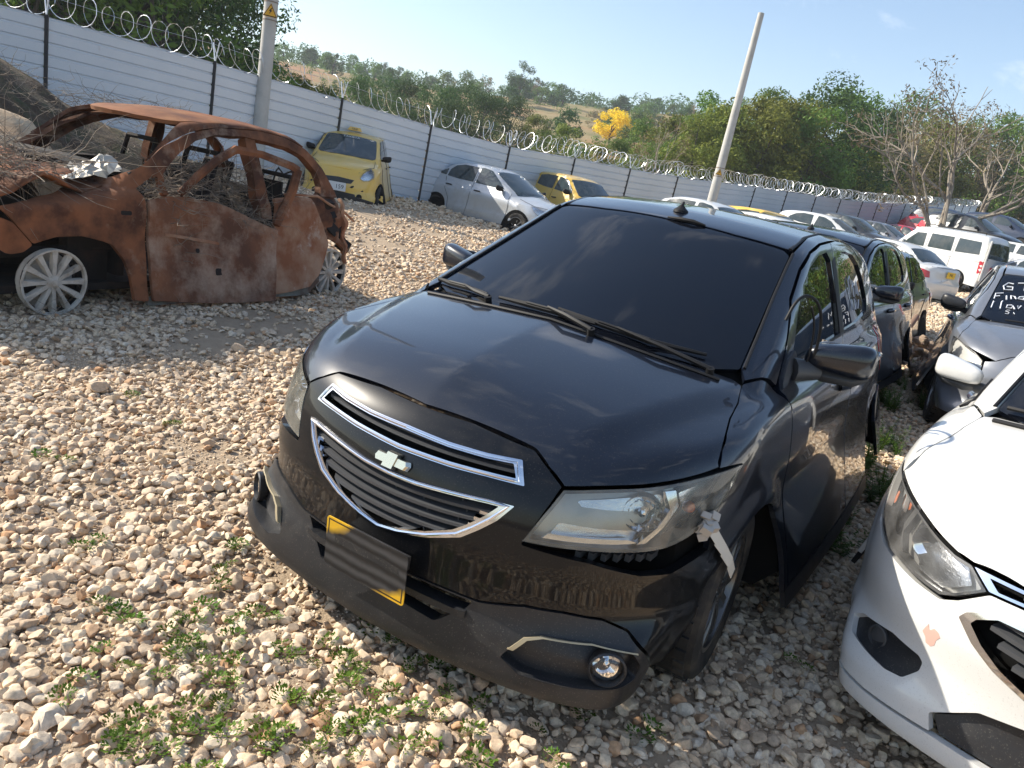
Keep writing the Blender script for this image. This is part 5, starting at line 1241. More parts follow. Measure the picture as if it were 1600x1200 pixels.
# measured spots: ground points under the green patches
def gp(u, v): 
    d = np.array([(u-800)/1204.893, -(v-600)/1204.893, 1.])@CR; t = -CAM[2]/d[2]; return CAM+d*t
cents = []
for u, v, r, n in [(250, 1010, .12, 70), (330, 1000, .12, 60), (420, 1060, .12, 60), (250, 1130, .12, 70), (330, 1170, .10, 60), (480, 1050, .10, 50), (540, 1110, .12, 60), (590, 1150, .10, 60), (650, 1080, .08, 50), (640, 1010, .06, 60), (600, 985, .05, 60), (180, 950, .08, 30), (200, 1180, .08, 40), (430, 970, .06, 25), (370, 900, .05, 16), (720, 1130, .08, 40), (760, 1070, .07, 40), (880, 1110, .06, 26), (560, 1190, .12, 60), (460, 1130, .10, 50), (700, 1180, .08, 40), (860, 1190, .07, 30), (330, 940, .06, 20), (200, 620, .04, 8), (90, 720, .05, 10), (270, 665, .05, 8), (380, 860, .04, 10), (1000, 1150, .05, 14), (1240, 1050, .03, 10), (120, 1090, .05, 14), (400, 1150, .12, 50), (280, 1070, .12, 60), (150, 860, .04, 8), (560, 1060, .08, 40)]:
    p = gp(u, v); cents.append((p[0], p[1], r*1.25, max(2, int(n*.10))))
P2 = clusters(cents, 0, gg); s = gg.uniform(.3, .7, len(P2)); scatter('creeping_weeds', np.stack([P2[:, 0], P2[:, 1], land(P2[:, 0], P2[:, 1])+bumps(P2[:, 0], P2[:, 1])+.022], 1), s, wk, 'low green weeds creeping between the stones at the lower left', 5, 'weeds', .5)
# taller leafy weeds beside and behind the black car
wk2 = bpy.data.collections.new('tall_weed_kinds')
def tall_weed(seed, h, m):
    g = np.random.default_rng(seed); V = []; F = []
    for st in range(7):
        a = g.uniform(0, 6.28); d = np.array([math.cos(a)*.35, math.sin(a)*.35, 1]); L = h*g.uniform(.5, 1)
        for i in range(11):
            t = (i+1)/11; p = d*L*t+[0, 0, -.01]; b = g.uniform(0, 6.28); o = np.array([math.cos(b), math.sin(b), .35]); sdv = np.cross(o, [0, 0, 1]); l = .055*(1.1-t*.6)*h/.3; k = len(V); V += [p, p+o*l*.5+sdv*l*.22, p+o*l-[0, 0, l*.1], p+o*l*.5-sdv*l*.22]; F.append((k, k+1, k+2, k+3))
        k = len(V); w = np.array([.003, 0, 0]); V += [-w, w, d*L+w*.3, d*L-w*.3]; F.append((k, k+1, k+2, k+3))
    return bpy.data.objects.new('weed_kind', fast_mesh('tall_weed', np.array(V), np.array(F), m))
for i in range(4): wk2.objects.link(tall_weed(20+i, .26, LG['mid'] if i % 2 else LG['grass']))
cents = []
for u, v, r, n in [(1375, 640, .22, 14), (1400, 610, .16, 8), (1310, 760, .22, 20), (1270, 800, .18, 20), (1330, 720, .2, 14), (1425, 600, .15, 6), (1380, 700, .2, 10), (1220, 830, .15, 14), (1350, 760, .15, 8), (1445, 640, .2, 8), (640, 330, .4, 14), (1290, 850, .12, 8)]:
    p = gp(u, v); cents.append((p[0], p[1], r, n))
P2 = clusters(cents, 0, gg); s = gg.uniform(.5, 1.15, len(P2)); scatter('tall_weeds', np.stack([P2[:, 0], P2[:, 1], land(P2[:, 0], P2[:, 1])+bumps(P2[:, 0], P2[:, 1])], 1), s, wk2, 'leafy green weeds growing between the black hatchback and the white car', 6, 'weeds', .4)
# ---------------------------------------------------------------- the other cars
def body_sedan(**kw):
    a = dict(L=4.25,
        top=[(-.3, .52), (.0, .66), (.08, .73), (.18, .80), (.5, .88), (.9, .945), (1.1, .985), (1.4, 1.0), (3.3, 1.03), (3.75, 1.06), (4.12, 1.045), (4.25, .98)],
        roof=[(.84, .3), (1.0, .93), (1.06, 1.0), (1.85, 1.39), (2.1, 1.445), (2.5, 1.47), (2.9, 1.455), (3.25, 1.38), (3.78, 1.07), (3.9, .3)],
        plan=[(-.1, .76), (.3, .79), (.85, .815), (1.4, .835), (2.6, .84), (3.5, .825), (4.2, .77)],
        sec=[(.1, -.05), (.22, -.015), (.35, 0), (.62, .012), (.75, .010), (.85, -.006), (.95, -.035), (1.05, -.075)],
        front=[(.10, .12), (.16, .05), (.22, .03), (.33, .03), (.48, .02), (.60, .04), (.70, .08), (.80, .15), (.9, .3)],
        rear=[(.15, .14), (.28, .04), (.45, .0), (.60, .0), (.68, .05), (1.0, .09), (1.1, .14)],
        cab=[(.8, .80), (.95, .76), (1.05, .73), (1.40, .58), (1.55, .50)],
        arch=[(.85, .30), (3.31, .30)], mid=2.45, rwbow=.16, hood=lambda x, y: -.02*np.sqrt(x*x+.001))
    a.update(kw); return Body(**a)
def body_spark():
    return Body(L=3.5, top=[(-.3, .50), (0, .68), (.07, .76), (.16, .83), (.4, .92), (.72, 1.0), (1.0, 1.03), (3.0, 1.06), (3.5, 1.06)],
        roof=[(.50, .3), (.66, .96), (.72, 1.03), (1.32, 1.42), (1.55, 1.48), (2.0, 1.51), (2.6, 1.50), (3.05, 1.46), (3.2, 1.38), (3.42, 1.0), (3.5, .3)],
        plan=[(-.1, .68), (.3, .71), (.7, .735), (1.3, .75), (2.8, .745), (3.4, .71)], sec=[(.1, -.05), (.22, -.015), (.35, 0), (.62, .010), (.8, 0), (.95, -.03), (1.05, -.06)],
        front=[(.10, .10), (.17, .04), (.24, .02), (.45, .01), (.58, .03), (.70, .06), (.80, .12), (.95, .3)], rear=[(.15, .1), (.3, .02), (.6, 0), (1.0, .05)], cab=[(.8, .74), (.95, .70), (1.05, .68), (1.45, .56), (1.6, .50)],
        arch=[(.66, .27), (3.0, .27)], arch_r=.30, mid=2.0, bow=(.40, .35, .76), rbow=(.12, .3, .76), hood=lambda x, y: .0*x)
def body_van():
    return Body(L=4.0, top=[(-.3, .55), (0, .72), (.08, .86), (.2, .95), (.55, 1.05), (.8, 1.1), (4.0, 1.15)],
        roof=[(.40, .3), (.52, 1.0), (.60, 1.08), (1.15, 1.66), (1.35, 1.80), (1.8, 1.88), (3.4, 1.88), (3.82, 1.84), (3.93, 1.70), (4.0, .9), (4.02, .3)],
        plan=[(-.1, .73), (.3, .76), (.9, .79), (2.0, .80), (3.6, .80), (4.0, .775)], sec=[(.1, -.05), (.25, -.01), (.5, 0), (.9, 0), (1.05, -.02), (1.2, -.05)],
        front=[(.1, .1), (.2, .03), (.5, 0), (.7, .04), (.9, .12), (1.1, .35)], rear=[(.15, .06), (.4, 0), (1.2, .03)], cab=[(.8, .80), (1.1, .765), (1.7, .69), (1.9, .62)],
        arch=[(.75, .29), (3.25, .29)], arch_r=.33, mid=2.6, rwbow=.04, wbow=.18, roofcrown=.12, rbow=(.05, .3, .82))
def seam(B, pts, root, side, w=.008, mode=SIDE):
    q = MB(); H = cast1(B, [tuple(a) for a in resample_line(pts, .12)], mode, side); G = B.grad(H)
    q.tube([h+g_*.0005 for h, g_ in zip(H, G)], w*.5, 4); return q.build('door_seam', M_['seal'], root)
def resample_line(pts, step):
    out = []
    for a, b in zip(pts[:-1], pts[1:]):
        a, b = np.array(a, float), np.array(b, float); k = max(1, int(np.linalg.norm(b-a)/step)); out += [a+(b-a)*j/k for j in range(k)]
    return out+[np.array(pts[-1], float)]
WIN = {
 'sedan': dict(side=[[(1.42, 1.02), (1.60, 1.15), (1.95, 1.36), (2.2, 1.395), (2.28, 1.38), (2.28, 1.035), (1.8, 1.02)], [(2.36, 1.04), (2.36, 1.385), (2.8, 1.385), (3.05, 1.33), (3.18, 1.22), (3.20, 1.07), (2.8, 1.045)], [(3.24, 1.08), (3.24, 1.24), (3.34, 1.20), (3.50, 1.10)]],
               ws=[(0, .985+.02), (.35, 1.03), (.60, 1.12), (.585, 1.4), (.53, 1.80), (.50, 1.87), (.3, 1.86), (0, 1.83)], back=('top', [(0, 3.28), (.40, 3.27), (.50, 3.27), (.58, 3.62), (.5, 3.70), (0, 3.76)]),
               seams=[[(1.18, .28), (1.16, .70), (1.20, .95)], [(2.32, .26), (2.32, 1.40)], [(3.22, 1.05), (3.12, .80), (2.95, .58), (2.88, .28)], [(1.2, .27), (2.9, .27)]], handles=[(2.12, .87), (3.02, .89)]),
 'hatch': dict(side=[[(1.34, 1.02), (1.45, 1.13), (1.65, 1.27), (1.90, 1.36), (2.14, 1.38), (2.18, 1.04), (1.7, 1.02)], [(2.28, 1.05), (2.32, 1.38), (2.7, 1.39), (2.95, 1.34), (3.15, 1.22), (3.20, 1.12), (2.7, 1.06)]],
               ws=[(0, .80), (.3, .835), (.55, .91), (.632, .975), (.60, 1.2), (.565, 1.45), (.535, 1.675), (.50, 1.70), (.3, 1.668), (0, 1.655)], back=('back', [(0, 1.04), (.5, 1.06), (.44, 1.33), (0, 1.35)]),
               seams=[[(1.10, .28), (1.09, .70), (1.12, .93)], [(2.25, .26), (2.25, 1.40)], [(3.30, 1.10), (3.20, .88), (3.0, .58), (2.93, .28)], [(1.1, .27), (2.9, .27)]], handles=[(2.05, .86), (3.0, .88)]),
 'spark': dict(side=[[(1.02, 1.06), (1.12, 1.18), (1.42, 1.38), (1.75, 1.42), (1.80, 1.08), (1.4, 1.05)], [(1.88, 1.08), (1.86, 1.42), (2.3, 1.42), (2.6, 1.38), (2.62, 1.14), (2.3, 1.10)], [(2.70, 1.16), (2.70, 1.36), (2.88, 1.30), (2.95, 1.2)]],
               ws=[(0, .72), (.3, .745), (.52, .80), (.575, .86), (.545, 1.1), (.50, 1.34), (.48, 1.37), (.3, 1.34), (0, 1.325)], back=('back', [(0, 1.05), (.45, 1.07), (.40, 1.38), (0, 1.40)]),
               seams=[[(.92, .28), (.90, .70), (.95, .98)], [(1.84, .26), (1.84, 1.42)], [(2.72, 1.12), (2.66, .85), (2.55, .55), (2.5, .28)]], handles=[(1.65, .88), (2.5, .9)]),
 'van': dict(side=[[(1.08, 1.15), (1.20, 1.32), (1.45, 1.58), (1.80, 1.60), (1.84, 1.15)], [(1.98, 1.16), (1.98, 1.62), (2.78, 1.62), (2.82, 1.16)], [(2.94, 1.17), (2.94, 1.62), (3.68, 1.60), (3.74, 1.20)]],
             ws=[(0, .62), (.35, .645), (.60, .72), (.57, .95), (.54, 1.15), (.3, 1.12), (0, 1.10)], back=('back', [(0, 1.12), (.60, 1.13), (.56, 1.62), (0, 1.64)]),
             seams=[[(.98, .28), (.98, 1.1)], [(1.92, .28), (1.92, 1.66)], [(2.88, .30), (2.88, 1.68)], [(1.92, .98), (3.9, .98)]], handles=[(1.72, .95), (2.06, .95)])}
def simple_car(kind, paint, label, loc, rz, glass='glass_car', group=None, lamp=True, rear=True, plate=None, rim='rim', spokes=7, roofthing=None, ny=64, nphi=44, scale=None, cat='car', mirror=None, lodetail=False, matte_low=True, name='parked_car', door_handle='seal'):
    B = {'sedan': body_sedan, 'hatch': hatch_body, 'spark': body_spark, 'van': body_van}[kind]()
    r = empty(name, loc, rz, label, cat, group); m = M_[paint]; g = .07 if not lodetail else .12
    if scale: r.scale = scale
    loft('body', B, m, r, off=-.004, y0=.14, ny=ny, nphi=nphi, low=.21, carve=False)
    zt = {'sedan': .735, 'hatch': .75, 'spark': .775, 'van': .92}[kind]; sp = .8 if kind == 'spark' else .9
    panel('front_bumper', B, ('cyl', sp), sym([(0, .19), (45, .20), (58, .22), (60, .50), (58, zt-.02), (40, zt), (0, zt)]), m, r, off=.0, grid=.05, depth=.03, rnd=.02)
    panel('rear_bumper', B, ('cylr', B.L-.95), sym([(0, .20), (45, .21), (58, .24), (60, .52), (52, .60), (0, .60)]), m, r, off=.0, grid=.06, depth=.03, rnd=.02)
    W = WIN[kind]
    for sd in (1, -1):
        for ya, za in B.arch:
            ra = za+.055; panel('wheel_arch', B, SIDE, [(ya+ra, .20)]+arc(ya, za, ra, 0, 180, 18)+[(ya-ra, .20)], M_['core'], r, side=sd, off=.003, depth=.01, grid=.08, rnd=0)
        for w in W['side']: panel('side_window', B, SIDE, w, M_[glass], r, side=sd, off=.003, depth=.01, grid=g, rnd=.02, which='all')
        panel('sill', B, SIDE, [(1.15, .18), (1.15, .24), (B.arch[1][0]-.38, .24), (B.arch[1][0]-.38, .18)], M_['matte'], r, side=sd, off=.002, grid=.12)
        if not lodetail:
            for s in W['seams']: seam(B, s, r, sd)
            for (yy, zz) in W['handles']:
                a = cast1(B, [(yy-.09, zz), (yy+.09, zz)], SIDE, sd); MB().tube([a[0]+[0.012*sd, 0, 0], a[1]+[.012*sd, 0, 0]], .014, 6).build('door_handle', M_[door_handle] if door_handle in M_ else m, r)
        my = {'sedan': 1.48, 'hatch': 1.40, 'spark': 1.12, 'van': 1.15}[kind]; mz = {'van': 1.22, 'spark': 1.08}.get(kind, 1.03); mx = tv(B.cab, mz)+.10
        mirror_part(r, sd*mx, my, mz, sd, M_[mirror] if mirror else m, M_['seal'], .85)
        if lamp:
            hl = {'sedan': [(30, .60), (33, .70), (45, .75), (60, .79), (68, .80), (62, .68), (54, .61), (40, .59)], 'hatch': [(27, .57), (32.4, .715), (47, .752), (70, .80), (63, .68), (52, .592), (38, .577)],
                  'spark': [(29, .64), (33, .74), (42, .82), (52, .87), (55, .80), (53, .68), (44, .62), (34, .60)], 'van': [(32, .66), (36, .80), (50, .86), (58, .82), (54, .66), (42, .62)]}[kind]
            ax = ('cyl', .9 if kind != 'spark' else .8)
            h = panel('headlight', B, ax, hl, M_['lens_clear'], r, side=sd, off=.012, depth=.012, grid=g, rnd=.02)
            if h: panel('lamp_reflector', B, ax, [tuple(p) for p in inset(np.array(hl)*[.0148, 1], .018)/[.0148, 1]], M_['reflector_r'], h, side=sd, off=.005, depth=.002, grid=g)
        if rear:
            tl = {'sedan': [(37, .70), (39, .86), (50, .90), (68, .91), (66, .78), (52, .70)], 'hatch': [(42, .72), (44, .98), (62, 1.0), (72, .92), (60, .74)], 'spark': [(44, .80), (46, 1.0), (60, 1.02), (60, .82)], 'van': [(37.5, .62), (37.5, 1.02), (44, 1.02), (44, .62)]}[kind]
            panel('tail_lamp', B, ('cylr', B.L-.95), tl, M_['red_lens'], r, side=sd, off=.006, grid=g, rnd=.02)
    panel('windshield', B, TOP, sym(W['ws'][::-1]), M_[glass], r, off=.004, grid=g, rnd=.03)
    panel('rear_window', B, TOP if W['back'][0] == 'top' else ('back', B.L), sym(W['back'][1]), M_[glass], r, off=.004, grid=g, rnd=.03)
    ax = ('cyl', .9)
    panel('lower_grille', B, ax, sym([(0, .20), (24, .21), (22, .34), (0, .36)]), M_['matte'], r, off=.004, grid=g)
    if kind != 'van': panel('grille', B, ax, sym([(0, .50), (16, .52), (20, .60), (0, .62)]), M_['matte'], r, off=.004, grid=g)
    if not lodetail:
        panel('plate_recess', B, ('back', B.L), sym([(0, .56), (.22, .56), (.22, .74), (0, .74)]), m, r, off=-.001, grid=.1)
        q = MB()
        # hood seam
        hs = {'sedan': [(.42, .16), (.70, .52), (.66, .98)], 'hatch': [(.46, .17), (.744, .54), (.66, .93)], 'spark': [(.36, .14), (.60, .45), (.58, .80)], 'van': [(.4, .2), (.62, .4), (.6, .6)]}[kind]
        for sd in (1, -1): seam(B, hs, r, sd, mode=TOP)
        if kind == 'sedan': seam(B, [(-.55, .99), (0, .995), (.55, .99)], r, 1, mode=('back', B.L))
    for ya, za in B.arch:
        for sd in (1, -1): wheel(r, B, ya, sd, tv(B.plan, ya)+.028, r=za, rim=za*.66, rim_mat=rim, spokes=spokes)
    if plate:
        for (y, rr_, z) in ((-.012 if plate != 'rear' else None, 0, .44),):
            if y is None: continue
            q = MB(); q.prism(rounded(np.array([(-.165, -.08), (.165, -.08), (.165, .08), (-.165, .08)], float), .012), (0, y, z), (1, 0, 0), (0, 0, 1), (0, -1, 0), .004); p = q.build('number_plate', plate_m['white' if plate == 'white' else 'yellow'], r, smooth=False)
    return r, B
plate_m = {'yellow': mat('yellow_plate', (.78, .50, .03), .4), 'white': mat('white_plate', (.72, .72, .70), .4)}
def text_part(txt, size, loc, rot, m, parent, ext=.001, name='lettering', shear=0., font_off=0.):
    c = bpy.data.curves.new(name, 'FONT'); c.body = txt; c.size = size; c.extrude = ext; c.align_x = 'CENTER'; c.align_y = 'CENTER'; c.shear = shear; c.offset = font_off
    o = bpy.data.objects.new(name, c); link(o); dg = bpy.context.evaluated_depsgraph_get(); me_ = bpy.data.meshes.new_from_object(o.evaluated_get(dg)); bpy.data.objects.remove(o)
    o = bpy.data.objects.new(name, me_); link(o); me_.materials.clear(); me_.materials.append(m); o.location = loc; o.rotation_euler = rot; o.parent = parent; return o
INK = mat('plate_ink', (.02, .02, .02), .6)
def gr(x, y, dz=0.): return (x, y, gz(x, y)+dz)
# yellow taxi facing the camera, by the fence
taxi, Bt = simple_car('spark', 'yellow', 'small yellow taxi facing the camera against the fence, with a roof sign and dented hood', (-9.73, 9.55, .15), .641, plate='white', group=None, rim='rim_dark', mirror='seal')
q = MB(); q.box((0, 1.62, 1.555), (.30, .10, .07), taper=.7); tb = q.build('roof_sign', M_['yellow'], taxi, smooth=False, bevel=.01); 
text_part('TAXI', .055, (0, 1.565, 1.552), (R(82), 0, 0), INK, tb)
text_part('159', .11, (.045, -.0165, .435), (R(90), 0, 0), INK, taxi)
panel('lower_bumper', Bt, ('cyl', .8), sym([(0, .14), (50, .16), (52, .24), (25, .30), (0, .31)]), M_['matte'], taxi, off=.012, grid=.06)
for sd in (1, -1):
    c = cast1(Bt, [(30, .30)], ('cyl', .8), sd)[0]; n = np.array([.3*sd, -1, 0]); n /= np.linalg.norm(n); f = MB().lathe([(.055, 0), (.055, .02), (.045, .022), (.04, .0), (0, .004)], 20, axis='z').build('fog_lamp', M_['seal'], taxi); f.location = Vector(c); f.rotation_euler = Vector(n).to_track_quat('Z', 'Y').to_euler()
# faint sun strip lettering across the top of the windscreen
text_part('TAXISTA', .085, tuple(cast1(Bt, [(0, 1.25)], TOP)[0]+np.array([0, -.012, .012])), (R(33), 0, 0), mat('faded_white_letters', (.55, .58, .56), .7), taxi)
for (t, z, s) in ((20, .47, .05), (34, .42, .03), (-30, .50, .05), (-38, .46, .04)):
    c = cast1(Bt, [(abs(t), z)], ('cyl', .8), 1 if t > 0 else -1)[0]; q = MB(); q.prism(np.array([(-s, -.3*s), (-.2*s, -.55*s), (s, -.1*s), (.5*s, .5*s), (-.3*s, .3*s)]), c+[0, -.0, 0], (math.cos(R(t)), math.sin(R(t)), 0), (0, 0, 1), (math.sin(R(t)), -math.cos(R(t)), 0), .003); q.build('paint_chip', M_['seal'], taxi, smooth=False)
# silver sedan seen from its right side
sail, Bs = simple_car('sedan', 'silver', 'silver grey dusty four door sedan parked side on by the fence, beside the yellow taxi', (-6.91, 13.88, .03), 1.466, rim='rim', spokes=9, mirror='seal')
# yellow taxi behind it, mostly hidden by the black roof
simple_car('spark', 'yellow', 'yellow hatchback taxi half hidden behind the silver sedan and the black roof', gr(-7.0, 16.3, 0), 1.15, rim='rim_dark', mirror='seal', glass='glass_car')
def roofcar(kind, paint, label, u, v, D, H, rz, **k):
    p = at(u, v, D); return simple_car(kind, paint, label, (p[0], p[1], p[2]-H), rz, lodetail=True, ny=44, nphi=32, **k)
def roofcar2(kind, paint, label, u, v, D, loc_top, rz, **k):
    """put the given local roof point under that line of sight"""
    p = at(u, v, D); c, s = math.cos(rz), math.sin(rz); lx, ly, lz = loc_top
    return simple_car(kind, paint, label, (p[0]-(c*lx-s*ly), p[1]-(s*lx+c*ly), p[2]-lz), rz, lodetail=True, ny=44, nphi=32, **k)
roofcar2('sedan', 'white', 'white car roof just showing over the black roof, left of the slim pole foot', 1105, 312, 17, (0, 2.5, 1.47), 1.3)
roofcar2('spark', 'yellow', 'yellow taxi whose roof shows above the white car roofs, right of the slim pole', 1197, 328, 23, (0, 2.0, 1.51), 1.3)
roofcar2('hatch', 'white', 'white hatchback roof with long glass showing behind the black car roof', 1215, 338, 19, (0, 2.2, 1.475), 1.25)
roofcar2('hatch', 'white', 'white car with black roof glass between the yellow roof and the dark sedans', 1285, 334, 27, (0, 2.3, 1.475), 1.35)
roofcar2('sedan', 'greydk', 'black sedan with bright roof edge in the row before the sheet fence', 1330, 336, 31, (0, 2.3, 1.47), 1.15)
roofcar2('sedan', 'grey', 'grey sedan at the end of the row, left of the red car', 1378, 347, 35, (0, 2.3, 1.47), 1.2)
roofcar2('sedan', 'red', 'low red car behind the white van, left of the bare tree trunk', 1420, 353, 38, (0, 2.4, 1.47), 1.1)
roofcar2('hatch', 'red', 'bright red hatchback behind the trunks of the bare tree', 1468, 343, 40, (0, 2.0, 1.475), 1.2)
roofcar2('hatch', 'greydk', 'black sport utility car with silver roof rails, right of the bare tree', 1530, 346, 33, (0, 2.0, 1.475), 1.1, scale=(1.08, 1.1, 1.15))
roofcar2('hatch', 'navy', 'dark blue pickup high up at the right edge near the far sheet fence', 1580, 347, 40, (0, 2.0, 1.475), 1.2, scale=(1.05, 1.15, 1.2))
roofcar2('hatch', 'navy', 'dark blue car left of the pickup near the far fence bend', 1500, 338, 41, (0, 2.0, 1.475), 1.2, scale=(1.05, 1.15, 1.2))
roofcar2('hatch', 'white', 'white sport utility car with black rear glass behind the white van', 1520, 366, 33, (0, 2.4, 1.475), 1.25, scale=(1.05, 1.1, 1.1))
roofcar2('hatch', 'white', 'white hatchback with dark rear glass at the right edge above the open van door', 1595, 380, 31, (0, 2.4, 1.475), 1.2)
roofcar2('sedan', 'silver', 'pale silver car at the right edge beside the open van door', 1650, 408, 24, (0, 2.4, 1.47), 1.3)
# white sedan with its tail to us
ws_, Bw = simple_car('sedan', 'white', 'white four door sedan seen from the rear left with red lamps and a yellow plate', (-3.40, 23.4, .11), -2.1, rim='rim', spokes=7)
y0 = Bw.L; q = MB(); q.prism(rounded(np.array([(-.165, -.08), (.165, -.08), (.165, .08), (-.165, .08)], float), .012), (-.05, y0-.03, .84), (-1, 0, 0), (0, 0, 1), (0, 1, 0), .01); pl_ = q.build('number_plate', plate_m['yellow'], ws_, smooth=False)
text_part('MIS', .10, (-.05, y0-.018, .845), (R(90), 0, R(180)), INK, pl_)
# white van with its rear door open
van, Bv = simple_car('van', 'white', 'white glazed cargo van with an open rear door and rusty wheel, behind the white sedan', (-2.4, 29.8, .42), -2.05, rim="rim", spokes=8)
q = MB(); q.box((0, 0, .62), (.72, .05, 1.28)); d = q.build('open_rear_door', M_['white'], van, smooth=False, bevel=.02); d.location = (.78, 4.05, .42); d.rotation_euler = (0, 0, R(25)); 
q = MB(); q.prism(rounded(np.array([(-.26, -.24), (.26, -.24), (.26, .24), (-.26, .24)], float), .09), (0, .026, .92), (1, 0, 0), (0, 0, 1), (0, 1, 0), .006); q.build('door_window', M_['glass_car'], d, smooth=False)
q = MB(); q.prism(rounded(np.array([(-.29, -.27), (.29, -.27), (.29, .27), (-.29, .27)], float), .10), (0, .0255, .92), (1, 0, 0), (0, 0, 1), (0, 1, 0), .003); q.build('window_rubber', M_['seal'], d, smooth=False)
q = MB()
for xx in (-.45, .45):
    q.tube([(xx, 1.5, 1.90), (xx, 3.6, 1.90)], .018, 6)
    for yy in (1.5, 2.5, 3.6): q.tube([(xx, yy, 1.80), (xx, yy, 1.90)], .016, 6)
q.build('roof_rack', M_['seal'], van)
# ---- second black hatchback directly behind, copied from the first, then given its own place
b2 = copy_tree(hero, (-.42, 4.28, .03), -.06, 'second black hatchback parked close behind the nearest one, only roof, side glass and mirror showing')
for c in list(bpy.data.objects):
    if c.parent == b2 and c.name.split('.')[0] in ('number_plate', 'marker_writing', 'tape_strip', 'broken_bracket', 'loose_seal', 'loose_trim'):
        for k in [o for o in bpy.data.objects if o.parent == c]: bpy.data.objects.remove(k)
        bpy.data.objects.remove(c)
for o in [o for o in bpy.data.objects if o.parent == b2 and o.name.startswith('number_plate')]: bpy.data.objects.remove(o)
# ---- white hatchback at the right
B3 = hatch_body(hood=lambda x, y: hatch_hood(x, y)+.012*np.sqrt(x*x+.0004)*sstep(.05, .3, y))
whc = empty('parked_car', (1.862, .546, 0.), -.138, 'white hatchback with chipped bumper and big clear headlight, cut off by the right edge', 'car')
HF3 = [(0, .703), (24.6, .703), (33, .700)]+chaik([(36.3, .703), (40.8, .717), (46.9, .74), (54.1, .757), (64.5, .778)])
hatch_common(whc, B3, M_['white'], M_['glass_side'], ws_glass=M_['glass_dark'], hood_front=HF3, lamp_tip=((64.5, .778), (71.0, .802)))
HL3 = [(28.6, .657), (33, .698)]+chaik([(36.3, .700), (40.8, .714), (46.9, .737), (54.1, .754), (64.5, .775), (71.5, .802)])+chaik([(66.5, .715), (61.3, .625), (54.5, .599), (46.7, .592), (40, .586), (35, .586)])+[(32.5, .606)]
half = [(0, .374), (16.7, .374), (23, .351), (29, .282), (27.8, .235), (40, .222), (52, .222), (57.5, .20), (63, .20), (64.5, .24), (64.5, .40), (66.5, .48), (69.8, .60), (72, .70), (66.8, .712), (61.6, .617), (54.5, .591), (46.7, .584), (40, .578), (34.7, .578), (32, .602), (28.2, .655), (23.4, .660), (0, .662)]
ug3 = [(0, .700), (24.6, .700), (32.4, .697), (28.4, .660), (23.4, .665), (0, .667)]
lg3 = [(0, .622), (22, .622), (26.2, .621), (29.8, .586), (30.5, .566), (27.2, .522), (23, .485), (17, .452), (0, .44)]
fog3 = [(33.7, .385), (34.8, .396), (41.2, .398), (50.4, .368), (52.5, .345), (48.8, .317), (43.8, .312), (38.5, .308), (35.3, .318), (33.6, .36)]
fog3m = [(-a, b) for a, b in fog3[::-1]]
panel('front_bumper', B3, C9, sym(half), M_['white'], whc, holes=[sym(lg3), fog3, fog3m], grid=.022, depth=.03, rnd=.006)
ring_panel('grille_frame', B3, C9, sym(ug3), sym([(0, .692), (24, .692), (29.5, .690), (27.2, .668), (23, .673), (0, .675)]), M_['chrome'], whc, .006, .03)
ring_panel('grille_frame', B3, C9, sym(lg3), sym([(0, .612), (21.6, .612), (25.2, .609), (28.0, .583), (28.5, .567), (25.8, .530), (22.2, .497), (16.6, .464), (0, .452)]), M_['chrome'], whc, .008, .035)
for hole in (ug3, lg3): panel('grille_back', B3, C9, sym(hole), M_['core'], whc, off=-.06, depth=.002, grid=.04)
for z0, te in ((.590, 26), (.560, 26), (.530, 24), (.500, 21), (.472, 16)): vslat(B3, [(t, z0+.00003*t*t) for t in np.linspace(-te, te, 15)], 0, .012, .045, -.006, 'grille_bar', M_['gplastic'], whc, lean=.012)
vslat(B3, [(t, .683) for t in np.linspace(-24, 24, 15)], 0, .012, .045, -.006, 'grille_bar', M_['gplastic'], whc, lean=.01)
lip3 = [(0, .230), (27, .233), (29, .280), (23, .348), (16.7, .371), (0, .371)]
panel('lower_grille', B3, C9, sym(lip3), M_['matte'], whc, off=-.004, grid=.03, depth=.04, disp=lambda H: -.02+0*H[:, 2])
panel('lip_trim', B3, C9, sym([(0, .165), (30, .168), (57, .17), (57, .197), (52, .218), (40, .218), (28, .230), (0, .228)]), M_['white'], whc, off=.002, grid=.03, depth=.03)
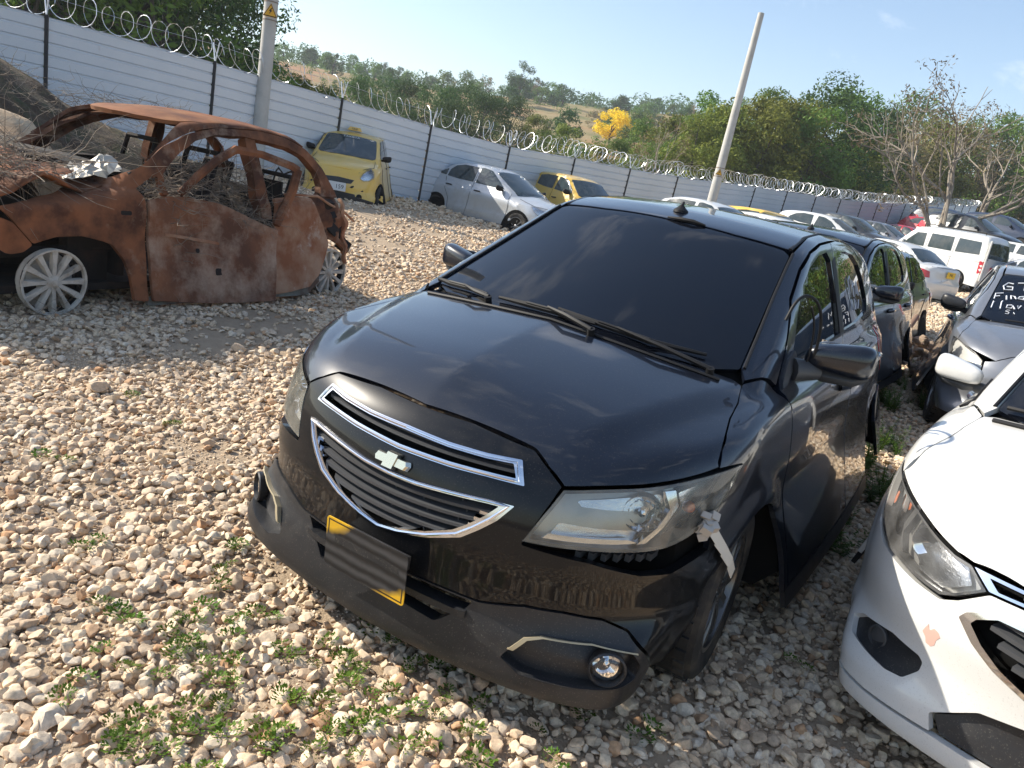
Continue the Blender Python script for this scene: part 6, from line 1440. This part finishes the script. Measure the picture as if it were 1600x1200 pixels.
for sd in (1, -1):
    fb = panel('fog_lamp_bezel', B3, C9, fog3, M_['matte'], whc, side=sd, off=-.022, depth=.02, grid=.03, gap=-.004)
    c = cast1(B3, [(44, .352)], C9, sd)[0]; n = np.array([math.sin(R(30))*sd, -math.cos(R(30)), 0.]); f = MB().lathe([(.033, 0), (.034, .010), (.029, .012), (.028, .004), (.0, .009)], 24, axis='z').build('fog_lamp', M_['gplastic'], whc); f.location = Vector(c-n*.022); f.rotation_euler = Vector(n).to_track_quat('Z', 'Y').to_euler()
    ring_panel('fog_trim', B3, C9, fog3, [tuple(p) for p in inset(np.array(fog3)*[.0148, 1], .006)/[.0148, 1]], M_['seal'], whc, .003, .02) if sd > 0 else None
    l = headlight(whc, B3, HL3, sd, M_['lens_clear'])
    panel('lamp_reflector', B3, C9, [(32.2, .645), (34.5, .690), (41, .708), (47.0, .728), (49.5, .70), (48, .640), (43, .603), (36.5, .598)], M_['reflector_r'], l, side=sd, off=-.036, depth=.002, grid=.02, disp=lambda H: .006*np.sin(H[:, 2]*190))
    panel('side_reflector', B3, C9, [(52, .742), (60, .772), (67, .785), (65, .745), (60, .70), (55, .66), (52, .66)], M_['reflector'], l, side=sd, off=-.030, depth=.002, grid=.02)
    panel('lamp_divider', B3, C9, [(49.5, .750), (51.5, .752), (52, .68), (50, .625), (47.5, .612), (50.5, .66)], M_['lamp_house'], l, side=sd, off=-.014, depth=.02, grid=.02, rnd=.002)
    panel('turn_reflector', B3, C9, [(61, .690), (62, .725), (63.2, .728), (63.4, .70), (62, .680)], M_['amber'], l, side=sd, off=-.016, depth=.002, grid=.02)
    c = cast1(B3, [(43.0, .672)], C9, sd)[0]; n = np.array([math.sin(R(18))*sd, -math.cos(R(18)), .0]); f = MB().lathe([(0, .0), (.02, .004), (.038, .014), (.045, .016), (.045, -.02)], 24, axis='z').build('lamp_bowl', M_['reflector'], l); f.location = Vector(c-n*.046); f.rotation_euler = Vector(n).to_track_quat('Z', 'Y').to_euler()
    mirror_part(whc, sd*.84, 1.40, 1.03, sd, M_['white'], s=.84)
    panel('mirror_sail', B3, ('diag', 20), via(B3, [(1.13, .93), (1.20, .935), (1.36, 1.0), (1.335, 1.045), (1.24, 1.02)], SIDE, ('diag', 20)), M_['seal'], whc, side=sd, off=.010, depth=.02, grid=.03)
    pts = cast1(B3, [(.640, .985), (.615, 1.15), (.580, 1.38), (.553, 1.58), (.540, 1.69)], TOP, sd); MB().tube([p+[0, 0, .003] for p in pts], .007, 6).build('windshield_seal', M_['seal'], whc)
def onws3(p, h): return cast1(B3, [p], TOP)[0]+np.array([0, -.35, .93])*h
MB().tube([onws3((x, .800+.235*x*x*.9), .006) for x in np.linspace(-.62, .62, 13)], .013, 6, flat=.6).build('cowl_seal', M_['seal'], whc)
for (a, b, c_) in (((-.60, .965), (-.35, .90), (-.10, .875)), ((.02, .88), (.25, .885), (.48, .95))):
    q = MB(); q.tube([onws3(a, .015), onws3(b, .022), onws3(c_, .015)], .008, 6); q.build('wiper', M_['seal'], whc)
panel('paint_chip', B3, C9, [(35.4, .470), (35.0, .488), (34.5, .503), (34.0, .488), (33.4, .500), (32.4, .496), (31.8, .484), (32.4, .470), (32.5, .452), (33.2, .441), (34.3, .443), (34.6, .458)], mat('chipped_primer', (.58, .36, .30), .7), whc, side=-1, off=.0022, depth=.001, grid=.01, rnd=.003)
# ---- grey hatchback between, with writing on the windscreen
B4 = hatch_body()
gry = empty('parked_car', (1.90, 5.41, .02), .05, 'grey hatchback with white marker writing on the windscreen, behind the white car', 'car')
hatch_common(gry, B4, M_['grey'], M_['glass_side'], grid=.045)
HL4 = [(36, .60), (38, .70), (44, .745), (52, .775), (60, .800), (66, .812), (66, .74), (62, .66), (56, .60), (48, .565), (41, .57)]
half = [(0, .20), (22, .20), (30, .235), (52, .23), (57.5, .20), (63, .20), (64.5, .24), (64.5, .40), (66.5, .48), (69.8, .60), (68, .74), (66.4, .735), (62.3, .652), (56.3, .592), (48, .557), (40.8, .562), (35.6, .595), (37, .70), (32.4,.722), (29.5, .753), (26.4, .785), (13, .80), (0, .798)]
panel('front_bumper', B4, C9, sym(half), M_['grey'], gry, holes=[sym([(0, .28), (22, .29), (25, .42), (0, .44)]), sym([(0, .62), (20, .63), (24, .70), (0, .71)])], grid=.03, depth=.03, rnd=.006)
panel('grille', B4, C9, sym([(0, .27), (23, .28), (26, .43), (0, .45)]), M_['matte'], gry, off=-.03, grid=.04); panel('grille', B4, C9, sym([(0, .61), (21, .62), (25, .71), (0, .72)]), M_['matte'], gry, off=-.02, grid=.04)
for sd in (1, -1):
    l = headlight(gry, B4, HL4, sd, M_['lens_clear'], recess=.04)
    panel('lamp_reflector', B4, C9, [tuple(p) for p in inset(np.array(HL4)*[.0148, 1], .014)/[.0148, 1]], M_['lamp_pale'], l, side=sd, off=-.016, depth=.002, grid=.02, disp=lambda H: .004*np.sin(H[:, 2]*150))
    mirror_part(gry, sd*.856, 1.40, 1.035, sd, M_['matte'], M_['seal'])
def stroke_text(B, paths, ox, oy, s, m, parent, r=.006):
    """handwriting on the windscreen: paths in letter units, x across as the reader sees it, y up the glass"""
    q = MB()
    gj = np.random.default_rng(int(abs(ox)*1000))
    for pth in paths:
        pth = [(p[0]+gj.normal(0, .035), p[1]+gj.normal(0, .05)+p[0]*.02) for p in pth]
        H = cast1(B, [(ox+p[0]*s, oy+p[1]*s*.85) for p in pth], TOP)
        if len(H) > 1: q.tube([h+np.array([0, -.5, .86])*.006 for h in H], r, 5)
    return q.build('marker_writing', m, parent)
def word(w, x0, y0, g=.75):
    G = {'G': [[(.5, .85), (.25, 1), (0, .6), (.15, .05), (.5, .15), (.5, .45), (.25, .45)]], 'T': [[(0, .95), (.6, 1)], [(.3, .98), (.25, 0)]], 'M': [[(0, 0), (.1, 1), (.35, .35), (.6, 1), (.65, 0)]], 'F': [[(.1, 0), (.1, 1), (.55, .95)], [(.1, .55), (.4, .55)]],
         'i': [[(.1, .5), (.1, 0)]], 'n': [[(0, 0), (.03, .5), (.25, .5), (.3, 0)]], 'a': [[(.35, .5), (.1, .5), (.02, .15), (.3, .05), (.35, .5), (.4, 0)]], 'c': [[(.35, .45), (.1, .4), (.08, .1), (.35, .03)]], 'l': [[(.1, 0), (.12, 1), (.2, 1)]], 'o': [[(.2, .5), (.02, .25), (.2, 0), (.38, .25), (.2, .5)]],
         'v': [[(0, .5), (.15, 0), (.32, .5)]], 'e': [[(.02, .25), (.35, .3), (.25, .5), (.05, .35), (.1, .03), (.35, .05)]], 'L': [[(.05, 1), (0, 0), (.45, .05)]], 'S': [[(.45, .9), (.15, 1), (.05, .7), (.4, .4), (.3, .05), (0, .1)]], 'V': [[(0, 1), (.25, 0), (.5, 1)]]}
    P_ = []; x = x0
    for ch in w:
        if ch in G:
            for s in G[ch]: P_.append([(x+a, y0+b) for a, b in s])
        x += g*(.6 if ch.islower() else 1)
    return P_
MK = bpy.data.materials['white_marker']
stroke_text(B4, word('GTM', 0, 0), -.52, 1.40, .16, MK, gry); stroke_text(B4, word('Financiera', 0, 0, .72), -.57, 1.25, .115, MK, gry); stroke_text(B4, word('llave', 0, 0, .8), -.58, 1.09, .13, MK, gry); stroke_text(B4, word('Si', 0, 0, .8), -.46, 1.01, .07, MK, gry, .003)
MB().tube([cast1(B4, [(x, .86+.2*x*x)], TOP)[0]+np.array([0, -.01, .012]) for x in np.linspace(-.45, .1, 8)], .008, 6).build('wiper', M_['seal'], gry)
# ---- dark wrecked sedan with a torn brown door, beyond the second black car
b3, Bk = simple_car('sedan', 'greydk', 'dark grey wrecked sedan with its front torn open, behind the two black hatchbacks', (-.70, 8.7, -.06), -.10, glass='glass_side', rim='rim_dark', ny=70, mirror='seal')
rust_m = mat('rust', (.245, .098, .046), .85, noise=(3.6, (.085, .038, .023), .40, .60), dirt_or_sky_tint=(3.4, (.36, .25, .175), .9, .54, .74), bump=(18, .5, .006), spec=.2)
q = MB(); q.box((.80, .75, .52), (.10, .75, .50), rot=[[1, 0, .1], [0, 1, 0], [-.1, 0, 1]]); q.box((.84, .35, .74), (.20, .45, .05)); q.tube([(.80, .2, .15), (.90, .3, .55), (.95, .45, .82)], .04, 8); q.build('torn_fender', mat('burnt_tan_metal', (.30, .19, .10), .8, noise=(4, (.10, .06, .035), .4, .6)), b3, smooth=False)
# ---------------------------------------------------------------- the burnt-out sedan
def rust_dent(p): return .005*np.sin(p[:, 1]*9+p[:, 2]*5)*np.cos(p[:, 2]*11+p[:, 1]*3)+.003*np.sin(p[:, 1]*23+1)*np.sin(p[:, 2]*19)
BR = Body(L=4.05, top=[(-.3, .55), (0, .66), (.1, .74), (.5, .80), (1.1, .87), (1.35, .93), (1.6, .96), (3.2, .96), (3.5, 1.0), (4.0, .95)],
    roof=[(.95, .3), (1.15, .80), (1.22, .90), (1.75, 1.34), (1.95, 1.40), (2.4, 1.45), (2.9, 1.455), (3.2, 1.42), (3.45, 1.32), (3.75, 1.05), (3.9, .3)],
    plan=[(-.1, .74), (.4, .79), (.9, .83), (1.5, .85), (2.8, .85), (3.6, .83), (4.0, .79)], sec=[(.0, -.05), (.1, -.02), (.35, 0), (.6, .0), (.72, -.005), (.85, -.035), (1.0, -.08)],
    front=[(.1, .1), (.3, .05), (.6, .06), (.8, .15)], rear=[(.1, .1), (.5, 0), (1.0, .08)], cab=[(.7, .82), (.9, .77), (1.05, .73), (1.35, .62), (1.5, .54)], arch=[(.87, .24), (3.58, .24)], arch_r=.31, flare=.012, mid=2.5, dent=rust_dent)
ash_m = mat('burnt_pale_metal', (.40, .25, .16), .85, noise=(3.2, (.27, .11, .055), .40, .60), dirt_or_sky_tint=(5, (.50, .42, .34), .9, .58, .75), bump=(20, .5, .006), spec=.2)
door_m = mat('rust_and_ash_door', (.25, .108, .056), .85, noise=(2.6, (.12, .055, .034), .38, .62), dirt_or_sky_tint=(2.3, (.46, .34, .25), .9, .46, .72), bump=(18, .5, .006), spec=.2)
roofrust = mat('sunlit_orange_rust', (.22, .085, .034), .8, noise=(3.0, (.11, .042, .022), .4, .62), dirt_or_sky_tint=(2.2, (.30, .15, .07), .9, .5, .75), bump=(25, .5, .005), spec=.25)
char = mat('charred_black', (.012, .010, .009), .9, noise=(6, (.035, .018, .012), .5, .7), bump=(15, .6, .01))
rc = empty('burnt_car', (-4.70, .3, 0), .073, 'burnt out rusty brown sedan shell without glass, on bare alloy wheels, filled with dry branches', 'car wreck')
RP = lambda n, out, m, sd=1, **k: panel(n, BR, k.pop('mode', SIDE), out, m, rc, side=sd, grid=k.pop('grid', .035), depth=k.pop('depth', .03), rnd=k.pop('rnd', .02), gap=.003, **k)
RP('fender', [(.53, .70), (.68, .735), (.89, .775), (1.04, .81), (1.18, .84), (1.30, .90), (1.46, .93), (1.515, .80), (1.52, .64), (1.50, .13), (1.50, .08), (1.385, .09), (1.37, .25), (1.34, .37), (1.25, .48), (1.05, .53), (.86, .52), (.72, .47), (.60, .62)], rust_m)
RP('torn_fender_tip', [(.42, .50), (.52, .64), (.60, .61), (.715, .47), (.66, .42), (.58, .40)], rust_m, off=.02)
RP('front_door', [(1.525, .08), (1.53, .80), (1.70, .835), (1.89, .842), (2.2, .80), (2.51, .70), (2.62, .665), (2.77, .615), (2.73, .30), (2.69, .02), (2.1, .035), (1.6, .075)], door_m, off=.012, disp=lambda H: .012*np.sin(H[:, 1]*6)+.05*sstep(2.4, 2.75, H[:, 1])*sstep(.7, .3, H[:, 2])*0+.045*sstep(2.45, 2.76, H[:, 1]))
RP('rear_door', [(2.80, .88), (3.05, .905), (3.28, .905), (3.30, .84), (3.42, .66), (3.49, .50), (3.42, .36), (3.33, .22), (3.20, .12), (2.74, .07), (2.78, .60)], ash_m, off=-.004, disp=lambda H: .014*np.sin(H[:, 1]*11)*np.sin(H[:, 2]*13))
for (yy, zz, a_, b_) in ((1.36, .70, .045, .018), (1.95, .44, .02, .02), (2.13, .28, .035, .03), (2.55, .50, .03, .03)):
    RP('hole', [(yy-a_, zz-b_), (yy+a_, zz-b_), (yy+a_, zz+b_), (yy-a_, zz+b_)], char, off=.016 if yy > 1.5 else .002, depth=.002, grid=.02)
RP('moulding_scar', [(1.66, .575), (2.35, .485), (2.35, .455), (1.66, .545)], ash_m, off=.0165, depth=.004)
RP('sill', [(1.50, .05), (1.50, .12), (3.22, .14), (3.34, .24), (3.36, .16), (3.18, .05)], mat('greenish_primer', (.20, .22, .19), .8, noise=(4, (.10, .06, .04), .4, .6)), off=-.03)
RP('tail_panel', [(3.30, .92), (3.40, .94), (3.50, 1.02), (3.66, .92), (3.78, .76), (3.80, .64), (3.72, .42), (3.66, .50), (3.52, .54), (3.44, .64), (3.32, .82)], rust_m, off=-.02, disp=lambda H: .03*np.sin(H[:, 1]*30)*np.sin(H[:, 2]*24), grid=.02)
RP('tail_corner', [(3.68, .92), (3.79, .76), (3.84, .62), (3.78, .36), (3.72, .30), (3.70, .6)], ash_m, off=.01, disp=lambda H: .02*np.sin(H[:, 2]*30), grid=.02)
# pillars and roof side rail, near side (+) and far side (-)
for sd in (1, -1):
    m = rust_m
    side_out = [(1.30, .88), (1.53, 1.01), (1.77, 1.185), (2.01, 1.30), (2.29, 1.375), (2.76, 1.405), (3.05, 1.39), (3.30, 1.32), (3.50, 1.18), (3.62, 1.00), (3.68, .92)]
    side_in = [(3.42, .92), (3.44, 1.02), (3.40, 1.13), (3.24, 1.25), (3.06, 1.305), (2.78, 1.325), (2.56, 1.335), (2.26, 1.315), (2.06, 1.245), (1.90, 1.15), (1.77, 1.04), (1.70, .96), (1.62, .955), (1.55, .90), (1.48, .86)]
    RP('pillar_frame', side_out+side_in, m, sd, depth=.07, rnd=.01, grid=.025)
    so = via(BR, chaik([(1.60, 1.07), (1.80, 1.205), (2.01, 1.305), (2.29, 1.378), (2.76, 1.408), (3.05, 1.392), (3.28, 1.33)]), SIDE, ('diag', 60)); ti = via(BR, [(.545, 1.99), (.57, 2.2), (.575, 2.7), (.56, 3.05), (.49, 3.24)], TOP, ('diag', 60))
    panel('roof_rail', BR, ('diag', 60), so+ti[::-1], m, rc, side=sd, grid=.03, depth=.03, off=.004)
    RP('centre_pillar', [(2.59, 1.345), (2.70, 1.36), (2.77, .70), (2.64, .70)], m, sd, depth=.09, off=-.02)
    RP('quarter_post', [(1.66, 1.0), (1.72, 1.0), (1.73, .84), (1.67, .84)], m, sd, depth=.03)
    if sd < 0:
        RP('far_door', [(1.45, .12), (1.45, .93), (2.6, .965), (2.6, .10)], char, sd); RP('far_rear_door', [(2.62, .12), (2.62, .965), (3.4, .97), (3.3, .6), (3.1, .2)], char, sd); RP('fender', [(.4, .66), (1.0, .80), (1.42, .9), (1.42, .1), (1.25, .48), (.86, .52), (.6, .4)], char, sd)
# bent upper door frame leaning out of the door
q = MB(); q.tube([(.83, 1.80, .86), (.83, 1.95, 1.00), (.82, 2.12, 1.13), (.80, 2.32, 1.235), (.80, 2.60, 1.225), (.83, 2.92, 1.165), (.845, 2.985, 1.135)], [.022, .026, .026, .028, .026, .028, .03], 6, flat=1.3)
q.tube([(.845, 2.985, 1.14), (.86, 2.93, .96), (.87, 2.80, .74), (.88, 2.76, .66)], [.034, .036, .036, .03], 6, flat=1.2); q.build('bent_window_frame', rust_m, rc)
# roof: a hump with a folded front header
hd = [(0, 1.62), (.25, 1.67), (.45, 1.84), (.56, 2.02), (.60, 2.15)]
RP('roof', sym([(0, 1.80), (.25, 1.83), (.44, 1.92), (.545, 2.02), (.58, 2.2), (.585, 2.7), (.57, 3.05), (.50, 3.20), (.25, 3.27), (0, 3.29)]), roofrust, mode=TOP, depth=.03, rnd=.03, off=.006)
# sagging bonnet lifted at the near edge, crumpled
V = []; n, m_ = 26, 16
for i in range(n):
    for j in range(m_):
        y = .02+1.28*i/(n-1); x = .76*(1-2*j/(m_-1)); z = .775+.10*y+.03*math.sin(7*y+3*x)*(abs(x))+.022*math.sin(13*y-4*x)-.06*(1-abs(x)/.76)*math.sin(math.pi*i/(n-1))+rng.normal(0, .004)
        if x > .6: z += -.035+.03*math.sin(9*y)
        V.append((x*(.92+.08*math.sin(3*y)), y, z))
F = [(i*m_+j, i*m_+j+1, (i+1)*m_+j+1, (i+1)*m_+j) for i in range(n-1) for j in range(m_-1)]
o = mesh_obj('hood', V, F, rust_m, rc); md = o.modifiers.new('s', 'SOLIDIFY'); md.thickness = .018
# floor, bulkheads, seat frames, engine lump
q = MB(); q.box((0, 2.1, .16), (1.5, 3.3, .05)); q.box((0, 1.42, .55), (1.45, .05, .65)); q.box((0, 3.35, .50), (1.4, .06, .75)); q.tube([(-.72, .12, .50), (0, .02, .52), (.72, .12, .50)], .045, 6); q.tube([(-.70, .16, .30), (0, .08, .28), (.70, .16, .32)], .035, 6); q.tube([(-.70, .18, .66), (0, .12, .70), (.72, .2, .66)], .03, 6)
for s_ in (-.68, -.35, .35, .68): q.tube([(s_, .14, .25), (s_, .17, .70)], .03, 5); q.tube([(s_*.9, .15, .35), (s_*.95, 1.4, .42)], .035, 5)
q.box((.1, .75, .45), (.55, .6, .4)); q.box((.62, 1.2, .40), (.1, .3, .5)); q.box((-.3, .75, .30), (.4, .7, .3)); q.build('floor_and_bulkheads', char, rc, smooth=False)
q = MB(); q.tube([(-.7, 1.50, .93), (0, 1.42, .95), (.7, 1.50, .93)], .05, 8); q.tube([(.25, 1.6, .85), (.40, 1.75, .93)], .02, 6); q.build('dash_beam', char, rc)
for xx in (.38, -.38):
    for y0 in (2.15, 3.0):
        q = MB(); h = .62 if y0 < 3 else .5
        for s in (-.2, .2): q.tube([(xx+s, y0, .25), (xx+s, y0+.06, .6), (xx+s*.9, y0+.22, .55+h)], .022, 6)
        q.tube([(xx-.18, y0+.22, .55+h), (xx+.18, y0+.22, .55+h)], .022, 6); q.box((xx, y0+.10, .75), (.38, .02, .5)); q.build('seat_frame', char, rc, smooth=False)
q = MB(); q.tube([(.20, 3.35, .93), (.22, 3.36, 1.06), (.24, 3.37, 1.10), (.32, 3.36, 1.05), (.42, 3.35, 1.09), (.46, 3.35, 1.07), (.46, 3.35, .93)], .008, 6); q.build('bent_rod', M_['seal'], rc)
q = MB(); q.tube([(.80, 2.9, .92), (.82, 3.3, .93), (.80, 3.5, .86), (.76, 3.75, .80), (.70, 4.0, .70)], .012, 6); q.build('loose_trim_rail', ash_m, rc)
q = MB()
for i in range(14): a = rng.uniform(0, 6.28); q.box((.72+rng.normal(0, .03), 3.55+rng.normal(0, .10), .62+rng.normal(0, .10)), rng.uniform(.05, .16, 3), rot=np.linalg.qr(rng.normal(size=(3, 3)))[0])
q.build('crushed_tail_metal', char, rc, smooth=False)
ashrim = mat('ash_white_alloy', (.52, .49, .43), .75, noise=(9, (.30, .26, .21), .45, .7), dirt_or_sky_tint=(6, (.05, .045, .04), .8, .62, .70), bump=(30, .3, .003)); M_['ash_rim'] = ashrim; M_['rust_w'] = rust_m
for i, ya in enumerate((.87, 3.58)):
    for sd in (1, -1): wheel(rc, BR, ya, sd, .83, r=.25, rim=.222, w=.07, spokes=12, rim_mat='ash_rim', zc=.215, tyre=False)
# crumpled foil sunshade lying on the dash
V = []; n = 12
for i in range(n):
    for j in range(n):
        u_, v_ = i/(n-1), j/(n-1); V.append((.62-.42*v_+rng.normal(0, .012), 1.08+.40*u_+rng.normal(0, .009), .86+.17*(u_**1.2)*(math.sin(math.pi*(.15+.8*v_)))+rng.normal(0, .010)))
F = [(i*n+j, i*n+j+1, (i+1)*n+j+1, (i+1)*n+j) for i in range(n-1) for j in range(n-1)]
fo = mesh_obj('foil_sheet', [(a-.4, b-1.3, c-.87) for a, b, c in V], F, mat('crumpled_foil', (.50, .46, .38), .42, .35), None, False); fo.modifiers.new('s', 'SOLIDIFY').thickness = .003
cs_, sn_ = math.cos(.073), math.sin(.073); fo.location = (-4.70+cs_*.4-sn_*1.3, .3+sn_*.4+cs_*1.3, .89); fo.rotation_euler = (0, 0, .073); tag(fo, 'crumpled silvery foil sheet lying on the dash of the burnt car', 'foil sheet')
# dry branches heaped on it
twig = mat('dry_twigs', (.27, .22, .165), .9, noise=(8, (.14, .11, .085), .4, .65))
def brush(regions, seed, label):
    g = np.random.default_rng(seed); q = MB()
    for (c, s, n, L, r) in regions:
        for i in range(n):
            p = np.array(c)+g.uniform(-1, 1, 3)*s; d = g.normal(size=3)*[1, 1, .35]; d /= np.linalg.norm(d); pts = [p]; l = L*g.uniform(.4, 1.2)
            for k in range(4): d = d+g.normal(0, .38, 3)*[1, 1, .6]; d /= np.linalg.norm(d); pts.append(pts[-1]+d*l/4)
            q.tube(pts, [r, r*.9, r*.7, r*.5, r*.3], 3, caps=False)
    o = q.build('dry_branches', twig, None, smooth=False); return tag(o, label, 'dry branches', kind='stuff')
def RL(x, y, z): return (-4.70+cs_*x-sn_*y, .3+sn_*x+cs_*y, z)
brush([(RL(.2, .75, .93), (.55, .42, .09), 330, .5, .0032), (RL(.35, .55, .98), (.4, .3, .08), 120, .45, .003)], 1, 'heap of dry grey branches on the bonnet of the burnt car')
brush([(RL(.45, 2.25, .82), (.26, .38, .24), 420, .42, .003), (RL(-.3, 2.4, .70), (.4, .6, .25), 260, .5, .003), (RL(.2, 3.1, .80), (.4, .25, .15), 120, .4, .003), (RL(.75, 1.75, .86), (.10, .20, .07), 90, .35, .003), (RL(.80, 2.55, .70), (.08, .18, .08), 60, .35, .003), (RL(.86, 1.78, .62), (.03, .06, .28), 26, .5, .003)], 2, 'tangle of dry straw and branches inside and over the door of the burnt car')
brush([((-3.75, 1.1, .04), (.35, .9, .04), 90, .3, .002), ((-3.8, .4, .05), (.3, .4, .04), 60, .3, .002)], 3, 'dry grass around the front wheel of the burnt car')
# ---------------------------------------------------------------- earth mound with a boulder behind the wreck
def mound():
    n = 70; V = []; g = np.random.default_rng(8); soil = mat('earth_mound', (.060, .040, .026), .95, noise=(3.2, (.125, .092, .052), .4, .62), dirt_or_sky_tint=(4.5, (.045, .055, .02), .95, .50, .64), bump=(7, 1., .09))
    ph = g.uniform(0, 6.28, 12)
    for i in range(n):
        for j in range(n):
            x = -15.+10.2*i/(n-1); y = -1.0+12.2*j/(n-1); u = (x+9.5-.10*(y-4))/1.9; v = (y-1.9)/3.7; h = 1.45*math.exp(-(abs(u)**2.4))*math.exp(-abs(v)**2.6)*(1+.10*math.sin(2.1*y+ph[0]))
            h += h*.045*(math.sin(2.3*x+ph[1]+1.4*y)+math.sin(3.1*y+ph[2]-2*x)+.6*math.sin(9*x+4*y)*math.sin(8*y-3*x)); V.append((x, y, gz(x, y)-.12+h+(.02*math.sin(17*x+ph[3])*math.sin(15*y)+g.normal(0, .022))*min(1, h*3)))
    F = [(i*n+j, (i+1)*n+j, (i+1)*n+j+1, i*n+j+1) for i in range(n-1) for j in range(n-1)]
    o = mesh_obj('earth_mound', V, F, soil); return tag(o, None, None, kind='structure')
mound()
bd = mesh_obj('boulder', [tuple(v.co) for v in stone_mesh(300, 4).vertices], [tuple(p.vertices) for p in bpy.data.meshes[-1].polygons] if False else [tuple(p.vertices) for p in stone_mesh(300, 4).polygons], mat('tan_boulder', (.42, .27, .15), .9, noise=(1.6, (.55, .44, .30), .4, .62), bump=(5, .8, .05)))
bd.scale = (.85, 1.05, .62); bd.location = (-7.9, 2.55, .78); bd.data.set_sharp_from_angle(angle=R(30)); tag(bd, 'large tan boulder against the earth mound behind the burnt car', 'boulder')
tw = []; g = np.random.default_rng(4)
brush([((-8.6, 4.2, 1.30), (1.1, 1.6, .16), 420, .35, .003), ((-9.6, 2.6, 1.5), (.8, 1.3, .12), 160, .35, .003), ((-8.0, 5.8, .75), (.8, 1.0, .12), 220, .35, .003), ((-7.9, 3.8, .85), (.5, 1.2, .2), 260, .3, .003)], 6, 'dry grass and twigs on the earth mound')
# ---------------------------------------------------------------- rock heap and pipe between the dark sedan and the grey hatchback
rk = mat('brown_rock', (.24, .17, .12), .9, noise=(5, (.36, .28, .21), .4, .65), bump=(20, .6, .01)); g = np.random.default_rng(17)
rms = []
for i in range(6): me_ = stone_mesh(400+i, 2); me_.materials.append(rk); rms.append(me_)
for i in range(74):
    a = g.uniform(0, 6.28); r_ = math.sqrt(g.uniform()); x = .72+.40*r_*math.cos(a); y = 8.7+.80*r_*math.sin(a); h = .42*(1-r_**1.6); o = bpy.data.objects.new('rock', rms[i % 6]); link(o)
    s = g.uniform(.05, .10); o.scale = (s*1.15, s, s*.85); o.location = (x, y, gz(x, y)+max(.03, h*g.uniform(.75, 1.05))); o.rotation_euler = tuple(g.uniform(-1, 1, 3)); tag(o, 'brown rock in the heap beside the wrecked dark sedan', 'rock', 'rocks heaped beside the wrecked sedan')
q = MB(); pp = at(1397, 545, 8.6); p2 = at(1432, 495, 9.4); q.tube([tuple(pp), tuple((pp+p2)/2+[0, 0, .01]), tuple(p2)], [.035, .035, .035], 10); o = q.build('rusty_pipe', mat('brown_pipe', (.20, .13, .085), .7)); tag(o, 'thick brown pipe leaning against the rock heap by the wrecked sedan', 'pipe')
q = MB(); p = at(1478, 492, 10.2); 
for i in range(5): q.box((g.normal(0, .05), g.normal(0, .05), .03+.02*i), (.16, .10, .03), rot=np.linalg.qr(g.normal(size=(3, 3))*.3+np.eye(3))[0])
o = q.build('red_scrap', mat('dull_red_plastic', (.22, .03, .035), .5), None, smooth=False); o.location = (p[0], p[1], gz(p[0], p[1])); tag(o, 'scraps of dark red plastic on the gravel beyond the rock heap', 'scrap')
# a few larger stones that stand out on the gravel
big = []
for i in range(4): me_ = stone_mesh(500+i, 3); me_.materials.append(SM); big.append(me_)
for i, (u, v, s, lab) in enumerate([(150, 607, .085, 'large flat pale stone on the gravel left of the black car, before the burnt car'), (325, 695, .05, 'round white stone in the gravel left of the black bumper'), (236, 918, .062, 'long white stone lying at the edge of the green weeds'), (415, 1005, .048, 'upright white stone standing in the green weeds'), (85, 905, .055, 'pointed pale stone in the gravel at the left edge'), (70, 1135, .06, 'angular pale stone in the lower left corner'), (322, 1100, .045, 'round pinkish stone among the green weeds'), (270, 828, .055, 'oblong cream stone resting on bare soil left of the bumper'), (372, 545, .07, 'flat beige stone just outside the shade of the burnt car'), (505, 1135, .05, 'blocky pale stone at the bottom edge among weeds'), (680, 1165, .06, 'rough orange tinted stone at the bottom near the bumper'), (1165, 905, .06, 'brown stone in the shade between the two front cars')]):
    p = gp(u, v); o = bpy.data.objects.new('stone', big[i % 4]); link(o); s *= .72; o.scale = (s*1.2, s, s*.75); o.rotation_euler = (g.uniform(-.3, .3), g.uniform(-.3, .3), g.uniform(0, 6)); o.location = (p[0], p[1], s*.35+float(bumps(p[0], p[1]))); tag(o, lab, 'stone')

# ---------------------------------------------------------------- air
hz = MB().box((0, 100, 30), (860, 900, 72)).build('haze', None, None, smooth=False); hz['kind'] = 'stuff'; hz['label'] = 'thin pale haze in the air over the yard and hills'; hz['category'] = 'haze'
hm = bpy.data.materials.new('haze_air'); hm.use_nodes = True; N_ = hm.node_tree.nodes; N_.remove(N_['Principled BSDF']); vv = N_.new('ShaderNodeVolumePrincipled'); vv.inputs['Color'].default_value = (.86, .92, 1., 1); vv.inputs['Density'].default_value = .0007; vv.inputs['Anisotropy'].default_value = .2
hm.node_tree.links.new(vv.outputs[0], N_['Material Output'].inputs['Volume']); hz.data.materials.append(hm)
print('GROUND RANGE', Z.min(), Z.max())
